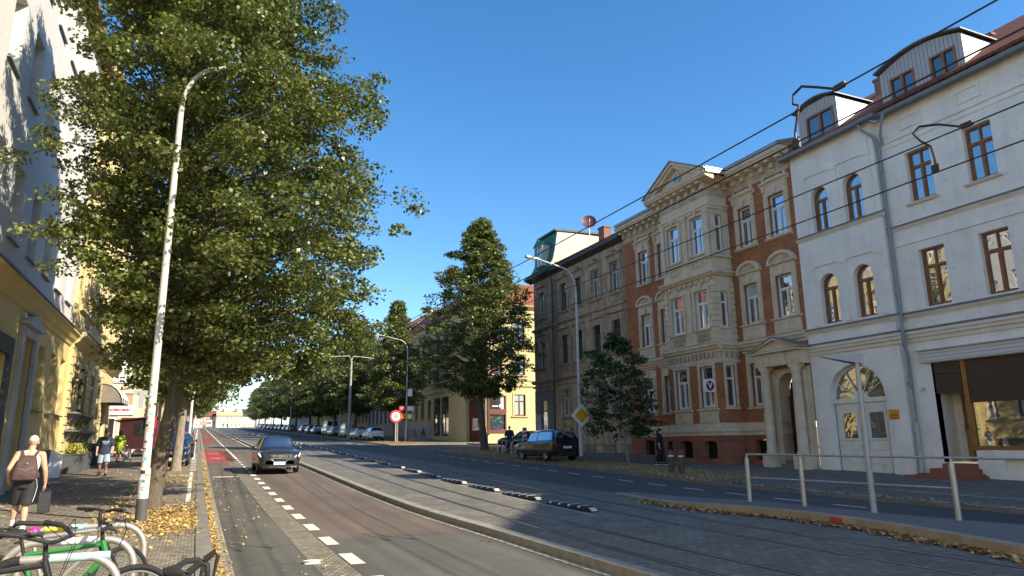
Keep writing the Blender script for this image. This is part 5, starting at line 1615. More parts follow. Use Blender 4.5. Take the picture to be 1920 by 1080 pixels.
cornice(Bh, FBl, 34.62, 51.0, [(0, 6.56), (0.5, 6.5), (0.5, 6.47), (0, 6.51)], lead, 'flashing')
cornice(Bh, FBl, 34.62, 51.0, EAV(19.1, 0.6), yel_t, 'eaves')
for i, (a, b, c, e) in enumerate(hB):
    if a == 46.6:
        o = window(Bh, FBl, a, b, c, e, 0.2, anth, glass_s, name='shop_door', fw=0.12); continue
    o = window(Bh, FBl, a, b, c, e, 0.22, pvc, glass_n)
    wtrim(o, FBl, a, b, c, e, yel_t)
    if c > 6:
        part(o, 'window_hood', yel_t, lambda mb: mb.fprof(FBl, a - 0.35, b + 0.35, [(0, e + 0.62), (0.3, e + 0.58), (0.3, e + 0.5), (0.12, e + 0.36), (0, e + 0.3)]))
for k in range(5):
    for u in (35.2, 37.55):
        part(Bh, 'wall_anchor', black_rubber, lambda mb: mb.fbox(FBl, u - 0.06, u + 0.06, 2.6 + k * 0.62, 2.7 + k * 0.62, 0.05, 0.16))
for u in (35.3, 37.0):
    def f(mb):
        for q in range(5):
            t = (q - 2) * 0.5
            mb.tube([FBl.p(u, 4.2, 0.1), FBl.p(u + 0.28 * math.sin(t), 4.2 + 0.5 * math.cos(t), 0.14), FBl.p(u + 0.42 * math.sin(t), 4.2 + 0.5 * math.cos(t) - 0.05, 0.14)], 0.03, 5)
        mb.tube([FBl.p(u, 3.5, 0.1), FBl.p(u, 4.25, 0.1)], 0.028, 5)
    part(Bh, 'iron_ornament', black_rubber, f)
for u0, u1, z in ((34.9, 40.9, 3.05), (34.7, 41.6, 2.3)):
    def f(mb):
        mb.fbox(FBl, u0, u1, z, z + 0.07, 0.0, 0.42)
        for k in range(5):
            u = u0 + 0.4 + k * (u1 - u0 - 0.8) / 4
            mb.rings([[FBl.p(u, z, 0.05), FBl.p(u, z - 0.42, 0.05), FBl.p(u, z, 0.38)], [FBl.p(u + 0.06, z, 0.05), FBl.p(u + 0.06, z - 0.42, 0.05), FBl.p(u + 0.06, z, 0.38)]])
    part(Bh, 'window_shelf', lead, f)
gable_roof(Bh, -5.15, -17, 34.7, 51, 19.05, 21.0, tiles)
# awning over its shop
aw = plain('awning_cloth', (0.19, 0.165, 0.135), 0.85, 0.1, 4)
W_ = thing('awning', 'grey brown barrel awning over the shop door of the yellow house', 'awning', (-5.0, 47, 4), world=True)
def f(mb):
    n = 6
    rs = []
    for y in (45.6, 49.4):
        rs.append([FBl.p(y, 4.1 + 1.05 * math.cos(PI / 2 * i / n), 0.02 + 1.1 * math.sin(PI / 2 * i / n)) for i in range(n + 1)] + [FBl.p(y, 4.1 + 1.0 * math.cos(PI / 2 * i / n), 0.0 + 1.05 * math.sin(PI / 2 * i / n)) for i in range(n + 1)][::-1])
    mb.rings(rs)
    for y in (45.6, 49.36):
        mb.rings([[FBl.p(yy, 4.1 + 1.03 * math.cos(PI / 2 * i / n), 0.02 + 1.08 * math.sin(PI / 2 * i / n)) for i in range(n + 1)] + [FBl.p(yy, 4.1, 0.02)] for yy in (y, y + 0.03)])
part(W_, 'canopy', aw, f)
def f(mb):
    for y in (45.6, 46.85, 48.1, 49.4):
        mb.tube([FBl.p(y, 4.12 + 1.04 * math.cos(PI / 2 * i / 6), 0.03 + 1.09 * math.sin(PI / 2 * i / 6)) for i in range(7)], 0.025, 6)
    mb.tube([FBl.p(45.6, 4.1, 1.11), FBl.p(49.4, 4.1, 1.11)], 0.03, 6)
part(W_, 'hoop_frame', zinc, f)
# cream house whose side wall faces the camera, with the red lettered sign
Ch = thing('cream_house', 'cream house with white windows and a locksmith sign on its corner', 'house', (-6, 64, 1.4), world=True)
FCs, FCr = FS(57.0), FL(-3.75)
hC = [(-6.1, -5.4, 6.3, 8.0), (-5.05, -4.35, 6.3, 8.0), (-6.1, -5.4, 10.2, 12), (-5.05, -4.35, 10.2, 12), (-6.15, -5.25, 1.1, 3.75)]
hCr = [(c - 0.55, c + 0.55, z, z + 2.0) for c in (59, 61.5, 64, 66.5, 69, 71.5, 74, 76.5) for z in (2.9, 6.3, 10.0, 13.4)]
def f(mb):
    mb.wall(FCs, -14, -3.75, 0.3, 16.0, hC, 0.16)
    mb.wall(FCr, 57.0, 78.0, 0.5, 16.0, hCr, 0.16)
    mb.poly([(-3.75, 78, 1), (-14, 78, 1), (-14, 78, 16), (-9, 78, 20), (-3.75, 78, 16)])
part(Ch, 'wall', cream, f)
for h in hC[:4]:
    o = window(Ch, FCs, *h, 0.1, pvc, glass_n, split=1.0, bars=4, fw=0.06)
    wtrim(o, FCs, *h, pvc)
for h in hCr:
    wtrim(window(Ch, FCr, *h, 0.13, pvc, glass_n), FCr, *h, cream)
window(Ch, FCs, *hC[4], 0.1, pvc, glass_d, split=1.0, mull=False, fw=0.16, name='door')
part(Ch, 'band_recess', rose, lambda mb: mb.fbox(FCs, -6.35, -4.4, 4.55, 5.3, -0.02, 0.012))
cornice(Ch, FCs, -14, -3.7, EAV(16.1), cream, 'eaves')
cornice(Ch, FCr, 57, 78, EAV(16.1), cream, 'eaves')
cornice(Ch, FCs, -7.5, -3.7, [(0, 5.45), (0.1, 5.42), (0.1, 5.35), (0, 5.3)], cream, 'string_course')
cornice(Ch, FCs, -6.3, -4.15, [(0, 6.22), (0.1, 6.18), (0.1, 6.1), (0, 6.06)], pvc, 'sill_course')
gable_roof(Ch, -3.75, -14, 57, 78, 16, 20, tiles)
S_ = thing('shop_sign', 'white locksmith sign with slanted red lettering on the cream wall', 'sign', (-5.3, 57, 3.9), world=True)
part(S_, 'panel', pvc, lambda mb: mb.fbox(FCs, -6.25, -4.25, 3.85, 4.5, 0.02, 0.10))
sred = plain('sign_red', (0.55, 0.03, 0.03), 0.5)
o = text('SCHLÜSSELDIENST', 0.235, sred, S_, (-5.25, 56.89, 4.18), ROT_S, sx=0.80, bold=0.012)
# simple houses further up on the left
simple_house('plain sand house beyond the cream house on the left', -4.4, 11, 78, 104, R3(85), cols(78, 104, 9), 1.1, 16.5, 21, yel_s, tiles, yel_t, right=False, far=True)
simple_house('light grey house far up the left side', -4.4, 11, 104, 140, R3(115), cols(104, 140, 11), 1.1, 18, 22, greyw, slate, greyw, right=False, far=True)
simple_house('cream house far up the left side near the crest', -4.4, 11, 140, 190, R3(160), cols(140, 190, 14), 1.1, 19.5, 24, cream, tiles, cream, right=False, far=True)
# ---------------------------------------------------------------- trees
bark_m = bark('bark_brown', (0.125, 0.10, 0.07))
bark_g = bark('bark_grey', (0.26, 0.22, 0.165))
leaf_a = leafmat('lime_leaf', (0.058, 0.085, 0.020), (0.170, 0.195, 0.056), 0.30)
leaf_b = leafmat('far_leaf', (0.065, 0.092, 0.024), (0.175, 0.200, 0.060), 0.32)
leaf_c = leafmat('young_leaf', (0.030, 0.060, 0.018), (0.065, 0.115, 0.034), 0.25)
leaf_y = leafmat('yellow_plant_leaf', (0.20, 0.22, 0.03), (0.42, 0.40, 0.10), 0.25)
def leaves(name, C, R, n, size, mat, parent, seed=1, out=None, flat=0.5, droop=0.35):
    """a crown: n small pointed leaves round every cluster centre in C, hung a little downwards"""
    rg = np.random.default_rng(seed)
    C = np.asarray(C, float)
    M = len(C)
    R = np.broadcast_to(np.asarray(R, float), (M,))
    idx = np.repeat(np.arange(M), n)
    K = len(idx)
    d = rg.normal(size=(K, 3))
    d /= np.linalg.norm(d, axis=1)[:, None]
    rad = rg.random(K) ** 0.45
    off = d * (rad * R[idx])[:, None]
    off[:, 2] *= flat
    off[:, 2] -= 0.35 * R[idx] * rad ** 2 * droop * 2
    P = C[idx] + off
    az = rg.random(K) * 2 * PI
    tilt = rg.normal(0.55, 0.38, K)
    ax = np.stack([np.cos(az) * np.cos(tilt), np.sin(az) * np.cos(tilt), -np.sin(tilt)], 1)
    nz = rg.normal(size=(K, 3)) * 0.45 + np.array([0, 0, 1.0])
    sd = np.cross(ax, nz)
    sd /= np.linalg.norm(sd, axis=1)[:, None] + 1e-9
    s_ = size * (0.65 + 0.7 * rg.random(K))
    V = np.empty((K, 4, 3))
    V[:, 0] = P
    V[:, 1] = P + ax * (s_ * 0.42)[:, None] + sd * (s_ * 0.40)[:, None]
    V[:, 2] = P + ax * s_[:, None]
    V[:, 3] = P + ax * (s_ * 0.42)[:, None] - sd * (s_ * 0.40)[:, None]
    me = bpy.data.meshes.new(name)
    me.vertices.add(K * 4)
    me.vertices.foreach_set('co', V.reshape(-1))
    me.loops.add(K * 4)
    me.loops.foreach_set('vertex_index', np.arange(K * 4, dtype=np.int32))
    me.polygons.add(K)
    me.polygons.foreach_set('loop_start', np.arange(0, K * 4, 4, dtype=np.int32))
    me.polygons.foreach_set('loop_total', np.full(K, 4, dtype=np.int32))
    me.update(calc_edges=True)
    me.materials.append(mat)
    o = bpy.data.objects.new(name, me)
    COL.objects.link(o)
    if parent: o.parent = parent
    return o
def tree(name, label, loc, trunk, r0, prof, limbs, per, nleaf, size, lm, bm, seed=1, group=None, squash=1.0, limb_r=0.06, crad=0.5, centre=None, rise=0.25, gap=0.0, cat='tree', inner=0.25):
    """trunk: points with height; prof: (height, crown radius) pairs; limbs reach from the trunk to an uneven outline"""
    rg = random.Random(seed)
    T = thing(name, label, cat, loc, 0, group)
    tp = [Vector(p) for p in trunk]
    zs = [p.z for p in tp]
    def axis(z):
        return Vector((float(np.interp(z, zs, [p.x for p in tp])), float(np.interp(z, zs, [p.y for p in tp])), z))
    def crad_at(z): return float(np.interp(z, [p[0] for p in prof], [p[1] for p in prof]))
    cen = centre or (lambda z: axis(z))
    mb = MB()
    H = zs[-1]
    fl = [Vector((p.x, p.y, p.z)) for p in tp]
    rad = [r0 * (1.45 if i == 0 else max(0.12, 1.0 - 0.85 * (p.z / H))) for i, p in enumerate(fl)]
    mb.tube([fl[0] - Vector((0, 0, 0.15))] + [fl[0] + Vector((0, 0, 0.3))] + fl[1:], [r0 * 1.5, r0 * 1.08] + rad[1:], 12)
    z0, z1 = prof[0][0], prof[-1][0]
    C, RR = [], []
    for i in range(limbs):
        t = (i + rg.random()) / limbs
        ze = z0 + (z1 - z0) * t
        a = i * 2.39996 + rg.uniform(-0.4, 0.4)
        r = crad_at(ze) * (0.72 + 0.36 * rg.random()) * (1 + 0.14 * math.sin(a * 3 + seed))
        e = cen(ze) + Vector((math.cos(a) * r, math.sin(a) * r * squash, 0))
        zb = max(min(ze - rise * r - 0.2, H * 0.97), tp[0].z + min(z0 * 0.75, 2.5))
        b = axis(min(zb, H))
        m = b.lerp(e, 0.5) + Vector((0, 0, 0.16 * r))
        pts = [b, b.lerp(m, 0.5) + Vector((0, 0, 0.05 * r)), m, m.lerp(e, 0.6) + Vector((0, 0, 0.04 * r)), e - Vector((0, 0, 0.05 * r))]
        lr = limb_r * (0.6 + 0.6 * min(1.5, r / 3)) * (1.1 - 0.6 * t)
        mb.tube(pts, [lr, lr * 0.8, lr * 0.55, lr * 0.3, lr * 0.12], 5)
        for k in range(per):
            u = 0.42 + 0.62 * (k + rg.random()) / per
            if u < 1:
                q = u * 4
                j = min(3, int(q))
                p = pts[j].lerp(pts[j + 1], q - j)
            else:
                p = pts[4] + (pts[4] - pts[3]) * (u - 1)
            w_ = 0.30 * r * (1.25 - 0.7 * u)
            p = p + Vector((rg.uniform(-1, 1) * w_, rg.uniform(-1, 1) * w_, rg.uniform(-0.5, 0.35) * w_))
            if rg.random() < gap: continue
            C.append(p)
            RR.append(crad * (0.7 + 0.6 * rg.random()))
        if rg.random() < inner:
            p = b.lerp(e, rg.uniform(0.15, 0.5))
            C.append(p + Vector((rg.uniform(-.4, .4), rg.uniform(-.4, .4), rg.uniform(-.3, .5))))
            RR.append(crad * 1.2)
    mb.build('trunk', bm, T, 50)
    leaves('crown', C, RR, nleaf, size, lm, T, seed)
    return T
# the big lime tree on the left
big = tree('lime_tree', 'large leafy lime tree towering behind the white lamp post on the left pavement', (-0.9, 20.2, zp(20) + 0.0),
    [(0, 0, 0), (0.12, 0, 1.4), (0.34, 0, 3.2), (0.25, 0, 6.5), (-0.05, 0, 10), (-0.35, 0, 13.5), (-0.45, 0, 16.8)], 0.205,
    [(3.6, 1.9), (4.4, 3.1), (5.6, 3.9), (7.0, 4.15), (9.0, 4.25), (11.0, 4.0), (12.6, 3.5), (14.2, 2.8), (15.8, 1.9), (17.4, 0.5)],
    185, 14, 88, 0.105, leaf_a, bark_m, 11, centre=lambda z: Vector((lin(z, (3, 1.9), (5, 1.95), (9, 1.4), (12, 0.95), (15, 0.1), (18, -0.4)), 0, z)), crad=0.43, squash=1.12, limb_r=0.05, gap=0.0, inner=0.8)
# the row behind it up the left pavement; the first one is only a bare pollarded trunk below its crown
lt = tree('lime_tree', 'pollarded lime trunk standing in front of the dark blue parked car', (-0.75, 35.3, zp(35.3)),
    [(0, 0, 0), (0.06, 0, 2), (0.15, 0, 4), (0.1, 0, 8), (0, 0, 12.5)], 0.2,
    [(3.5, 1.7), (4.4, 2.8), (6.0, 3.3), (8.0, 3.3), (10.4, 2.8), (12.0, 1.7), (13.0, 0.4)], 85, 9, 44, 0.17, leaf_b, bark_g, 21, crad=0.55)
LROW = [(60, 1.0, 0.3, 'second lime tree of the left row, by the cream house'), (74, 1.05, 1.3, 'third lime tree up the left pavement'), (92, 1.0, 3.1, None), (108, 1.0, 4.0, None), (126, 1.0, 5.1, None), (148, 1.0, 0.6, None), (172, 1.0, 1.7, None), (200, 1.0, 2.7, None), (232, 1.0, 3.6, None), (265, 1.0, 4.4, None)]
for y, s_, rz, lab in LROW:
    dup(lt, None, (-0.85, y, zp(y)), rz, lab or 'distant lime tree in the row up the left pavement', s_, 'lime trees up the left pavement' if lab is None else None)
# right side
rt = tree('lime_tree', 'tall pointed lime tree in front of the pale yellow corner house', (19.3, 48.6, zp(48.6) + 0.1),
    [(0, 0, 0), (-0.25, 0, 2.5), (-0.42, 0, 5), (-0.4, 0, 10), (-0.25, 0, 16.2)], 0.27,
    [(4.2, 1.6), (5.0, 3.2), (6.2, 4.2), (8.0, 4.5), (10.2, 4.2), (12.4, 3.2), (14.4, 2.3), (16.0, 1.4), (17.8, 0.4)], 140, 9, 62, 0.165, leaf_b, bark_m, 31, crad=0.5, squash=0.95, gap=0.08)
r2 = tree('lime_tree', 'slim pointed lime tree beside the round speed sign on the corner', (19.9, 76.8, zp(76.8) + 0.1),
    [(0, 0, 0), (-0.1, 0, 3), (-0.1, 0, 8), (0, 0, 15)], 0.22,
    [(3.6, 1.2), (4.6, 2.9), (6.2, 3.6), (8.4, 3.3), (10.4, 2.3), (12.0, 1.5), (13.6, 1.0), (15.8, 0.2)], 90, 8, 46, 0.22, leaf_b, bark_m, 41, crad=0.62)
r3 = tree('lime_tree', 'broad lime tree behind the no stopping sign', (19.2, 95, zp(95) + 0.1),
    [(0, 0, 0), (0.1, 0, 3), (-0.1, 0, 7), (0.2, 0, 13)], 0.24,
    [(3.6, 1.6), (4.6, 3.2), (6.2, 4.0), (8.2, 4.2), (10.2, 3.9), (12.2, 3.0), (14.0, 1.9), (15.4, 0.4)], 100, 8, 46, 0.25, leaf_b, bark_m, 61, crad=0.75, gap=0.08)
RROW = [(110, 1.0, 2.4, 'lime tree over the white vans on the right'), (124, 0.95, 4.2, 'lime tree by the grey parked hatchback up the right side'), (139, 1.0, 1.9, None), (155, 0.96, 5.2, None), (172, 1.02, 0.2, None), (190, 0.98, 3.3, None), (210, 1.0, 2.0, None), (232, 1.0, 4.9, None), (255, 0.95, 1.1, None), (278, 0.95, 2.9, None)]
for y, s_, rz, lab in RROW:
    dup(r3 if y % 3 else rt, None, (19.2 + 0.4 * math.sin(y), y, zp(y) + 0.1), rz, lab or 'distant lime tree in the row up the right side', s_ * (1.0 if y % 3 else 0.84), 'lime trees up the right side' if lab is None else None)
# slim young tree by the weathered house
yt = tree('young_tree', 'young street tree with a thin pale leaning trunk before the brick house', (20.35, 31.3, zp(31.3) + 0.1),
    [(0, 0, 0), (-0.16, 0, 1.3), (-0.34, 0, 2.6), (-0.4, 0, 4.4), (-0.5, 0, 6.3)], 0.075,
    [(1.6, 1.3), (2.1, 2.3), (2.9, 1.9), (3.6, 2.5), (4.6, 1.9), (5.4, 1.9), (6.1, 1.0), (6.7, 0.3)], 44, 8, 30, 0.15, leaf_c, bark('bark_pale', (0.33, 0.30, 0.25)), 51, limb_r=0.03, crad=0.33, gap=0.2, squash=0.9)
# fallen leaves: nobody could count them
fall_m = leafmat('fallen_leaf', (0.34, 0.20, 0.06), (0.56, 0.40, 0.16), 0.1)
fall_b = leafmat('fallen_leaf_brown', (0.30, 0.16, 0.06), (0.46, 0.29, 0.12), 0.1)
def litter(name, spots, size, mat, seed, zf):
    rg = np.random.default_rng(seed)
    pts = np.array([p for p in spots])
    K = len(pts)
    az = rg.random(K) * 2 * PI
    s_ = size * (0.6 + 0.8 * rg.random(K))
    up = rg.random(K) * 0.55
    V = np.empty((K, 4, 3))
    zb = np.array([zf(x, y) for x, y in pts]) + rg.random(K) * 0.025
    P = np.column_stack([pts, zb])
    a = np.stack([np.cos(az), np.sin(az), up], 1)
    b = np.stack([-np.sin(az), np.cos(az), rg.normal(0, 0.4, K)], 1)
    V[:, 0] = P; V[:, 2] = P + a * s_[:, None]
    V[:, 1] = P + a * (s_ * 0.5)[:, None] + b * (s_ * 0.38)[:, None]
    V[:, 3] = P + a * (s_ * 0.5)[:, None] - b * (s_ * 0.38)[:, None]
    me = bpy.data.meshes.new(name)
    me.vertices.add(K * 4); me.vertices.foreach_set('co', V.reshape(-1))
    me.loops.add(K * 4); me.loops.foreach_set('vertex_index', np.arange(K * 4, dtype=np.int32))
    me.polygons.add(K); me.polygons.foreach_set('loop_start', np.arange(0, K * 4, 4, dtype=np.int32)); me.polygons.foreach_set('loop_total', np.full(K, 4, dtype=np.int32))
    me.update(calc_edges=True)
    me.materials.append(mat)
    o = bpy.data.objects.new(name, me)
    COL.objects.link(o)
    return tag(o, kind='stuff')
rg = np.random.default_rng(77)
sp = []
for cx_, cy_, sx_, sy_, n in ((-0.35, 18.2, 0.45, 1.4, 2600), (-0.2, 16.6, 0.4, 0.8, 900), (-0.7, 15.4, 0.4, 0.5, 350), (-0.7, 31.5, 0.6, 0.35, 700), (-0.6, 28.5, 0.5, 0.3, 350)):
    q = rg.normal(size=(n, 2)) * [sx_, sy_] + [cx_, cy_]
    sp += [tuple(p) for p in q if -1.8 < p[0] < 0.12]
q = np.column_stack([rg.normal(-1.7, 0.16, 1500), rg.uniform(14, 50, 1500)])
sp += [tuple(p) for p in q if -2.1 < p[0] < -1.2]
q = np.column_stack([rg.uniform(-4.6, 0.2, 900), rg.uniform(6, 40, 900)])
sp += [tuple(p) for p in q]
litter('fallen_leaves', sp, 0.06, fall_m, 5, lambda x, y: zp(y) + 0.02)
sp = []
q = np.column_stack([rg.normal(0.42, 0.045, 6500), 4 + 56 * rg.random(6500) ** 1.3])
sp += [tuple(p) for p in q if 0.365 < p[0] < 0.62]
q = np.column_stack([0.45 + 1.6 * rg.random(420) ** 2, rg.uniform(5, 34, 420)])
sp += [tuple(p) for p in q]
litter('fallen_leaves', sp, 0.05, fall_m, 6, lambda x, y: zp(y) + RD + 0.015)
sp = []
for _ in range(5200):
    y = 4.2 + 12.5 * rg.random()
    x = float(np.interp(y, [p[1] for p in PL], [p[0] for p in PL])) - abs(rg.normal(0, 0.17)) * (0.6 + 0.4 * math.sin(y * 1.3) ** 2)
    sp.append((x, y))
litter('fallen_leaves', sp, 0.07, fall_b, 7, lambda x, y: zp(y) + 0.008)
sp = []
q = np.column_stack([rg.uniform(16.7, 20.2, 4200), rg.uniform(21, 49, 4200)])
sp += [tuple(p) for p in q if rg.random() < 0.35 + 0.65 * (math.sin(p[1] * 0.9) > 0)]
q = np.column_stack([rg.normal(16.62, 0.1, 1500), rg.uniform(8, 49, 1500)])
sp += [tuple(p) for p in q]
q = np.column_stack([rg.uniform(17.2, 20.2, 900), rg.uniform(67, 78, 900)])
sp += [tuple(p) for p in q]
litter('fallen_leaves', sp, 0.085, fall_b, 8, lambda x, y: zp(y) + 0.115)
straw = leafmat('dry_grass', (0.24, 0.19, 0.08), (0.36, 0.28, 0.12), 0.2)
q = np.column_stack([rg.uniform(16.75, 19.95, 14000), rg.uniform(21, 49.3, 14000)])
V = [tuple(p) for p in q if rg.random() < 0.8]
rgz = random.Random(4)
mb = MB()
for x, y in V:
    z = zp(y) + 0.09 + 0.012 * (x - 16.7)
    a = rgz.random() * 6.28; h = 0.05 + 0.09 * rgz.random()
    mb.poly([(x, y, z), (x + 0.02 * math.cos(a), y + 0.02 * math.sin(a), z), (x + 0.06 * math.sin(a * 3), y + 0.06 * math.cos(a * 2), z + h)])
me = bpy.data.meshes.new('dry_grass')
me.from_pydata(mb.v, [], mb.f)
me.materials.append(straw)
o = bpy.data.objects.new('dry_grass', me); COL.objects.link(o); tag(o, kind='stuff')
# ---------------------------------------------------------------- street furniture
galv = plain('galvanised_steel', (0.50, 0.50, 0.49), 0.38, 0.12, 5, metal=0.7, stain=0.2)
pole_w = plain('pole_off_white', (0.50, 0.48, 0.44), 0.6, 0.08, 3, stain=0.35)
pole_g = plain('pole_grey', (0.40, 0.41, 0.42), 0.5, 0.08, 3, metal=0.3)
sign_back = plain('sign_back', (0.36, 0.36, 0.36), 0.5, 0.08, 3, metal=0.4)
sg_red = plain('traffic_red', (0.52, 0.03, 0.035), 0.45)
sg_blue = plain('traffic_blue', (0.02, 0.07, 0.36), 0.45)
sg_yel = plain('traffic_yellow', (0.72, 0.34, 0.01), 0.45)
sg_white = plain('traffic_white', (0.74, 0.73, 0.70), 0.5, 0.05)
lamp_glass = plain('lamp_lens', (0.55, 0.55, 0.52), 0.25, 0.05)
def bez(p0, p1, p2, n=8):
    P0, P1, P2 = Vector(p0), Vector(p1), Vector(p2)
    return [P0.lerp(P1, i / n).lerp(P1.lerp(P2, i / n), i / n) for i in range(n + 1)]
def street_lamp(label, loc, h, arm, mat, r=0.085, group=None, base_dark=0.0, name='street_lamp', rise=0.9):
    """tapered pole that bends over into an arm; arm = reach towards -X (negative) or +X"""
    T = thing(name, label, 'street lamp', loc, 0, group)
    s_ = 1 if arm > 0 else -1
    b = bez((0, 0, h - 0.9), (0, 0, h + 0.35), (s_ * 0.9, 0, h + 0.52))
    mb = MB()
    mb.tube([(0, 0, -0.2), (0, 0, 1.1), (0, 0, 1.15), (0, 0, h - 0.9)] + b[1:] + [(arm, 0, h + rise)], [r * 1.25, r * 1.25, r, r * 0.75] + [r * 0.6] * (len(b) - 1) + [r * 0.42], 12)
    mb.build('pole', mat, T, 40)
    mb = MB()
    z = h + rise
    q = [(arm - s_ * 0.1, -0.06, z + 0.05), (arm + s_ * 0.72, -0.13, z + 0.13), (arm + s_ * 0.78, 0, z + 0.13), (arm + s_ * 0.72, 0.13, z + 0.13), (arm - s_ * 0.1, 0.06, z + 0.05)]
    mb.rings([q, [(x, y, zz - 0.10) for x, y, zz in q]])
    hd = mb.build('lamp_head', mat, T)
    mb = MB(); mb.rings([[(arm + s_ * 0.15, -0.07, z - 0.02), (arm + s_ * 0.65, -0.1, z + 0.02), (arm + s_ * 0.65, 0.1, z + 0.02), (arm + s_ * 0.15, 0.07, z - 0.02)], [(arm + s_ * 0.18, -0.05, z - 0.06), (arm + s_ * 0.6, -0.08, z - 0.03), (arm + s_ * 0.6, 0.08, z - 0.03), (arm + s_ * 0.18, 0.05, z - 0.06)]])
    mb.build('lens', lamp_glass, hd)
    if base_dark:
        mb = MB(); mb.cyl((0, 0, -0.02), (0, 0, base_dark), r * 1.3, 14); mb.build('base_sleeve', plain('base_grey', (0.075, 0.075, 0.075), 0.6), T, 40)
    return T
# the pale lamp post in front of the big tree
LP = street_lamp('tall off white lamp post covered in stickers at the left pavement edge', (-0.95, 17.2, zp(17.2)), 10.2, 1.0, pole_w, 0.088, None, 0.5, rise=0.62)
stick = [sg_white, plain('sticker_black', (0.03, 0.03, 0.03), 0.6), plain('sticker_teal', (0.12, 0.42, 0.42), 0.5), plain('sticker_orange', (0.55, 0.25, 0.08), 0.5), plain('sticker_grey', (0.3, 0.3, 0.3), 0.6)]
r = random.Random(9)
for k in range(34):
    z = 0.62 + k * 0.068 + r.uniform(-.02, .02)
    a = -PI / 2 + r.uniform(-0.9, 0.9) + 0.05
    rr = 0.1125 if z < 1.13 else 0.0900 - 0.002 * z
    hh, wd = r.uniform(0.03, 0.085), r.uniform(0.25, 0.5)
    mb = MB()
    mb.rings([[((rr + 0.003) * math.cos(a + wd * (i / 4 - 0.5) * 2), (rr + 0.003) * math.sin(a + wd * (i / 4 - 0.5) * 2), z + dz) for i in range(5)] for dz in (0, hh)], cap=False, close=False)
    if k % 2:
        mb.rings([[((rr + 0.005) * math.cos(a + wd * 0.7 * (i / 4 - 0.5) * 2), (rr + 0.005) * math.sin(a + wd * 0.7 * (i / 4 - 0.5) * 2), z + dz) for i in range(5)] for dz in (hh * 0.25, hh * 0.6)], 1, cap=False, close=False)
    mb.build('sticker', [stick[(0, 4, 0, 2, 0, 3, 1)[k % 7]], stick[(1, 0, 4)[k % 3]]], LP)
mb = MB()
mb.box(-0.38, -0.10, -0.06, -0.04, 2.66, 2.76); mb.box(-0.2, -0.06, -0.05, 0.05, 2.62, 2.66); mb.box(-0.26, -0.17, -0.09, -0.062, 2.38, 2.72)

mb.build('paper_bracket', [stick[4]], LP)
# right-hand lamps
LR = street_lamp('tall white street lamp with the yellow diamond sign, by the black SUV', (18.45, 32.8, zp(32.8) + 0.1), 9.9, -2.3, pole_w, 0.085, 'street lamps on the right', 0.32, rise=0.85)
street_lamp('white street lamp on the corner kerb carrying red and yellow direction boards', (20.45, 74.3, zp(74.3) + 0.1), 10.4, -2.7, pole_w, 0.085, 'street lamps on the right', rise=0.9)
for y, lab in ((95, 'street lamp among the trees above the white vans'), (150, 'street lamp farther up among the right trees'), (190, 'street lamp near the far speed sign'), (232, 'street lamp close to the crest on the right')):
    dup(LR, None, (17.15, y, zp(y) + 0.1), 0, lab)
for y, lab in ((49.5, 'thin white lamp post behind the blue parked car'), (92, 'lamp post up the left pavement past the cream house'), (135, 'far lamp post on the left pavement'), (180, 'lamp post near the crest on the left')):
    dup(LR, None, (-0.45, y, zp(y)), PI, lab, group='street lamps up the left')
# concrete mast with two arms
def mast(label, loc, arms, h=9.6):
    T = thing('concrete_mast', label, 'mast', loc)
    part(T, 'shaft', concrete, lambda mb: mb.tube([(0, 0, -0.2), (0, 0, h)], [0.21, 0.13], 12), 40)
    if arms:
        for s_ in (-1, 1):
            mb = MB(); mb.tube([(0, 0, h - 0.1), (s_ * 0.3, 0, h + 0.35), (s_ * 3.0, 0, h + 0.15)], 0.05, 8)
            mb.box(s_ * 2.7 if s_ > 0 else -3.6, 3.6 if s_ > 0 else -2.7, -0.1, 0.1, h + 0.10, h + 0.2)
            mb.build('lamp_arm', pole_w, T, 40)
    return T
mast('dark concrete mast with two white lamp arms above the vans', (17.3, 89.5, zp(89.5) + 0.1), True, 10.0)
mast('stout grey concrete mast behind the pollarded trunk', (-0.95, 44.5, zp(44.5)), False, 6.2)
# traffic signs
def disc(mb, c, r, y, mi, n=28, th=0.004):
    mb.rings([[(c[0] + r * math.cos(2 * PI * i / n), y + d, c[1] + r * math.sin(2 * PI * i / n)) for i in range(n)] for d in (0, -th)], mi)
T = thing('priority_sign', 'yellow and white diamond priority sign on the white lamp post', 'traffic sign', (18.45, 32.62, zp(32.8) + 2.5))
def f(mb):
    for r_, y, mi, th in ((0.62, 0.0, 0, 0.02), (0.40, -0.021, 1, 0.004)):
        q = [(r_, 0), (0, r_), (-r_, 0), (0, -r_)]
        mb.rings([[(x, y, z) for x, z in q], [(x, y - th, z) for x, z in q]], mi)
part(T, 'plate', [sg_white, sg_yel], f)
part(T, 'clamp', galv, lambda mb: mb.box(-0.12, 0.12, 0.001, 0.22, -0.05, 0.05))
def round_sign(label, loc, num, h=2.75, r_=0.38):
    T = thing('speed_sign', label, 'traffic sign', loc)
    part(T, 'post', pole_w, lambda mb: mb.cyl((0, 0, -0.1), (0, 0, h - 0.05), 0.045, 10), 40)
    part(T, 'plate', [sign_back, sg_red, sg_white], lambda mb: (disc(mb, (0, h), r_, -0.05, 0, th=0.012), disc(mb, (0, h), r_ * 0.985, -0.063, 1), disc(mb, (0, h), r_ * 0.70, -0.068, 2)))
    text(num, r_ * 0.85, ink, T, (0, -0.074, h), ROT_S, bold=0.01)
    return T
round_sign('round red and white speed sign on a stout post at the corner', (19.2, 73.9, zp(74) + 0.1), '30', 2.65, 0.66)
round_sign('tiny round red speed sign far up the right side', (20.2, 189, zp(190) + 0.1), '30', 2.9, 0.55)
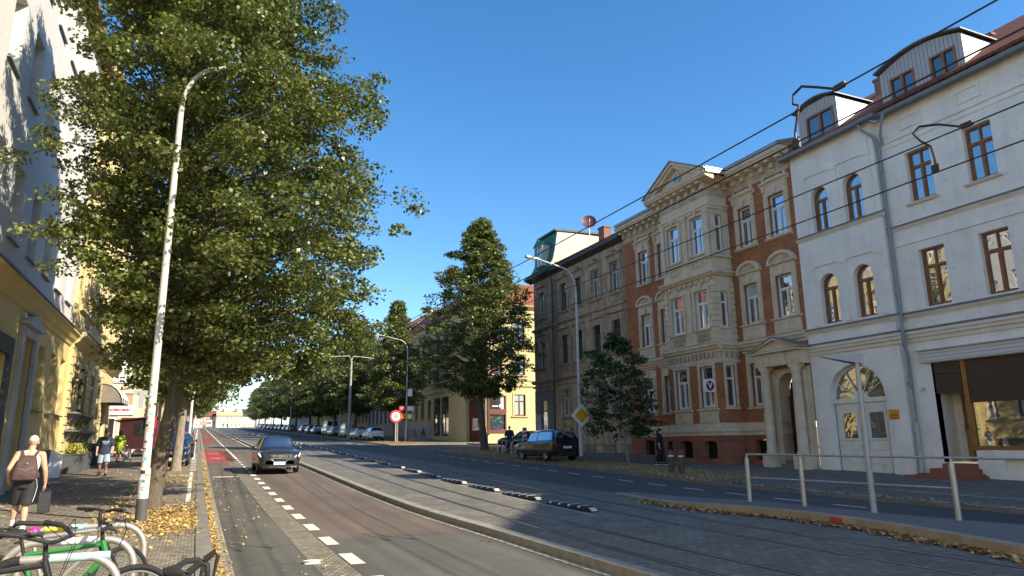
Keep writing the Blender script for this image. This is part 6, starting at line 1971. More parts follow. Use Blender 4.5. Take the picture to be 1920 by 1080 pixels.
def f(mb):
    mb.cyl((0.12, 0.12, -0.1), (0.12, 0.12, 2.3), 0.11, 10)
T = thing('wooden_post', 'grey wooden post right behind the round speed sign', 'post', (19.3, 74.0, zp(74) + 0.1))
part(T, 'shaft', bark_g, f, 40)
T = thing('no_stopping_sign', 'blue and red no stopping disc above white plates', 'traffic sign', (19.25, 95.4, zp(95.4) + 0.1))
part(T, 'post', pole_g, lambda mb: mb.cyl((0, 0, 0), (0, 0, 4.2), 0.05, 8))
def f(mb):
    disc(mb, (0, 4.05), 0.52, -0.055, 0); disc(mb, (0, 4.05), 0.41, -0.06, 1)
    mb.hexa([(x + s_ * 0.05, -0.066, 4.05 + z + s_ * 0.05) for x, z, s_ in ((-0.3, 0.3, 1), (-0.3, 0.3, -1), (0.3, -0.3, -1), (0.3, -0.3, 1))] + [(x + s_ * 0.05, -0.070, 4.05 + z + s_ * 0.05) for x, z, s_ in ((-0.3, 0.3, 1), (-0.3, 0.3, -1), (0.3, -0.3, -1), (0.3, -0.3, 1))], 0)
part(T, 'disc', [sg_red, sg_blue], f)
for k in range(3):
    part(T, 'plate', sg_white, lambda mb: mb.box(-0.42, 0.42, -0.07, -0.05, 2.45 + 0.36 * k, 2.77 + 0.36 * k))
T = thing('direction_sign', 'red and white direction board above the yellow one on the corner lamp', 'road sign', (20.45, 74.1, zp(74.3) + 3.6))
part(T, 'board', [sg_red, sg_white], lambda mb: (mb.box(-0.85, 0.02, -0.04, 0, -0.24, 0.24), mb.box(0.022, 0.72, -0.04, 0, -0.24, 0.24, 1)))
text('ZOO', 0.24, sg_white, T, (-0.42, -0.046, 0), ROT_S)
T = thing('direction_sign', 'yellow direction board under the red one on the corner lamp', 'road sign', (20.45, 74.1, zp(74.3) + 2.75))
part(T, 'board', [sg_yel, sg_white], lambda mb: (mb.box(-0.92, 0.1, -0.04, 0, -0.24, 0.24), mb.box(0.102, 0.55, -0.04, 0, -0.24, 0.24, 1)))
text('Zentrum', 0.2, ink, T, (-0.42, -0.046, 0), ROT_S)
T = thing('direction_sign', 'small white plate high on the corner lamp', 'road sign', (20.75, 74.1, zp(74.3) + 5.3))
part(T, 'board', sg_white, lambda mb: mb.box(-0.25, 0.25, -0.04, 0, -0.4, 0.4))
T = thing('street_name_sign', 'dark street name boards on a thin post behind the tall lime tree', 'street sign', (22.6, 56.8, zp(56) + 0.1))
part(T, 'post', pole_g, lambda mb: mb.cyl((0, 0, 0), (0, 0, 4.3), 0.035, 8))
part(T, 'board', anth, lambda mb: (mb.box(-1.3, 0.0, -0.03, 0, 3.7, 3.95), mb.box(-0.7, 0.02, 0.04, 0.07, 4.05, 4.3)))
T = thing('warning_beacon', 'red and white striped warning board by the black SUV', 'beacon', (17.9, 38.6, zp(38.6) + 0.1))
def f(mb):
    mb.box(-0.14, 0.14, -0.03, 0, 0.75, 1.75)
    for k in range(4):
        z = 0.8 + k * 0.25
        mb.hexa([(-0.138, -0.034, z), (0.138, -0.034, z + 0.16 - 0.28 + 0.2), (0.138, -0.034, z + 0.2), (-0.138, -0.034, z + 0.12), (-0.138, -0.031, z), (0.138, -0.031, z + 0.08), (0.138, -0.031, z + 0.2), (-0.138, -0.031, z + 0.12)], 1)
    mb.cyl((0, 0.02, 0), (0, 0.02, 0.8), 0.025, 8)
part(T, 'board', [sg_white, sg_red], f)
# handrail on the platform with a flat lamp grown out of its third post
RP = [(12.34, 13.72), (12.52, 12.2), (12.70, 10.56), (12.85, 8.9), (12.98, 5.2)]
T = thing('handrail', 'grey steel handrail with four posts along the back of the tram platform', 'railing', (12.6, 10.5, 0.15), world=True)
for i, (x, y) in enumerate(RP):
    if i == 2: continue
    part(T, 'post', galv, lambda mb: (mb.cyl((x, y, plz(y)), (x, y, plz(y) + 1.02), 0.055, 12), mb.cyl((x, y, plz(y) + 1.02), (x, y, plz(y) + 1.1), 0.022, 8)), 40)
part(T, 'top_rail', galv, lambda mb: mb.tube([(x, y, plz(y) + 1.11) for x, y in RP], 0.023, 8), 40)
part(T, 'middle_rail', galv, lambda mb: mb.tube([(x, y, plz(y) + 0.56) for x, y in RP[:4]], 0.02, 8), 40)
T = thing('platform_lamp', 'slim grey lamp with a flat wedge head standing in the platform handrail', 'street lamp', (12.70, 10.56, 0.17))
part(T, 'post', pole_g, lambda mb: mb.tube([(0, 0, -0.05), (0, 0, 1.3), (-0.0, 0, 3.05)], [0.062, 0.06, 0.045], 12), 40)
part(T, 'lamp_head', pole_g, lambda mb: mb.hexa([(-0.75, 0.20, 3.17), (0.1, -0.1, 3.02), (0.12, 0.14, 3.02), (-0.75, 0.28, 3.17), (-0.76, 0.20, 3.19), (0.08, -0.12, 3.24), (0.14, 0.16, 3.24), (-0.74, 0.30, 3.19)]))
# bollards
bol_m = plain('bollard_brown', (0.10, 0.065, 0.05), 0.6, 0.15, 4)
for i, (x, y) in enumerate(((17.77, 24.15), (17.97, 23.75))):
    T = thing('bollard', 'brown round topped bollard with a white ring, ' + ('farther of the two by the dry verge' if i == 0 else 'nearer of the two by the dry verge'), 'bollard', (x, y, zp(y) + 0.1), 0, 'bollards by the verge')
    part(T, 'body', bol_m, lambda mb: mb.lathe([(0.11, -0.05), (0.11, 0.74), (0.11, 0.80), (0.09, 0.88), (0.05, 0.93), (0.0, 0.95)], (0, 0, 0), 16), 40)
    part(T, 'ring', sg_white, lambda mb: mb.lathe([(0.113, 0.68), (0.116, 0.69), (0.116, 0.73), (0.113, 0.74)], (0, 0, 0), 16, cap=False), 40)
# rubber lane separators between the tracks
sepb = plain('separator_black', (0.016, 0.016, 0.017), 0.65, 0.2, 4)
sepw = plain('separator_white', (0.62, 0.61, 0.57), 0.55, 0.12, 8)
T0 = thing('lane_separator', 'black rubber lane separator with white stripes between the tracks, nearest of the row', 'lane separator', (8.6, 15.9, zp(15.9)), 0, 'lane separators between the tram tracks')
def hump(y0, y1, g, k=0.0):
    n = 8
    return [[(0.15 * s_ * math.cos(PI * i / n) + 0.0, y, max(-0.01, (0.115 + g) * s_ * math.sin(PI * i / n))) for i in range(n + 1)] for y, s_ in ((y0, 1), (y1, 1))]
def f(mb):
    n = 8
    ys = [(-1.16, 0.35), (-1.05, 0.75), (-0.92, 1.0), (1.02, 1.0), (1.12, 0.75), (1.16, 0.4)]
    mb.rings([[(0.16 * (0.6 + 0.4 * s_) * math.cos(PI * i / n), y, 0.095 * s_ * min(1, 1.5 * math.sin(PI * i / n))) for i in range(n + 1)] for y, s_ in ys])
part(T0, 'body', sepb, f, 50)
for k in range(4):
    def f(mb):
        n = 8; y0 = -0.72 + k * 0.5
        mb.rings([[(0.163 * math.cos(PI * i / n), y, 0.005 + 0.095 * min(1, 1.5 * math.sin(PI * i / n))) for i in range(1, n)] for y in (y0, y0 + 0.12)], cap=False, close=False)
    part(T0, 'stripe', sepw, f)
def f(mb):
    mb.rings([[(0.13 * (0.55 + 0.4 * s_) * math.cos(PI * i / 8), y, 0.008 + 0.095 * s_ * min(1, 1.5 * math.sin(PI * i / 8))) for i in range(9)] for y, s_ in ((-1.165, 0.3), (-1.10, 0.6), (-1.05, 0.75))])
part(T0, 'end_cap', sepw, f, 50)
order = ['second', 'third', 'fourth', 'fifth', 'sixth', 'seventh', 'eighth']
for i in range(1, 44):
    y = 15.9 + i * 3.0
    x = 8.60 + lin(y, (14, 0), (27, 0.1), (36, 0.4), (58, 0.75), (75, 0.75), (110, 0.1), (160, 0.0))
    dup(T0, None, (x, y, zp(y)), 0, ('black rubber lane separator between the tracks, %s of the row from the near end' % order[i - 1]) if i <= 7 else 'distant black and white lane separator far up between the tram tracks', group='lane separators between the tram tracks' if i <= 7 else 'distant lane separators')
# overhead wires
wire_m = plain('wire_black', (0.02, 0.02, 0.022), 0.5, 0.1)
for x, lab in ((6.95, 'pair of dark tram wires over the left track'), (9.5, 'pair of dark tram wires over the right track')):
    T = thing('overhead_wire', lab, 'tram wire', (x, 0, 5.4), world=True)
    def P(y): return x + (sft(max(y, 6)) if y > 60 else lin(y, (0, 0), (14, 0), (60, sft(60))))
    for z0, z1, nm in ((5.9, 6.4, 'messenger_wire'), (5.40 if x > 8 else 5.48, 5.7, 'contact_wire')):
        ys = [-20, 0, 5, 10, 15, 25, 40, 60, 80, 100, 130, 160, 200, 260, 330]
        mb = MB(); mb.tube([(P(y), y, z0 + zp(y) * 1.0 + (0.15 if y > 20 and nm == 'messenger_wire' else 0)) for y in ys], 0.0105, 6)
        mb.build(nm, wire_m, T)
    y0 = 5.65 if x < 8 else 5.75
    part(T, 'jumper_cable', wire_m, lambda mb: (mb.tube([(x, y0 - 0.2, 5.9), (x, y0, 5.93), (x + 0.02, y0 + 0.25, 6.08), (x + 0.03, y0 + 0.5, 6.22), (x + 0.04, y0 + 0.66, 6.18), (x + 0.04, y0 + 0.68, 6.05), (x + 0.03, y0 + 0.58, 5.98), (x + 0.01, y0 + 0.6, 5.85), (x, y0 + 0.66, 5.62), (x, y0 + 0.66, 5.45)] if x < 8 else [(x, y0 - 0.2, 5.9), (x, y0, 5.93), (x + 0.02, y0 + 0.3, 6.10), (x + 0.03, y0 + 0.6, 6.2), (x + 0.04, y0 + 0.72, 6.14), (x + 0.04, y0 + 0.62, 5.98), (x + 0.02, y0 + 0.46, 5.82), (x, y0 + 0.42, 5.6), (x, y0 + 0.42, 5.42)], 0.018, 6), mb.box(x - 0.02, x + 0.02, y0 - 0.18, y0 - 0.02, 5.88, 5.95), mb.box(x - 0.02, x + 0.02, y0 + 0.60 - (0.24 if x > 8 else 0), y0 + 0.72 - (0.24 if x > 8 else 0), 5.40, 5.52)))
for y, lab in ((33.5, 'nearest cross wire over the street by the yellow diamond sign'), (74.5, 'cross wire over the street at the corner lamp'), (105, 'cross wire farther up over the street'), (150, 'cross wire far up the street')):
    T = thing('span_wire', lab, 'span wire', (9, y, zp(y) + 6.3), world=True)
    part(T, 'wire', wire_m, lambda mb: mb.tube([(-5.0 if y < 90 else -3.6, y, zp(y) + 8.5), (3, y, zp(y) + 6.9), (9, y, zp(y) + 6.35), (15, y, zp(y) + 7.0), (24.4 if y < 100 else 19, y, zp(y) + (8.6 if y > 40 else 9.0))], 0.010, 5))
# planters by the yellow house
pl_grey = plain('planter_grey', (0.075, 0.085, 0.09), 0.6, 0.12, 4)
for i, (y0, lab) in enumerate(((34.9, 'nearer grey planter with yellowish shrubs against the yellow wall'), (37.1, 'farther grey planter with yellowish shrubs against the yellow wall'))):
    T = thing('planter', lab, 'planter', (-4.75, y0 + 0.75, zp(y0) + 0.02), 0, 'planters by the yellow house')
    def f(mb):
        mb.rings([[(-0.3, -0.72, 0), (0.3, -0.72, 0), (0.3, 0.72, 0), (-0.3, 0.72, 0)], [(-0.34, -0.76, 0.78), (0.34, -0.76, 0.78), (0.34, 0.76, 0.78), (-0.34, 0.76, 0.78)]])
        for y in (-0.76, 0.02):
            mb.hexa([(0.31, y + 0.04, 0.08), (0.34, y + 0.70, 0.66), (0.35, y + 0.72, 0.72), (0.31, y + 0.04, 0.16), (0.34, y + 0.04, 0.08), (0.37, y + 0.70, 0.66), (0.38, y + 0.72, 0.72), (0.34, y + 0.04, 0.16)])
        mb.box(-0.36, 0.37, -0.79, 0.79, 0.74, 0.80)
    part(T, 'box', pl_grey, f)
    rp = random.Random(i)
    leaves('shrub', [(rp.uniform(-.22, .22), rp.uniform(-.6, .6), 0.85 + rp.uniform(0, .35)) for _ in range(26)], 0.2, 34, 0.09, leaf_y, T, 90 + i, flat=0.8)
T = thing('waste_bin', 'dark waste bin standing past the planters by the yellow wall', 'bin', (-4.7, 41.0, zp(41)))
part(T, 'body', anth, lambda mb: mb.rings([[(-0.28, -0.33, 0.05), (0.28, -0.33, 0.05), (0.28, 0.33, 0.05), (-0.28, 0.33, 0.05)], [(-0.3, -0.36, 1.0), (0.3, -0.36, 1.0), (0.3, 0.36, 1.0), (-0.3, 0.36, 1.0)]]))
part(T, 'lid', anth, lambda mb: mb.rings([[(-0.31, -0.38, 1.002), (0.33, -0.38, 1.002), (0.33, 0.38, 1.002), (-0.31, 0.38, 1.002)], [(-0.28, -0.36, 1.1), (0.2, -0.36, 1.06), (0.2, 0.36, 1.06), (-0.28, 0.36, 1.1)]]))
mb = MB()
mb.hexa([(-5.18, 32.55, 0.5), (-4.75, 32.55, 0.5), (-4.75, 32.62, 0.5), (-5.18, 32.62, 0.5), (-5.18, 32.9, 1.55), (-4.75, 32.9, 1.35), (-4.75, 32.97, 1.35), (-5.18, 32.97, 1.55)])
o = tag(mb.build('advertising_board', pvc), 'white slanted board leaning at the house wall before the planters', 'board')
# stone trough at the corner and litter on the cycle lane
T = thing('stone_trough', 'low rough stone trough at the foot of the corner lamp', 'trough', (21.6, 73.6, zp(73.6) + 0.1))
part(T, 'block', granite_d, lambda mb: (mb.rings([[(-1.0, -0.4, 0), (1.0, -0.4, 0), (1.1, 0.4, 0), (-1.0, 0.45, 0)], [(-0.95, -0.36, 0.42), (0.95, -0.34, 0.5), (1.0, 0.36, 0.46), (-0.95, 0.4, 0.4)], [(-0.8, -0.25, 0.44), (0.8, -0.22, 0.52), (0.8, 0.25, 0.5), (-0.8, 0.28, 0.42)]])))
mb = MB()
rp = random.Random(2)
mb.rings([[(1.72 + 0.13 * math.cos(2 * PI * i / 9) * rp.uniform(0.6, 1.1), 11.35 + 0.09 * math.sin(2 * PI * i / 9) * rp.uniform(0.6, 1.1), RD + 0.01 + h) for i in range(9)] for h in (0, 0.03, 0.045)])
tag(mb.build('paper_scrap', pvc), 'crumpled white paper scrap on the cycle lane', 'litter')
# ---------------------------------------------------------------- vehicles
car_glass = glass('car_glass', (0.008, 0.010, 0.012), refl=0.42, wavy=0.04)
rubber = plain('tyre_rubber', (0.016, 0.016, 0.017), 0.8, 0.2, 12)
alloy = plain('alloy_rim', (0.50, 0.50, 0.50), 0.3, 0.1, 6, metal=0.9)
blacktrim = plain('black_trim', (0.018, 0.018, 0.02), 0.5, 0.15, 6)
chrome = plain('chrome', (0.75, 0.75, 0.75), 0.15, 0.04, 6, metal=1.0)
tail_red = plain('tail_lamp_red', (0.36, 0.012, 0.015), 0.22, 0.12, 9)
head_clear = glass('headlamp_glass', (0.35, 0.36, 0.37), refl=0.4, wavy=0.1)
plate_w = plain('number_plate_white', (0.74, 0.74, 0.71), 0.5, 0.04)
drl = emit('running_light', (1.0, 0.97, 0.92), 4.0)
pt_grey = paint('paint_dark_grey', (0.040, 0.040, 0.043), 0.5)
pt_blue = paint('paint_dark_blue', (0.010, 0.020, 0.048), 0.4)
pt_black = paint('paint_black', (0.010, 0.011, 0.012), 0.2)
pt_white = paint('paint_white', (0.70, 0.71, 0.71), 0.0)
pt_silver = paint('paint_silver', (0.42, 0.43, 0.44), 0.6)
pt_red = paint('paint_red', (0.34, 0.015, 0.018), 0.1)
pt_green = paint('paint_dark_green', (0.02, 0.04, 0.035), 0.3)
def crv(xs, ys, x):
    """smooth curve through the control values"""
    xs = np.asarray(xs, float); ys = np.asarray(ys, float)
    i = int(np.clip(np.searchsorted(xs, x) - 1, 0, len(xs) - 2))
    def m(k):
        if k <= 0: return (ys[1] - ys[0]) / (xs[1] - xs[0])
        if k >= len(xs) - 1: return (ys[-1] - ys[-2]) / (xs[-1] - xs[-2])
        a = (ys[k] - ys[k - 1]) / (xs[k] - xs[k - 1]); b = (ys[k + 1] - ys[k]) / (xs[k + 1] - xs[k])
        return 0.0 if a * b <= 0 else 2 * a * b / (a + b)
    h = xs[i + 1] - xs[i]; t = float(np.clip((x - xs[i]) / h, 0, 1))
    return float((1 + 2 * t) * (1 - t) ** 2 * ys[i] + t * (1 - t) ** 2 * h * m(i) + t * t * (3 - 2 * t) * ys[i + 1] + t * t * (t - 1) * h * m(i + 1))
STY = dict(
    # stations: x, half width, height of the centre line, belt height, roof half width, underside, is roof
    suv=dict(L=4.35, W=0.90, x=[-2.17, -2.10, -1.9, -1.55, 0.55, 0.95, 1.55, 2.0, 2.14, 2.2], w=[0.78, 0.85, 0.89, 0.90, 0.90, 0.90, 0.89, 0.85, 0.74, 0.60],
             top=[0.95, 1.10, 1.50, 1.63, 1.60, 1.08, 1.02, 0.94, 0.80, 0.62], belt=[0.9, 0.98, 1.02, 1.02, 0.97, 0.98, 0.96, 0.89, 0.74, 0.58], tw=[0.74, 0.72, 0.60, 0.60, 0.60, 0.66, 0.68, 0.6, 0.5, 0.45], r=0.345, wb=(-1.31, 1.33)),
    hatch=dict(L=4.1, W=0.87, x=[-2.05, -1.98, -1.72, -1.35, 0.45, 0.98, 1.5, 1.88, 2.0, 2.05], w=[0.74, 0.81, 0.86, 0.87, 0.87, 0.87, 0.86, 0.82, 0.72, 0.58],
               top=[0.86, 1.00, 1.38, 1.49, 1.45, 0.98, 0.91, 0.82, 0.70, 0.55], belt=[0.82, 0.9, 0.95, 0.95, 0.9, 0.89, 0.86, 0.78, 0.66, 0.52], tw=[0.70, 0.68, 0.56, 0.56, 0.57, 0.63, 0.65, 0.58, 0.48, 0.42], r=0.315, wb=(-1.27, 1.27)),
    sedan=dict(L=4.6, W=0.90, x=[-2.3, -2.22, -1.95, -1.35, -0.75, 0.35, 1.05, 1.7, 2.12, 2.25, 2.3], w=[0.72, 0.80, 0.88, 0.90, 0.90, 0.90, 0.90, 0.89, 0.83, 0.72, 0.6],
               top=[0.88, 0.99, 1.04, 1.32, 1.43, 1.40, 0.97, 0.90, 0.80, 0.66, 0.5], belt=[0.82, 0.92, 0.97, 0.97, 0.93, 0.90, 0.90, 0.86, 0.76, 0.62, 0.48], tw=[0.6, 0.64, 0.66, 0.56, 0.55, 0.56, 0.64, 0.66, 0.58, 0.48, 0.42], r=0.325, wb=(-1.36, 1.36)),
    van=dict(L=4.9, W=0.95, x=[-2.45, -2.43, -2.40, -2.3, 0.9, 1.6, 2.05, 2.3, 2.42, 2.46], w=[0.86, 0.90, 0.93, 0.95, 0.95, 0.95, 0.93, 0.88, 0.78, 0.7],
             top=[1.2, 1.7, 1.90, 1.95, 1.95, 1.30, 1.12, 0.98, 0.78, 0.6], belt=[1.1, 1.15, 1.16, 1.16, 1.12, 1.08, 1.02, 0.92, 0.74, 0.55], tw=[0.8, 0.8, 0.80, 0.82, 0.80, 0.76, 0.7, 0.62, 0.52, 0.46], r=0.34, wb=(-1.55, 1.5)))
def car_surface(S):
    xs = S['x']
    def sec(x):
        w, top, belt, tw = (crv(xs, S[k], x) for k in ('w', 'top', 'belt', 'tw'))
        zb = 0.24 + 0.10 * max(0, abs(x) / xs[-1] - 0.86) / 0.14
        roofy = max(0.0, top - belt)
        k = min(1.0, roofy / 0.30)
        lo = 1 - k
        edge_z = top - (0.075 * k + 0.025 * lo)
        return [(w * 0.90, zb), (w * 0.965, zb + 0.07), (w * 0.99, zb + 0.20), (w, min(0.58, belt - 0.2)), (w * 0.985, belt - 0.10), (w * (0.955), belt - 0.015),
                (w * 0.93, belt + 0.012), (tw * 1.035 * k + lo * w * 0.86, belt + (edge_z - belt) * (0.93 if k > 0.5 else 0.6)), (tw * 0.95 * k + lo * w * 0.74, edge_z + 0.02 * k), (tw * 0.62, top - 0.012), (tw * 0.3, top - 0.003), (0.0, top)]
    return sec
def make_car(style, label, mat, loc, heading, plate=None, drive=False, lights=False, group=None, rails=False, rim_s=5, detail=True, glassmat=None, name='parked_car'):
    """lofted body with wheel arches cut through it, glazing laid on the same surface; nose points along heading"""
    S = STY[style]; xs = S['x']; sec = car_surface(S)
    T = thing(name, label, 'van' if style == 'van' else 'car', loc, heading, group)
    # finer stations
    st = sorted(set([round(float(v), 3) for v in np.linspace(xs[0], xs[-1], 46 if detail else 22)] + list(xs)))
    mb = MB()
    loops = []
    for x in st:
        h = sec(x)
        loops.append([(x, y, z) for y, z in h] + [(x, -y, z) for y, z in h[:-1][::-1]])
    mb.rings(loops)
    bo = mb.build('body', [mat, blacktrim], T)
    # wheel arches
    cm = MB()
    for wx in S['wb']:
        for s_ in (-1, 1):
            cm.cyl((wx, s_ * 0.58, S['r'] + 0.0), (wx, s_ * 1.2, S['r'] + 0.0), S['r'] + 0.055, 24)
    cut = cm.build('cutter', blacktrim)
    md = bo.modifiers.new('arch', 'BOOLEAN'); md.operation = 'DIFFERENCE'; md.object = cut; md.solver = 'EXACT'
    CUTS.append((bo, cut))
    def P(x, t, off=0.006, side=1):
        h = sec(x); j = min(len(h) - 2, int(t)); f = t - j
        y = h[j][0] * (1 - f) + h[j + 1][0] * f; z = h[j][1] * (1 - f) + h[j + 1][1] * f
        dy, dz = h[j + 1][0] - h[j][0], h[j + 1][1] - h[j][1]
        n = math.hypot(dy, dz) + 1e-9
        # a little outwards along the section and, for sloping glass, along the car
        e = 0.02
        h2 = sec(min(xs[-1], x + e)); h1 = sec(max(xs[0], x - e))
        z2 = h2[j][1] * (1 - f) + h2[j + 1][1] * f; z1 = h1[j][1] * (1 - f) + h1[j + 1][1] * f
        sl = (z2 - z1) / (2 * e)
        ny, nz = dz / n, -dy / n
        if nz < 0 and j > 6: ny, nz = -ny, -nz
        nx = -sl * abs(nz)
        return (x + nx * off, side * (y + ny * off), z + nz * off)
    def patch(nm, m, xa, xb, ta, tb, sides, parent=T, nx=6, nt=4, off=0.006, xa2=None, xb2=None):
        for s_ in sides:
            q = MB()
            rows = []
            for i in range(nt + 1):
                t = ta + (tb - ta) * i / nt
                a = xa + ((xa2 if xa2 is not None else xa) - xa) * i / nt
                b = xb + ((xb2 if xb2 is not None else xb) - xb) * i / nt
                rows.append([P(a + (b - a) * k / nx, t, off, s_) for k in range(nx + 1)])
            q.rings(rows, cap=False, close=False)
            q.build(nm, m, parent)
    def across(nm, m, xa, xb, t0, off=0.006, nx=5, parent=T):
        q = MB()
        rows = []
        ts = [t0 + (11 - t0) * k / 6 for k in range(7)]
        for i in range(nx + 1):
            x = xa + (xb - xa) * i / nx
            rows.append([P(x, t, off, 1) for t in ts] + [P(x, t, off, -1) for t in ts[:-1][::-1]])
        q.rings(rows, cap=False, close=False)
        q.build(nm, m, parent)
    G = glassmat or car_glass
    i_r0 = {'suv': (-1.55, 0.55, 0.95), 'hatch': (-1.35, 0.45, 0.98), 'sedan': (-0.75, 0.35, 1.05), 'van': (-2.3, 0.9, 1.6)}[style]
    ra, rb, rc = i_r0
    across('windscreen', G, rb + 0.06, rc - 0.04, 7.9)
    if style == 'sedan': across('rear_window', G, -1.72, -0.85, 7.9)
    elif style != 'van': across('rear_window', G, xs[1] + 0.05, ra - 0.14, 7.6)
    fs = (rb + rc) / 2
    mid = (ra + fs) / 2 + 0.12
    if style == 'van':
        patch('side_window', G, 0.35, 1.35, 6.25, 7.0, (1, -1), xb2=0.98)
        q = MB()
        for s_ in (1, -1):
            q.hexa([(xs[0] - 0.012, s_ * 0.08, 1.22), (xs[0] - 0.012, s_ * 0.72, 1.22), (xs[0] + 0.02, s_ * 0.70, 1.74), (xs[0] + 0.02, s_ * 0.08, 1.74), (xs[0] + 0.05, s_ * 0.08, 1.22), (xs[0] + 0.05, s_ * 0.72, 1.22), (xs[0] + 0.06, s_ * 0.70, 1.74), (xs[0] + 0.06, s_ * 0.08, 1.74)])
        q.build('rear_window', G, T)
    else:
        back = xs[2] - 0.02 if style != 'sedan' else -1.45
        patch('side_window', G, mid + 0.04, rc - 0.22, 6.12, 6.98, (1, -1), xb2=rb + 0.12)
        patch('side_window', G, (ra - 0.28) if style != 'sedan' else -0.95, mid - 0.05, 6.12, 6.98, (1, -1), xa2=ra - 0.12 if style != 'sedan' else -0.62)
        if style in ('suv', 'hatch'):
            patch('side_window', G, back + 0.12, ra - 0.32, 6.2, 6.95, (1, -1), xa2=back + 0.2, xb2=ra - 0.18)
    # wheels
    R = S['r']
    for wx in S['wb']:
        for s_ in (-1, 1):
            wm = MB()
            wm.lathe([(R * 0.66, -0.10), (R * 0.93, -0.10), (R, -0.07), (R, 0.07), (R * 0.93, 0.10), (R * 0.66, 0.10)], (wx, s_ * (S['W'] - 0.115), R), 24, 0, 'y', False)
            wo = wm.build('wheel', rubber, T, 35)
            rm = MB()
            yo = s_ * (S['W'] - 0.02)
            rm.lathe([(R * 0.58, 0.0), (R * 0.68, 0.0), (R * 0.68, -s_ * 0.03), (R * 0.58, -s_ * 0.05)], (wx, yo, R), 24, 0, 'y', False)
            rm.cyl((wx, yo, R), (wx, yo - s_ * 0.05, R), R * 0.17, 12)
            for k in range(rim_s):
                a = 2 * PI * k / rim_s + 0.3
                for da in (-0.12, 0.12):
                    rm.tube([(wx + R * 0.12 * math.cos(a), yo - s_ * 0.012, R + R * 0.12 * math.sin(a)), (wx + R * 0.62 * math.cos(a + da), yo - s_ * 0.012, R + R * 0.62 * math.sin(a + da))], 0.022, 5)
            rm.cyl((wx, yo - s_ * 0.06, R), (wx, yo - s_ * 0.09, R), R * 0.64, 16, 1)
            rm.build('rim', [alloy, blacktrim], wo, 30)
    fx, bx = xs[-1], xs[0]
    # mirrors
    for s_ in (-1, 1):
        q = MB()
        q.ball((rc - 0.24, s_ * (S['W'] + 0.08), S['belt'][5 if style != 'sedan' else 6] + 0.10), 0.10, 8, 5, 0, 0.7, 1.15, 0.75)
        q.build('mirror', mat, T, 40)
    # lights, grille, plates
    for s_ in (-1, 1):
        patch('headlight', head_clear, fx - 0.36, fx - 0.07, 3.75, 4.85, (s_,), off=0.010, xa2=fx - 0.55, xb2=fx - 0.2)
        if lights:
            patch('running_light', drl, fx - 0.34, fx - 0.10, 3.95, 4.35, (s_,), off=0.018, xa2=fx - 0.40, xb2=fx - 0.17)
        patch('tail_light', tail_red, bx + 0.03, bx + 0.28, 4.35 if style != 'van' else 3.6, 5.4 if style != 'van' else 5.9, (s_,), off=0.012)
        q = MB()
        zt = {'suv': 0.86, 'hatch': 0.80, 'sedan': 0.82, 'van': 0.95}[style]
        q.hexa([(bx - 0.015, s_ * 0.40, zt - 0.05), (bx - 0.0, s_ * 0.73, zt - 0.06), (bx + 0.06, s_ * 0.75, zt + 0.10), (bx + 0.03, s_ * 0.42, zt + 0.09), (bx + 0.08, s_ * 0.40, zt - 0.05), (bx + 0.10, s_ * 0.73, zt - 0.06), (bx + 0.12, s_ * 0.75, zt + 0.10), (bx + 0.10, s_ * 0.42, zt + 0.09)])
        q.build('tail_light', tail_red, T)
    q = MB()
    gz = {'suv': 0.66, 'hatch': 0.55, 'sedan': 0.56, 'van': 0.62}[style]
    gx = fx - 0.02
    pts = [(-0.44, 0.15), (0.44, 0.15), (0.40, -0.04), (0.24, -0.16), (-0.24, -0.16), (-0.40, -0.04)]
    q.rings([[(gx + 0.012, y, gz + z) for y, z in pts], [(gx - 0.12, y, gz + z) for y, z in pts]])
    for k in range(4):
        q.box(gx + 0.012, gx + 0.02, -0.38 + 0.03 * k, 0.38 - 0.03 * k, gz + 0.10 - 0.065 * k, gz + 0.115 - 0.065 * k, 1)
    q.tube([(gx + 0.015, y, gz + z) for y, z in pts[3:] + pts[:1]] , 0.016, 6, 1)
    q.tube([(gx + 0.015, y, gz + z) for y, z in pts[1:4]], 0.016, 6, 1)
    if style != 'van':
        q.torus((gx + 0.022, 0, gz + 0.05), 0.055, 0.010, 16, 6, 1, 'x')
        q.tube([(gx + 0.024, -0.05, gz + 0.07), (gx + 0.024, 0, gz + 0.03), (gx + 0.024, 0.05, gz + 0.07)], 0.010, 6, 1)
    q.build('grille', [blacktrim, chrome], T, 30)
    q = MB()
    q.hexa([(fx - 0.06, -0.72, 0.24), (fx + 0.005, -0.45, 0.24), (fx + 0.005, 0.45, 0.24), (fx - 0.06, 0.72, 0.24), (fx - 0.10, -0.72, 0.36), (fx - 0.02, -0.45, 0.40), (fx - 0.02, 0.45, 0.40), (fx - 0.10, 0.72, 0.36)])
    q.build('front_bumper', blacktrim, T)
    q = MB()
    q.hexa([(bx + 0.06, -0.74, 0.27), (bx - 0.01, -0.45, 0.27), (bx - 0.01, 0.45, 0.27), (bx + 0.06, 0.74, 0.27), (bx + 0.05, -0.74, 0.46), (bx - 0.015, -0.45, 0.48), (bx - 0.015, 0.45, 0.48), (bx + 0.05, 0.74, 0.46)])
    q.build('rear_bumper', blacktrim, T)
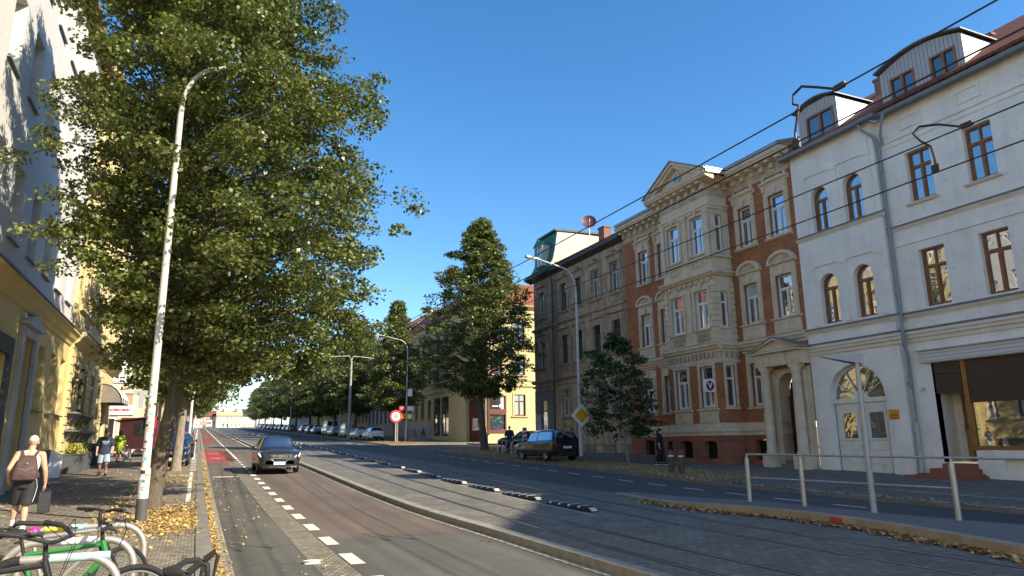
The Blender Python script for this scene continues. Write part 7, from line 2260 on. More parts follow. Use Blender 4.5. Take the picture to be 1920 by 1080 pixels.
    for x, s_, z in ((fx + 0.022, 1, gz - 0.24), (bx - 0.022, -1, 0.72 if style != 'van' else 0.62)):
        q = MB()
        q.box(min(x, x - s_ * 0.05), max(x, x - s_ * 0.05), -0.26, 0.26, z - 0.055, z + 0.055)
        q.box(min(x, x + s_ * 0.003), max(x, x + s_ * 0.003), (0.22 if s_ > 0 else -0.26), (0.26 if s_ > 0 else -0.22), z - 0.055, z + 0.055, 1)
        po = q.build('number_plate', [plate_w, sg_blue], T)
        if plate:
            text(plate, 0.095, ink, po, (x + s_ * 0.004, 0, z), (PI / 2, 0, PI / 2 if s_ > 0 else -PI / 2), sx=0.78)
    if detail:
        # door joints and handles
        for s_ in (-1, 1):
            for nm, xx in (('door', rc - 0.18), ('door', mid)):
                pass
            q = MB()
            for xx in (rc - 0.16, mid, (ra - 0.30 if style != 'van' else -0.2)):
                q.tube([P(xx, t, 0.0015, s_) for t in (1.2, 2, 3, 4, 5, 5.9)], 0.006, 4)
            q.build('door_joint', blacktrim, T)
            for xx in (mid + 0.12, (ra - 0.12 if style != 'van' else 0.0)):
                q = MB(); a = P(xx, 4.35, 0.012, s_); b = P(xx + 0.17, 4.35, 0.012, s_); q.tube([a, b], 0.014, 6); q.build('door_handle', mat, T)
            q = MB(); q.tube([P(x, 1.55, 0.004, s_) for x in np.linspace(S['wb'][0] + R + .08, S['wb'][1] - R - .08, 6)], 0.035, 6, flat=1.0); q.build('sill_trim', blacktrim, T)
        if rails:
            for s_ in (-1, 1):
                q = MB(); q.tube([P(x, 8.3, 0.035, s_) for x in np.linspace(ra - 0.1, rb - 0.1, 6)], 0.016, 6); q.build('roof_rail', chrome, T)
    return T
CUTS = []
def finish_cuts():
    dg = bpy.context.evaluated_depsgraph_get()
    for bo, cut in CUTS:
        me = bpy.data.meshes.new_from_object(bo.evaluated_get(dg))
        bo.modifiers.clear()
        bo.data = me
        bpy.data.meshes.remove(cut.data) if cut.data.users == 1 else bpy.data.objects.remove(cut)
        me.polygons.foreach_set('use_smooth', [True] * len(me.polygons))
        me.set_sharp_from_angle(angle=R_(32))
        me.name = 'body'
    CUTS.clear()
PI2 = PI / 2
# heading: +90 deg looks up the street, -90 deg comes towards the camera
make_car('suv', 'dark grey crossover car driving towards the camera with its running lights on', pt_grey, (3.40, 34.9, zp(34.6) + RD), -PI2, 'SK JR 59', lights=True, name='moving_car')
make_car('suv', 'glossy black SUV parked on the dry verge by the yellow diamond sign', pt_black, (17.62, 35.1, zp(35) + 0.1), PI2 + 0.06, 'HAL MO 71', rails=True)
make_car('sedan', 'dark blue car parked nose on behind the pollarded trunk', pt_blue, (-1.12, 40.4, zp(40.2)), -PI2, 'HAL RK 18')
make_car('hatch', 'small dark green car parked behind the dark blue one on the left', pt_green, (-0.95, 49.0, zp(49)), PI2, 'HAL TA 4')
make_car('sedan', 'black car parked in the side street behind the black SUV', pt_black, (25.2, 54.2, zp(55) + 0.02), 2.75, 'HAL EC 30')
make_car('hatch', 'white hatchback parked next to the round speed sign, its tailgate in the sun', pt_white, (18.25, 80.2, zp(80) + 0.1), PI2, 'HAL NB 22')
make_car('sedan', 'white saloon parked just ahead of the white hatchback', pt_white, (18.1, 86.6, zp(86.5) + 0.1), PI2, None)
make_car('van', 'white panel van with dark rear windows by the no stopping sign', pt_white, (19.0, 98.8, zp(98.8) + 0.1), PI2, None)
hat = make_car('hatch', 'silver hatchback squeezed ahead of the nearer white van', pt_silver, (18.4, 105.5, zp(105.5) + 0.1), PI2, None, detail=False)
van2 = make_car('van', 'taller white van parked farther up ahead of the silver hatchback', pt_white, (18.8, 112.5, zp(112.5) + 0.1), PI2, None, detail=False)
finish_cuts()
van2.scale = (1.05, 1.0, 1.2)
sil = hat
for y, lab in ((123.5, 'grey hatchback under the trees beyond the second white van'), (130.5, 'second grey hatchback beyond the second white van'), (139.0, 'third grey hatchback up the right side in the shade')):
    dup(sil, None, (18.5, y, zp(y) + 0.1), PI2, lab)
for i, y in enumerate((160, 168, 177, 186, 196, 206, 218, 232, 246)):
    dup(sil, None, (18.4, y, zp(y) + 0.1), PI2, 'distant car in the parked row near the crest on the right', group='distant parked cars')
for i, y in enumerate((57, 64, 71, 79, 88, 98, 110, 124)):
    dup(sil, None, (-1.0, y, zp(y)), -PI2, 'parked car in the row up the left kerb' , group='cars parked up the left kerb')
# red transporter and the stall trailer on the left pavement
def box_car(mb, x0, x1, y0, y1, z0, z1, mi=0, c=0.08):
    q = [(x0 + c, z0), (x1 - c, z0), (x1, z0 + c), (x1, z1 - c), (x1 - c, z1), (x0 + c, z1), (x0, z1 - c), (x0, z0 + c)]
    mb.rings([[(x, y, z) for x, z in q] for y in (y0, y1)], mi)
T = thing('market_trailer', 'dark red sales trailer with its awning raised beside the cream house', 'trailer', (-3.35, 51.2, zp(51)), 0)
part(T, 'body', [plain('trailer_maroon', (0.085, 0.016, 0.02), 0.35, 0.15, 2), plain('trailer_painted_shade', (0.04, 0.012, 0.014), 0.35, 0.15, 2)], lambda mb: (box_car(mb, -1.0, 0.95, -1.8, 2.6, 0.45, 2.35, 0), mb.box(-1.02, -0.99, -1.7, 2.5, 0.6, 2.2, 1), mb.box(-0.9, 0.85, -1.83, -1.79, 0.55, 2.25, 1)))  # darker panels put the shade of near end and open side into the colour
part(T, 'awning', [plain('awning_maroon', (0.11, 0.022, 0.03), 0.5, 0.1), sg_red], lambda mb: (mb.hexa([(-1.35, -2.0, 2.15), (0.95, -2.0, 2.42), (0.95, 2.7, 2.42), (-1.35, 2.7, 2.15), (-1.35, -2.0, 2.2), (0.95, -2.0, 2.47), (0.95, 2.7, 2.47), (-1.35, 2.7, 2.2)]), mb.box(0.4, 0.98, -2.02, -1.98, 1.7, 2.4, 1)))
part(T, 'counter', blacktrim, lambda mb: mb.box(-1.3, -1.0, -1.6, 2.4, 1.05, 1.1))
for s_ in (-0.55, 0.75):
    part(T, 'wheel', rubber, lambda mb: [mb.lathe([(0.18, -0.09), (0.3, -0.09), (0.3, 0.09), (0.18, 0.09)], (x, s_ + 0.3, 0.3), 18, 0, 'x') for x in (0.9,)], 40)
part(T, 'window', car_glass, lambda mb: mb.box(-0.2, 0.7, -1.85, -1.825, 1.3, 2.05))
T = make_car('van', 'red transporter van parked behind the dark blue car', pt_red, (-1.25, 55.5, zp(55.5)), -PI2, None, detail=False)
finish_cuts()
T.scale = (1.0, 1.0, 1.12)
# tram on the crest
T = thing('tram', 'white and red tram coming over the crest of the street', 'tram', (4.2, 318, zp(318)), 0)
def f(mb):
    q = [(-1.15, 0.3), (1.15, 0.3), (1.2, 1.1), (1.15, 2.6), (0.95, 3.2), (-0.95, 3.2), (-1.15, 2.6), (-1.2, 1.1)]
    mb.rings([[(x * (0.9 if y == 0 else 1), y, z) for x, z in q] for y in (0, 0.6, 18)])
part(T, 'body', pt_white, f)
part(T, 'roof_band', pt_red, lambda mb: mb.box(-1.22, 1.22, 0.3, 18, 2.75, 3.5))
part(T, 'windscreen', car_glass, lambda mb: mb.box(-0.95, 0.95, -0.04, -0.01, 1.3, 2.5))
part(T, 'front_stripe', pt_red, lambda mb: mb.box(-1.05, 1.05, -0.06, -0.02, 0.55, 0.85))
# ---------------------------------------------------------------- hoops and bicycles
hoop_m = plain('hoop_steel', (0.46, 0.44, 0.40), 0.42, 0.14, 7, metal=0.55, stain=0.25)
stickers = [plain('tape_yellow', (0.70, 0.62, 0.05), 0.6), plain('tape_white', (0.66, 0.67, 0.66), 0.6, 0.12, 9), plain('tape_mint', (0.35, 0.52, 0.52), 0.6, 0.12, 9)]
def arc3(c, r, a0, a1, y, n=7): return [(c[0] + r * math.cos(a0 + (a1 - a0) * i / n), y, c[1] + r * math.sin(a0 + (a1 - a0) * i / n)) for i in range(n + 1)]
for i, (x0, x1, y, lab) in enumerate(((-1.52, -0.42, 8.65, 'farthest of the three steel bicycle hoops, with a yellow tape mark'), (-1.42, -0.43, 7.42, 'middle one of the three steel bicycle hoops, pale tape on its top'), (-1.34, -0.46, 6.35, 'nearest of the three steel bicycle hoops, black sleeve on its left end'))):
    T = thing('bicycle_hoop', lab, 'bike stand', (0, 0, 0), 0, 'bicycle hoops', world=True)
    h, rr = 0.85, 0.24
    pts = [(x0, y, -0.05), (x0, y, h - rr)] + arc3((x0 + rr, h - rr), rr, PI, PI / 2, y)[1:] + arc3((x1 - rr, h - rr), rr, PI / 2, 0, y) + [(x1, y, -0.05)]
    part(T, 'tube', hoop_m, lambda mb: mb.tube(pts, 0.030, 12), 50)
    if i == 0: part(T, 'tape', stickers[0], lambda mb: mb.tube([(x0 + 0.20, y, h - 0.004), (x0 + 0.38, y, h)], 0.0315, 12), 50)
    part(T, 'tape', stickers[2 - i % 2], lambda mb: mb.tube([(x0 + 0.42, y, h), (x0 + 0.42 + 0.13 * (i + 1), y, h)], 0.0312, 12), 50)
    if i == 2:
        part(T, 'sleeve', rubber, lambda mb: mb.tube([(x0 - 0.0, y, 0.3), (x0, y, h - rr)] + arc3((x0 + rr, h - rr), rr, PI, PI / 2, y)[1:], 0.034, 10), 50)
b_green = paint('frame_green', (0.02, 0.20, 0.045), 0.1, rough=0.35)
b_silver = paint('frame_silver', (0.45, 0.46, 0.46), 0.6)
b_black = paint('frame_black', (0.015, 0.015, 0.016), 0.1)
grip_m = plain('grip_black', (0.02, 0.02, 0.021), 0.75, 0.2, 20)
def bike(label, loc, rot, fm, bar='flat', turn=0.0, bar_z=1.03, saddle_z=0.93, saddle=True, bell=False, writing=None, name='bicycle', group=None):
    T = thing(name, label, 'bicycle', loc, rot, group)
    R = 0.335
    hf, hr = Vector((0.54, 0, R)), Vector((-0.54, 0, R))
    ht, hb = Vector((0.27, 0, 0.88)), Vector((0.315, 0, 0.73))
    bb, st = Vector((-0.12, 0, 0.29)), Vector((-0.27, 0, 0.80))
    mb = MB()
    mb.tube([ht, hb], 0.024, 10); mb.tube([hb + Vector((-.01, 0, 0.02)), bb], 0.024, 10); mb.tube([ht - Vector((0.0, 0, 0.03)), st], 0.019, 10); mb.tube([bb, st], 0.018, 10)
    for s_ in (-1, 1):
        mb.tube([bb + Vector((0, s_ * 0.03, 0)), hr + Vector((0, s_ * 0.06, 0))], 0.010, 8)
        mb.tube([st - Vector((0, -s_ * 0.015, 0.03)), hr + Vector((0, s_ * 0.06, 0))], 0.009, 8)
    fo = mb.build('frame', fm, T, 40)
    if writing:
        d = (hb - bb)
        ang = math.atan2(d.z, d.x)
        text(writing, 0.062, grip_m, fo, tuple(bb.lerp(hb, 0.55) + Vector((0, -0.026, -0.0))), (PI / 2, -ang, 0), bold=0.003)
    def steer(p):
        a = Vector((hb.x, 0, hb.z)); q = Vector(p) - a
        c, s_ = math.cos(turn), math.sin(turn)
        return (a.x + q.x * c - q.y * s_, q.x * s_ + q.y * c, a.z + q.z)
    mb = MB()
    for s_ in (-1, 1):
        mb.tube([steer((hb.x + 0.01, s_ * 0.055, hb.z - 0.02)), steer((0.40, s_ * 0.06, 0.58)), steer((0.54, s_ * 0.05, R))], [0.018, 0.016, 0.010], 8)
    mb.tube([steer((hb.x + 0.01, -0.06, hb.z - 0.02)), steer((hb.x + 0.01, 0.06, hb.z - 0.02))], 0.02, 8)
    mb.build('fork', fm if bar != 'flat' else grip_m, T, 40)
    for hub, tr, nm in ((hf, True, 'front_wheel'), (hr, False, 'rear_wheel')):
        w_ = MB(); w_.torus((0, 0, 0), R - 0.024, 0.024, 40, 8, 0, 'y')
        wo = w_.build('wheel', rubber, T, 50)
        r_ = MB(); r_.torus((0, 0, 0), R - 0.055, 0.012, 40, 6, 0, 'y')
        r_.cyl((0, -0.045, 0), (0, 0.045, 0), 0.022, 10)
        for k in range(24):
            a = 2 * PI * k / 24
            r_.tube([(0.02 * math.cos(a + 1), 0.03 * (-1) ** k, 0.02 * math.sin(a + 1)), ((R - 0.06) * math.cos(a), 0, (R - 0.06) * math.sin(a))], 0.0022, 4)
        r_.build('rim', alloy, wo, 50)
        wo.location = steer(hub) if tr else tuple(hub)
        if tr: wo.rotation_euler = (0, 0, turn)
    # cockpit
    top = (ht.x - 0.01, 0, bar_z)
    mb = MB()
    mb.tube([steer(ht), steer((ht.x - 0.012, 0, bar_z - 0.01)), steer((ht.x + 0.05, 0, bar_z))], 0.017, 8)
    mb.build('stem', grip_m, T, 40)
    mb = MB()
    bx = ht.x + 0.05
    if bar == 'flat':
        ends = [(bx - 0.06, s_ * 0.33, bar_z + 0.02) for s_ in (-1, 1)]
        mb.tube([steer(p) for p in (ends[0], (bx - 0.02, -0.12, bar_z + 0.02), (bx, -0.04, bar_z), (bx, 0.04, bar_z), (bx - 0.02, 0.12, bar_z + 0.02), ends[1])], 0.0145, 8)
    elif bar == 'swept':
        ends = [(bx - 0.24, s_ * 0.34, bar_z + 0.10) for s_ in (-1, 1)]
        mb.tube([steer(p) for p in (ends[0], (bx - 0.10, -0.30, bar_z + 0.08), (bx + 0.03, -0.18, bar_z + 0.02), (bx, -0.04, bar_z), (bx, 0.04, bar_z), (bx + 0.03, 0.18, bar_z + 0.02), (bx - 0.10, 0.30, bar_z + 0.08), ends[1])], 0.0145, 8)
    else:
        ends = []
        for s_ in (-1, 1):
            mb.tube([steer(p) for p in ((bx, s_ * 0.0, bar_z), (bx, s_ * 0.19, bar_z), (bx + 0.06, s_ * 0.21, bar_z), (bx + 0.115, s_ * 0.212, bar_z - 0.03), (bx + 0.12, s_ * 0.214, bar_z - 0.09), (bx + 0.07, s_ * 0.217, bar_z - 0.13), (bx - 0.03, s_ * 0.22, bar_z - 0.14))], 0.0175, 8)
            mb.tube([steer(p) for p in ((bx + 0.10, s_ * 0.212, bar_z - 0.0), (bx + 0.155, s_ * 0.212, bar_z + 0.045), (bx + 0.17, s_ * 0.212, bar_z + 0.02), (bx + 0.15, s_ * 0.2125, bar_z - 0.12))], [0.020, 0.017, 0.012, 0.007], 8)
    mb.build('handlebar', grip_m, T, 40)
    for k, e in enumerate(ends):
        s_ = -1 if k == 0 else 1
        inn = Vector(e) + (Vector((0.02, -s_ * 0.13, 0)) if bar == 'flat' else Vector((0.13, -s_ * 0.045, -0.018)))
        mb = MB(); mb.tube([steer(e), steer(inn)], 0.0185, 10); mb.build('grip', grip_m, T, 40)
        mb = MB()
        q = Vector(inn)
        mb.tube([steer(q), steer(q + Vector((0.05, 0, -0.02)))], 0.014, 6)
        mb.tube([steer(q + Vector((0.05, 0, -0.02))), steer(q + Vector((0.065, s_ * 0.07, -0.03))), steer(q + Vector((0.06, s_ * 0.13, -0.035)))], 0.007, 6)
        mb.build('brake_lever', grip_m, T, 40)
        mb = MB()
        mb.tube([steer(q + Vector((0.05, 0, -0.02))), steer(q + Vector((0.13, -s_ * 0.08, 0.05))), steer((bx + 0.12, s_ * 0.02, bar_z - 0.03)), steer((hb.x + 0.05, s_ * 0.02, hb.z))], 0.0028, 5)
        mb.build('brake_cable', blacktrim, T, 40)
    if bell:
        c = Vector(steer((bx - 0.02, -0.27, bar_z + 0.10)))
        mb = MB(); mb.ball(c, 0.036, 12, 6, 0, 1, 1, 0.6); mb.ball(c + Vector((0, 0, 0.006)), 0.034, 12, 6, 1, 1, 1, 0.75); mb.build('bell', [chrome, plain('bell_pink', (0.55, 0.02, 0.2), 0.4)], T, 40)
    if saddle:
        sp = st + (st - bb).normalized() * (saddle_z - 0.80)
        mb = MB(); mb.tube([st, sp], 0.014, 8); mb.build('seat_post', grip_m if fm is not b_silver else alloy, T, 40)
        mb = MB()
        prof = [(-0.13, 0.075, 0.0), (-0.10, 0.085, 0.02), (-0.03, 0.06, 0.015), (0.05, 0.026, 0.008), (0.13, 0.02, 0.0), (0.15, 0.012, -0.012)]
        mb.rings([[(sp.x + x, w * math.cos(2 * PI * j / 10), sp.z + 0.03 + z + 0.022 * math.sin(2 * PI * j / 10)) for j in range(10)] for x, w, z in prof])
        mb.build('saddle', grip_m, T, 50)
    mb = MB()
    mb.torus((bb.x, -0.045, bb.z), 0.085, 0.006, 24, 5, 0, 'y')
    for s_ in (-1, 1):
        mb.tube([(bb.x, s_ * 0.06, bb.z), (bb.x + s_ * 0.12, s_ * 0.075, bb.z - s_ * 0.12)], 0.010, 6)
        mb.box(bb.x + s_ * 0.12 - 0.045, bb.x + s_ * 0.12 + 0.045, s_ * 0.13 - 0.045, s_ * 0.13 + 0.045, bb.z - s_ * 0.12 - 0.012, bb.z - s_ * 0.12 + 0.012)
    mb.build('crank', blacktrim, T, 40)
    return T
bike('green framed bicycle with black saddle locked between the steel hoops', (-0.92, 6.98, 0.01), 0, b_green, 'flat', 0.15, 0.98, 0.93, writing='CONATH')
bike('silver bicycle with a flat bar behind the farther hoops', (-1.08, 8.2, 0.01), 0, b_silver, 'flat', 0.75, 1.02, 0.9)
bike('black bicycle with swept bar and a pink bell, at the nearest hoop', (-1.16, 5.95, 0.01), 0, b_black, 'swept', -0.28, 1.0, 0.92, saddle=False, bell=True)
bike('bicycle with a black drop handlebar near the kerb', (-0.36, 4.52, 0.01), 0.0, b_black, 'drop', -0.2, 0.985, 0.9)
for i, (x, y) in enumerate(((18.35, 42.4), (18.55, 41.3), (18.5, 43.5))):
    T = thing('bicycle_hoop', ('slim steel hoop left of the black SUV, ' + ('middle', 'nearest the SUV', 'farthest from the SUV')[i]), 'bike stand', (x, y, zp(y) + 0.1), 0, 'hoops by the black SUV')
    part(T, 'tube', galv, lambda mb: mb.tube([(-0.3, 0, 0), (-0.3, 0, 0.8), (-0.2, 0, 0.88), (0.2, 0, 0.88), (0.3, 0, 0.8), (0.3, 0, 0)], 0.022, 8), 40)
bike('grey bicycle leaning at the slim hoops left of the black SUV', (18.35, 41.9, zp(42) + 0.1), 0.35, b_silver, 'flat', 0.3)

# ---------------------------------------------------------------- people: one skin grown over a pose
skin_m = plain('skin', (0.52, 0.29, 0.19), 0.55, 0.08, 14)
skin_p = plain('skin_pale', (0.55, 0.36, 0.27), 0.55, 0.06, 14)
hair_d = plain('hair_dark', (0.03, 0.02, 0.015), 0.7, 0.2, 30)
def remesh(mb, name, mat, parent, vox, smooth=3):
    o = mb.build(name, mat, parent)
    m = o.modifiers.new('skin', 'REMESH'); m.mode = 'VOXEL'; m.voxel_size = vox; m.use_smooth_shade = True
    s_ = o.modifiers.new('soft', 'SMOOTH'); s_.factor = 0.5; s_.iterations = smooth
    SKINS.append(o)
    return o
SKINS = []
def finish_skins():
    dg = bpy.context.evaluated_depsgraph_get()
    for o in SKINS:
        me = bpy.data.meshes.new_from_object(o.evaluated_get(dg))
        o.modifiers.clear()
        old_ = o.data
        o.data = me
        me.name = o.name
        bpy.data.meshes.remove(old_)
    SKINS.clear()
def limb(mb, pts, rad, n=12):
    mb.tube(pts, rad, n)
    for p, r in zip(pts, rad): mb.ball(p, r * 0.995, n, 8)
def hand(mb, w, d, palm, curl=0.5, s=1.0):
    """palm and five bent fingers; w wrist, d direction of the hand, palm = side the fingers curl to"""
    w, d, pn = Vector(w), Vector(d).normalized(), Vector(palm).normalized()
    sd = d.cross(pn).normalized()
    L_ = 0.095 * s
    for k in (-1.2, -0.4, 0.4, 1.2):
        mb.tube([w + sd * k * 0.012 * s, w + d * L_ + sd * k * 0.020 * s], [0.016 * s, 0.013 * s], 8)
        mb.ball(w + d * L_ + sd * k * 0.020 * s, 0.0128 * s, 8, 6)
    for k, ln in zip((-1.5, -0.5, 0.5, 1.5), (0.075, 0.085, 0.080, 0.062)):
        p = w + d * L_ + sd * k * 0.0185 * s
        dd = d
        for seg, fr in enumerate((0.45, 0.32, 0.23)):
            ang = curl * (0.5 + 0.5 * seg)
            dd = (d * math.cos(ang * (seg + 1) * 0.8) + pn * math.sin(ang * (seg + 1) * 0.8)).normalized()
            q = p + dd * ln * fr * s
            limb(mb, [p, q], [0.0098 * s, 0.0090 * s], 8)
            p = q
    p = w + d * 0.03 * s + sd * -0.026 * s
    q = p + (d * 0.6 - sd * 0.7 + pn * 0.35).normalized() * 0.038 * s
    limb(mb, [p, q, q + (d * 0.85 - sd * 0.1 + pn * 0.45).normalized() * 0.032 * s], [0.0135 * s, 0.012 * s, 0.010 * s], 8)
def body_mesh(J, s=1.0, female=False, hands=True, curl=(0.5, 0.5)):
    """J: joints in metres, facing +Y; limbs taper and meet at the joints"""
    mb = MB()
    V3 = Vector
    pel, che, nek, hed = V3(J['pelvis']), V3(J['chest']), V3(J['neck']), V3(J['head'])
    wv = 0.92 if female else 1.0
    # trunk as stacked ovals
    def oval(c, a, b, n=16): return [(c.x + a * math.cos(2 * PI * i / n), c.y + b * math.sin(2 * PI * i / n), c.z) for i in range(n)]
    mid = pel.lerp(che, 0.45)
    mb.rings([oval(pel - V3((0, 0, 0.12)), 0.12, 0.10), oval(pel - V3((0, 0, 0.04)), 0.165 * (1.05 if female else 1), 0.125), oval(pel + V3((0, 0, 0.06)), 0.158, 0.115), oval(mid, 0.145 * wv, 0.105), oval(che - V3((0, 0, 0.06)), 0.17 * wv, 0.122), oval(che + V3((0, 0, 0.06)), 0.175 * wv, 0.115), oval(nek - V3((0, 0, 0.05)), 0.11, 0.08), oval(nek, 0.06, 0.058)])
    mb.tube([nek - V3((0, 0, 0.05)), nek + V3((0, 0.01, 0.03)), hed - V3((0, 0.012, 0.05))], [0.066, 0.058, 0.055], 12)
    # head: skull, face, jaw, nose, ears
    mb.ball(hed + V3((0, -0.012, 0.02)), 0.098, 16, 12, 0, 0.80, 0.98, 1.0)
    mb.ball(hed + V3((0, 0.022, -0.035)), 0.075, 14, 10, 0, 0.80, 0.92, 1.12)
    mb.ball(hed + V3((0, 0.052, -0.085)), 0.033, 10, 8, 0, 1.1, 1, 0.8)
    mb.tube([hed + V3((0, 0.083, 0.005)), hed + V3((0, 0.108, -0.032)), hed + V3((0, 0.085, -0.04))], [0.010, 0.014, 0.014], 8)
    mb.tube([hed + V3((-0.024, 0.080, -0.062)), hed + V3((0.024, 0.080, -0.062))], 0.010, 8)
    for s_ in (-1, 1):
        mb.ball(hed + V3((s_ * 0.082, -0.008, -0.012)), 0.032, 8, 8, 0, 0.38, 0.7, 1.0)
    for sd, S_ in (('l', -1), ('r', 1)):
        sh, el, wr = V3(J['sh' + sd]), V3(J['el' + sd]), V3(J['wr' + sd])
        limb(mb, [nek - V3((0, 0, 0.05)), sh - V3((S_ * 0.015, 0, 0.0))], [0.062, 0.062])
        limb(mb, [sh, sh.lerp(el, 0.35), el], [0.064 * wv, 0.056 * wv, 0.042 * wv])
        limb(mb, [el, el.lerp(wr, 0.3), wr], [0.043 * wv, 0.044 * wv, 0.029 * wv])
        d = (wr - el).normalized()
        if hands: hand(mb, wr, d, J.get('palm' + sd, (-S_ * 0.7, 0.6, 0)), curl[0 if sd == 'l' else 1], wv)
        else: limb(mb, [wr, wr + d * 0.15], [0.03, 0.026])
        hp, kn, an = V3(J['hp' + sd]), V3(J['kn' + sd]), V3(J['an' + sd])
        limb(mb, [hp, hp.lerp(kn, 0.5), kn], [0.092, 0.078, 0.056])
        sh_ = kn.lerp(an, 0.32) - V3((0, 0.015, 0))
        limb(mb, [kn, sh_, kn.lerp(an, 0.7), an], [0.055, 0.058, 0.042, 0.036])
        td = V3(J.get('toe' + sd, (0, 1, 0))).normalized()
        limb(mb, [an - V3((0, 0, 0.03)) - td * 0.03, an - V3((0, 0, 0.055)) + td * 0.10, an - V3((0, 0, 0.06)) + td * 0.16], [0.038, 0.036, 0.028], 10)
    return mb
def shoe(parent, an, td, mat, sole=None, h=0.05):
    an, td = Vector(an), Vector(td).normalized()
    up = Vector((0, 0, 1))
    mb = MB()
    limb(mb, [an - up * 0.035 - td * 0.045, an - up * 0.045 + td * 0.07, an - up * 0.055 + td * 0.17], [0.052, 0.050, 0.038], 12)
    mb.tube([an - up * 0.04, an + up * h], 0.047, 12)
    remesh(mb, 'shoe', mat, parent, 0.011, 3)
    mb = MB()
    s_ = td.cross(up)
    b = an - up * 0.095
    q = [b - td * 0.09 - s_ * 0.035, b - td * 0.09 + s_ * 0.035, b + td * 0.1 + s_ * 0.047, b + td * 0.19 + s_ * 0.03, b + td * 0.19 - s_ * 0.03, b + td * 0.1 - s_ * 0.047]
    mb.rings([q, [p + up * 0.028 for p in q]])
    mb.build('sole', sole or mat, parent)
def shirt(J, g, sleeve, hem, neck_drop=0.0, sleeveless=False, wide=0.0):
    V3 = Vector
    mb = MB()
    pel, che, nek = V3(J['pelvis']), V3(J['chest']), V3(J['neck'])
    def oval(c, a, b, n=16): return [(c.x + a * math.cos(2 * PI * i / n), c.y + b * math.sin(2 * PI * i / n), c.z) for i in range(n)]
    bot = V3((pel.x, pel.y, hem))
    mb.rings([oval(bot, 0.172 + g + wide, 0.135 + g + wide * 0.8), oval(pel + V3((0, 0, 0.05)), 0.166 + g + wide * 0.5, 0.122 + g + wide * 0.4), oval(pel.lerp(che, 0.45), 0.150 + g, 0.112 + g), oval(che - V3((0, 0, 0.06)), 0.174 + g, 0.125 + g), oval(che + V3((0, 0, 0.06)), 0.177 + g, 0.118 + g), oval(nek - V3((0, 0, 0.05 + neck_drop)), 0.112 + g, 0.082 + g), oval(nek - V3((0, 0, 0.012 + neck_drop)), 0.075 + g, 0.066 + g)])
    for sd, S_ in (('l', -1), ('r', 1)):
        sh, el = V3(J['sh' + sd]), V3(J['el' + sd])
        if sleeveless:
            limb(mb, [nek - V3((S_ * -0.035, 0, 0.05)), sh - V3((S_ * 0.06, 0, -0.0))], [0.06 + g, 0.052 + g])
        else:
            limb(mb, [nek - V3((0, 0, 0.055)), sh - V3((S_ * 0.012, 0, 0))], [0.058 + g, 0.062 + g])
            e = sh.lerp(el, sleeve)
            limb(mb, [sh, e], [0.066 + g, 0.062 + g + 0.012 * (sleeve > 0.5)])
    return mb
def trousers(J, g, to, flare=0.0, top=0.09):
    V3 = Vector
    mb = MB()
    pel = V3(J['pelvis'])
    def oval(c, a, b, n=16): return [(c.x + a * math.cos(2 * PI * i / n), c.y + b * math.sin(2 * PI * i / n), c.z) for i in range(n)]
    mb.rings([oval(pel - V3((0, 0, 0.14)), 0.13 + g, 0.11 + g), oval(pel - V3((0, 0, 0.05)), 0.168 + g, 0.130 + g), oval(pel + V3((0, 0, top)), 0.158 + g, 0.118 + g)])
    for sd in 'lr':
        hp, kn, an = V3(J['hp' + sd]), V3(J['kn' + sd]), V3(J['an' + sd])
        pts, rad = [hp, hp.lerp(kn, 0.5)], [0.098 + g, 0.088 + g + flare * 0.5]
        if to <= 1:
            pts.append(hp.lerp(kn, to)); rad.append(0.075 + g + flare)
        else:
            pts += [kn, kn.lerp(an, to - 1)]; rad += [0.068 + g + flare, 0.062 + g + flare * 1.3]
        mb.tube(pts, rad, 14)
        mb.ball(hp, 0.096 + g, 12, 8)
    return mb
def eyes(parent, J, both=True):
    h = Vector(J['head'])
    for s_ in (-1, 1):
        mb = MB(); mb.ball(h + Vector((s_ * 0.031, 0.079, 0.004)), 0.0125, 8, 6); mb.build('eye', hair_d, parent, 40)
def cap(parent, J, mat, back=False, brim=None):
    h = Vector(J['head'])
    mb = MB()
    pr = []
    for i in range(7):
        q = PI / 2 * i / 6
        pr.append([(h.x + 0.088 * math.cos(q) * math.cos(2 * PI * j / 18), h.y - 0.008 + 0.108 * math.cos(q) * math.sin(2 * PI * j / 18), h.z + 0.025 + 0.108 * math.sin(q)) for j in range(18)])
    mb.rings(pr)
    d = -1 if back else 1
    rim = [(h.x + 0.075 * math.cos(a), h.y + d * (0.07 + 0.10 * math.sin(a)), h.z + 0.028 - 0.012 * math.sin(a)) for a in np.linspace(0.1, PI - 0.1, 9)]
    if not back:
        mb.rings([rim, [(x, y, z + 0.012) for x, y, z in rim]], 1 if brim else 0)
    return mb.build('cap', [mat, brim or mat], parent, 50)
def stand(h=1.8, **kw):
    k = h / 1.8
    J = dict(pelvis=(0, 0, 0.97), chest=(0, 0.0, 1.31), neck=(0, -0.01, 1.53), head=(0, 0.02, 1.68), shl=(-0.185, -0.01, 1.45), shr=(0.185, -0.01, 1.45), ell=(-0.235, -0.03, 1.16), elr=(0.235, -0.03, 1.16), wrl=(-0.245, 0.05, 0.90), wrr=(0.245, 0.05, 0.90),
             hpl=(-0.09, 0, 0.92), hpr=(0.09, 0, 0.92), knl=(-0.10, 0.03, 0.50), knr=(0.10, 0.03, 0.50), anl=(-0.10, 0, 0.095), anr=(0.10, 0, 0.095))
    J.update(kw)
    return {a: (tuple(q * k for q in b) if a[:3] not in ('pal', 'toe') else b) for a, b in J.items()}
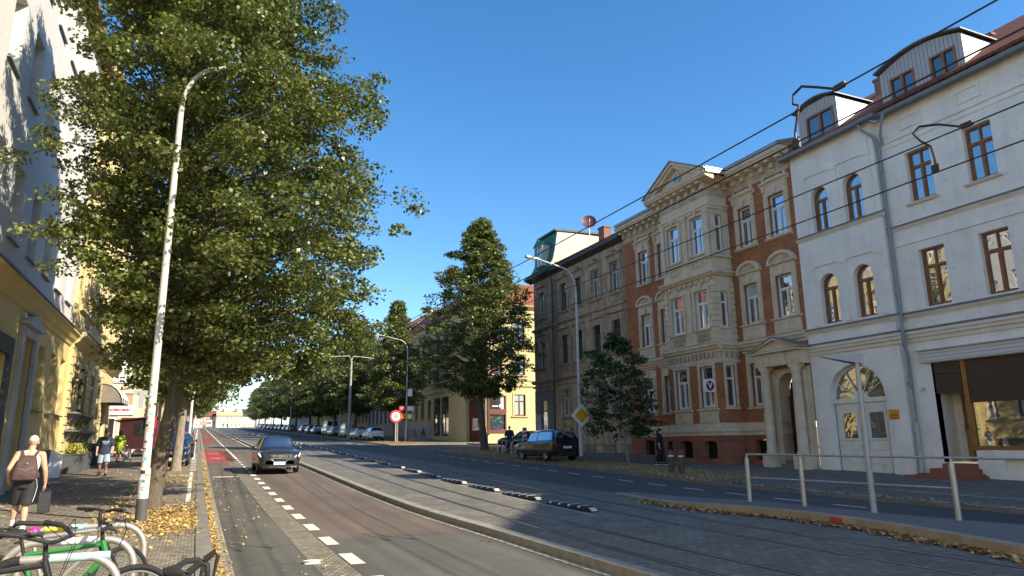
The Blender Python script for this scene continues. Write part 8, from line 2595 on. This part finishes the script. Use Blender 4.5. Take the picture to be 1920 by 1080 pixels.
# 1: walker with the backpack, seen from behind
J = stand(1.80, pelvis=(0, 0, 0.965), chest=(0.02, 0.05, 1.30), neck=(0.035, 0.07, 1.52), head=(0.045, 0.11, 1.675), shl=(-0.165, 0.04, 1.45), shr=(0.215, 0.06, 1.44), ell=(-0.27, -0.07, 1.19), wrl=(-0.27, 0.10, 0.99), elr=(0.295, 0.02, 1.15), wrr=(0.315, 0.10, 0.90),
          knl=(-0.11, 0.16, 0.53), anl=(-0.12, 0.10, 0.15), knr=(0.05, 0.02, 0.50), anr=(0.06, -0.12, 0.095), toel=(0, 1, 0.25), toer=(0, 1, -0.1), palml=(0.8, 0.3, 0.2), palmr=(-1, 0.1, 0.0))
P1 = thing('person', 'person walking away in a white tank top and grey cap with a brown backpack', 'person', (-2.90, 16.2, zp(16.2) + 0.02), 0.10)
remesh(body_mesh(J, curl=(0.9, 1.15)), 'body', skin_m, P1, 0.0078, 3)
remesh(shirt(J, 0.008, 0, 0.93, 0.03, True), 'tank_top', plain('cotton_white', (0.66, 0.67, 0.68), 0.85, 0.05, 9), P1, 0.010, 4)
shorts_m = plain('shorts_black', (0.022, 0.023, 0.026), 0.75, 0.15, 9)
remesh(trousers(J, 0.016, 0.93, 0.035), 'shorts', shorts_m, P1, 0.011, 5)
mb = MB()
mb.tube([Vector((0.18, -0.1, 0.99)), Vector((0.205, -0.06, 0.85)), Vector((0.185, -0.08, 0.68)), Vector((0.16, -0.1, 0.58))], 0.006, 6)
mb.tube([Vector((-0.12, -0.165, 1.0)), Vector((0.1, -0.16, 1.0)), Vector((0.18, -0.1, 0.99))], 0.006, 6)
mb.build('piping', plain('piping_grey', (0.5, 0.5, 0.5), 0.7), P1)
cap(P1, J, plain('cap_grey', (0.47, 0.45, 0.42), 0.85, 0.08, 12))
eyes(P1, J)
sock = plain('sock_white', (0.70, 0.70, 0.68), 0.9)
shoe_b = plain('shoe_black', (0.02, 0.02, 0.022), 0.6, 0.15, 9)
for sd in 'lr':
    an = Vector(J['an' + sd]); kn = Vector(J['kn' + sd])
    mb = MB(); mb.tube([an - Vector((0, 0, 0.02)), an.lerp(kn, 0.26)], [0.046, 0.047], 12); mb.build('sock', sock, P1, 50)
    shoe(P1, J['an' + sd], J['toe' + sd], shoe_b, sock, 0.0)
T = thing('backpack', 'dark brown backpack on the back of the walker in the tank top', 'backpack', P1.location, 0.10)
bp_m = plain('backpack_brown', (0.075, 0.045, 0.04), 0.8, 0.2, 8, bmp=0.2)
mb = MB()
def sq(c, a, b, n=20, e=0.55): return [(c[0] + a * math.copysign(abs(math.cos(2 * PI * i / n)) ** e, math.cos(2 * PI * i / n)), c[1] + b * math.copysign(abs(math.sin(2 * PI * i / n)) ** e, math.sin(2 * PI * i / n)), c[2]) for i in range(n)]
mb.rings([sq((-0.02, -0.165, 0.96), 0.15, 0.05), sq((-0.02, -0.19, 0.99), 0.195, 0.09), sq((-0.005, -0.175, 1.10), 0.20, 0.115), sq((0.0, -0.15, 1.25), 0.175, 0.10), sq((0.01, -0.115, 1.38), 0.135, 0.075), sq((0.02, -0.09, 1.43), 0.09, 0.04)])
mb.ball((-0.01, -0.255, 1.08), 0.11, 12, 8, 0, 1.2, 0.35, 0.85)
bpo = remesh(mb, 'bag', bp_m, T, 0.012, 3)
mb = MB()
for sx in (-1, 1):
    o_ = 0.022
    mb.tube([(o_ + sx * 0.09, -0.09, 1.40), (o_ + sx * 0.125, 0.0, 1.515), (o_ + sx * 0.13, 0.14, 1.46), (o_ + sx * 0.135, 0.195, 1.30), (o_ + sx * 0.16, 0.10, 1.10), (o_ + sx * 0.17, -0.09, 1.02)], 0.026, 8, flat=0.5)
mb.build('strap', bp_m, T, 50)
mb = MB(); mb.box(0.0, 0.03, -0.265, -0.25, 1.27, 1.30); mb.tube([(-0.13, -0.26, 1.20), (0.0, -0.275, 1.16), (0.12, -0.25, 1.21)], 0.006, 6); mb.build('buckle', alloy, T)
T = thing('speaker_box', 'black upright box carried in the right hand of the backpack walker', 'speaker', P1.location, 0.10)
mb = MB(); mb.box(0.24, 0.44, 0.02, 0.17, 0.36, 0.755); mb.tube([(0.27, 0.095, 0.755), (0.28, 0.11, 0.79), (0.36, 0.12, 0.80), (0.41, 0.095, 0.755)], 0.010, 6)
mb.build('case', plain('speaker_black', (0.02, 0.021, 0.023), 0.5), T)
mb = MB(); mb.box(0.25, 0.43, 0.012, 0.0195, 0.38, 0.73); mb.build('grille_cloth', plain('speaker_grille', (0.035, 0.036, 0.04), 0.9, 0.3, 60), T)
# 2: man in the navy shirt, coming towards the camera
J = stand(1.80, ell=(-0.27, -0.02, 1.17), wrl=(-0.27, 0.06, 0.92), elr=(0.27, -0.02, 1.17), wrr=(0.275, 0.08, 0.92), knl=(-0.10, 0.12, 0.52), anl=(-0.11, 0.16, 0.11), knr=(0.11, -0.0, 0.50), anr=(0.12, -0.14, 0.12), toel=(-0.2, 1, 0.1), toer=(0.25, 1, -0.1), pelvis=(0, 0, 0.96), hpl=(-0.095, 0, 0.91), hpr=(0.095, 0, 0.91))
P2 = thing('person', 'person in a navy shirt with pale print and light denim shorts walking this way', 'person', (-3.35, 33.0, zp(33) + 0.02), PI + 0.12)
remesh(body_mesh(J), 'body', skin_m, P2, 0.0095, 3)
remesh(shirt(J, 0.022, 0.75, 0.86, 0.0, wide=0.03), 'shirt', plain('shirt_navy', (0.022, 0.032, 0.065), 0.85, 0.12, 8), P2, 0.012, 4)
mb = MB(); mb.rings([[(x, 0.146 - 0.35 * x * x, z) for x in np.linspace(-0.12, 0.12, 7)] for z in (1.30, 1.37)], cap=False, close=False); mb.rings([[(x, 0.148 - 0.35 * x * x, z) for x in np.linspace(-0.08, 0.08, 7)] for z in (1.245, 1.27)], cap=False, close=False); mb.build('shirt_print', plain('print_pale', (0.45, 0.52, 0.50), 0.8, 0.2, 30), P2)
remesh(trousers(J, 0.018, 1.0, 0.03), 'shorts', plain('denim_light', (0.27, 0.35, 0.42), 0.85, 0.12, 9), P2, 0.012, 4)
cap(P2, J, plain('cap_navy', (0.02, 0.025, 0.045), 0.8)); eyes(P2, J)
for sd in 'lr': shoe(P2, J['an' + sd], J['toe' + sd], plain('sandal_brown', (0.10, 0.06, 0.04), 0.7), None, 0.0)
# 3: woman in the green dress, walking away
J = stand(1.64, ell=(-0.26, 0.0, 1.17), wrl=(-0.27, 0.10, 0.93), elr=(0.26, 0.02, 1.17), wrr=(0.27, 0.12, 0.95), knl=(-0.09, 0.12, 0.52), anl=(-0.09, 0.12, 0.11), knr=(0.10, 0.0, 0.50), anr=(0.10, -0.14, 0.10))
P3 = thing('person', 'person with dark hair in a lime green dress walking away', 'person', (-3.75, 43.5, zp(43.5) + 0.02), -0.1)
remesh(body_mesh(J, female=True), 'body', skin_p, P3, 0.011, 3)
k = 1.64 / 1.8
mb = shirt(J, 0.022, 0.9, 0.62 * k, 0.0, wide=0.06)
remesh(mb, 'dress', plain('dress_lime', (0.36, 0.46, 0.05), 0.85, 0.18, 7), P3, 0.014, 4)
mb = MB(); h = Vector(J['head']); mb.ball(h + Vector((0, -0.025, 0.025)), 0.112, 14, 10, 0, 0.92, 0.95, 1.05); mb.ball(h + Vector((0, -0.06, -0.03)), 0.08, 12, 8, 0, 1.0, 0.7, 1.0)
remesh(mb, 'hair', hair_d, P3, 0.013, 2)
for sd in 'lr': shoe(P3, J['an' + sd], (0, 1, 0), shoe_b, None, 0.0)
T = thing('shopping_trolley', 'pale wheeled shopping trolley pulled beside the green dress', 'trolley', (-3.35, 43.7, zp(43.7) + 0.02))
part(T, 'bag', plain('trolley_cloth', (0.42, 0.43, 0.44), 0.8, 0.15, 8), lambda mb: mb.rings([[(-0.15, -0.1, 0.12), (0.15, -0.1, 0.12), (0.15, 0.1, 0.12), (-0.15, 0.1, 0.12)], [(-0.17, -0.13, 0.62), (0.17, -0.13, 0.62), (0.17, 0.1, 0.62), (-0.17, 0.1, 0.62)], [(-0.14, -0.1, 0.68), (0.14, -0.1, 0.68), (0.14, 0.08, 0.68), (-0.14, 0.08, 0.68)]]))
part(T, 'handle', galv, lambda mb: mb.tube([(0.1, -0.1, 0.1), (0.05, -0.2, 0.8), (-0.08, -0.22, 0.9), (-0.15, -0.2, 0.88)], 0.012, 6))
for s_ in (-1, 1): part(T, 'wheel', rubber, lambda mb: mb.lathe([(0.02, -0.015), (0.08, -0.015), (0.08, 0.015), (0.02, 0.015)], (s_ * 0.17, 0.02, 0.08), 14, 0, 'x'))
# 4: person all in black by the bollards
J = stand(1.72, ell=(-0.25, -0.02, 1.17), wrl=(-0.22, 0.10, 0.95), elr=(0.25, -0.04, 1.17), wrr=(0.27, 0.02, 0.92), knl=(-0.09, 0.10, 0.52), anl=(-0.09, 0.14, 0.10), knr=(0.10, 0.0, 0.50), anr=(0.10, -0.18, 0.12), toel=(0, 1, 0.1))
P4 = thing('person', 'person all in loose black clothes and cap with white soled shoes', 'person', (20.55, 28.75, zp(28.7) + 0.14), -2.35)
remesh(body_mesh(J, female=True), 'body', skin_p, P4, 0.011, 3)
blk = plain('cloth_black', (0.012, 0.012, 0.015), 0.8, 0.2, 7)
remesh(shirt(J, 0.035, 0.95, 0.74, 0.0, wide=0.05), 'tunic', blk, P4, 0.014, 4)
remesh(trousers(J, 0.022, 1.86, 0.035), 'trousers', blk, P4, 0.014, 4)
cap(P4, J, blk); eyes(P4, J)
mb = MB(); h = Vector(J['head']); mb.ball(h + Vector((0, -0.03, 0.01)), 0.104, 12, 8, 0, 0.9, 0.92, 1.1); mb.tube([h + Vector((0, -0.09, 0)), h + Vector((0, -0.13, -0.18)), h + Vector((0, -0.12, -0.3))], [0.07, 0.05, 0.03], 10)
remesh(mb, 'hair', hair_d, P4, 0.014, 2)
for sd in 'lr': shoe(P4, J['an' + sd], (0, 1, 0), blk, sock, 0.0)
T = thing('shoulder_bag', 'large black bag hanging on the far shoulder of the black clothed person', 'bag', P4.location, -2.35)
part(T, 'bag', blk, lambda mb: mb.rings([[(-0.30, -0.16, 0.62), (-0.30, 0.16, 0.62), (-0.37, 0.14, 0.62), (-0.37, -0.14, 0.62)], [(-0.27, -0.19, 0.8), (-0.27, 0.2, 0.8), (-0.4, 0.17, 0.8), (-0.4, -0.17, 0.8)], [(-0.27, -0.13, 1.0), (-0.27, 0.14, 1.0), (-0.32, 0.13, 1.0), (-0.32, -0.12, 1.0)]]))
part(T, 'strap', blk, lambda mb: mb.tube([(-0.29, -0.1, 0.99), (-0.22, -0.05, 1.43), (-0.20, 0.04, 1.43), (-0.29, 0.12, 0.99)], 0.012, 6))
# 5: person with a bicycle between the lime tree and the SUV
J = stand(1.78, ell=(-0.26, 0.05, 1.18), wrl=(-0.24, 0.25, 1.02), elr=(0.26, 0.05, 1.18), wrr=(0.24, 0.25, 1.02))
P5 = thing('person', 'person in dark blue top standing by the bicycles left of the black SUV', 'person', (19.15, 43.7, zp(43.7) + 0.12), 2.6)
remesh(body_mesh(J), 'body', skin_p, P5, 0.012, 3)
remesh(shirt(J, 0.024, 0.9, 0.86, 0.0, wide=0.02), 'shirt', plain('shirt_blue', (0.02, 0.03, 0.075), 0.85, 0.15, 8), P5, 0.014, 4)
remesh(trousers(J, 0.016, 1.9, 0.015), 'trousers', blk, P5, 0.014, 4)
mb = MB(); h = Vector(J['head']); mb.ball(h + Vector((0, -0.02, 0.03)), 0.106, 12, 8, 0, 0.9, 0.98, 1.0); remesh(mb, 'hair', hair_d, P5, 0.014, 2)
for sd in 'lr': shoe(P5, J['an' + sd], (0, 1, 0), blk, None, 0.0)
finish_skins()
for x, y, rz, lab in ((6.9 + 14, 205, 0.4, 'tiny distant person near the far speed sign'), (9.5, 312, 3.0, 'tiny distant person at the crest, left of two'), (11.2, 314, 2.6, 'tiny distant person at the crest, right of two')):
    dup(P2 if x < 11 else P5, None, (x, y, zp(y)), rz, lab)
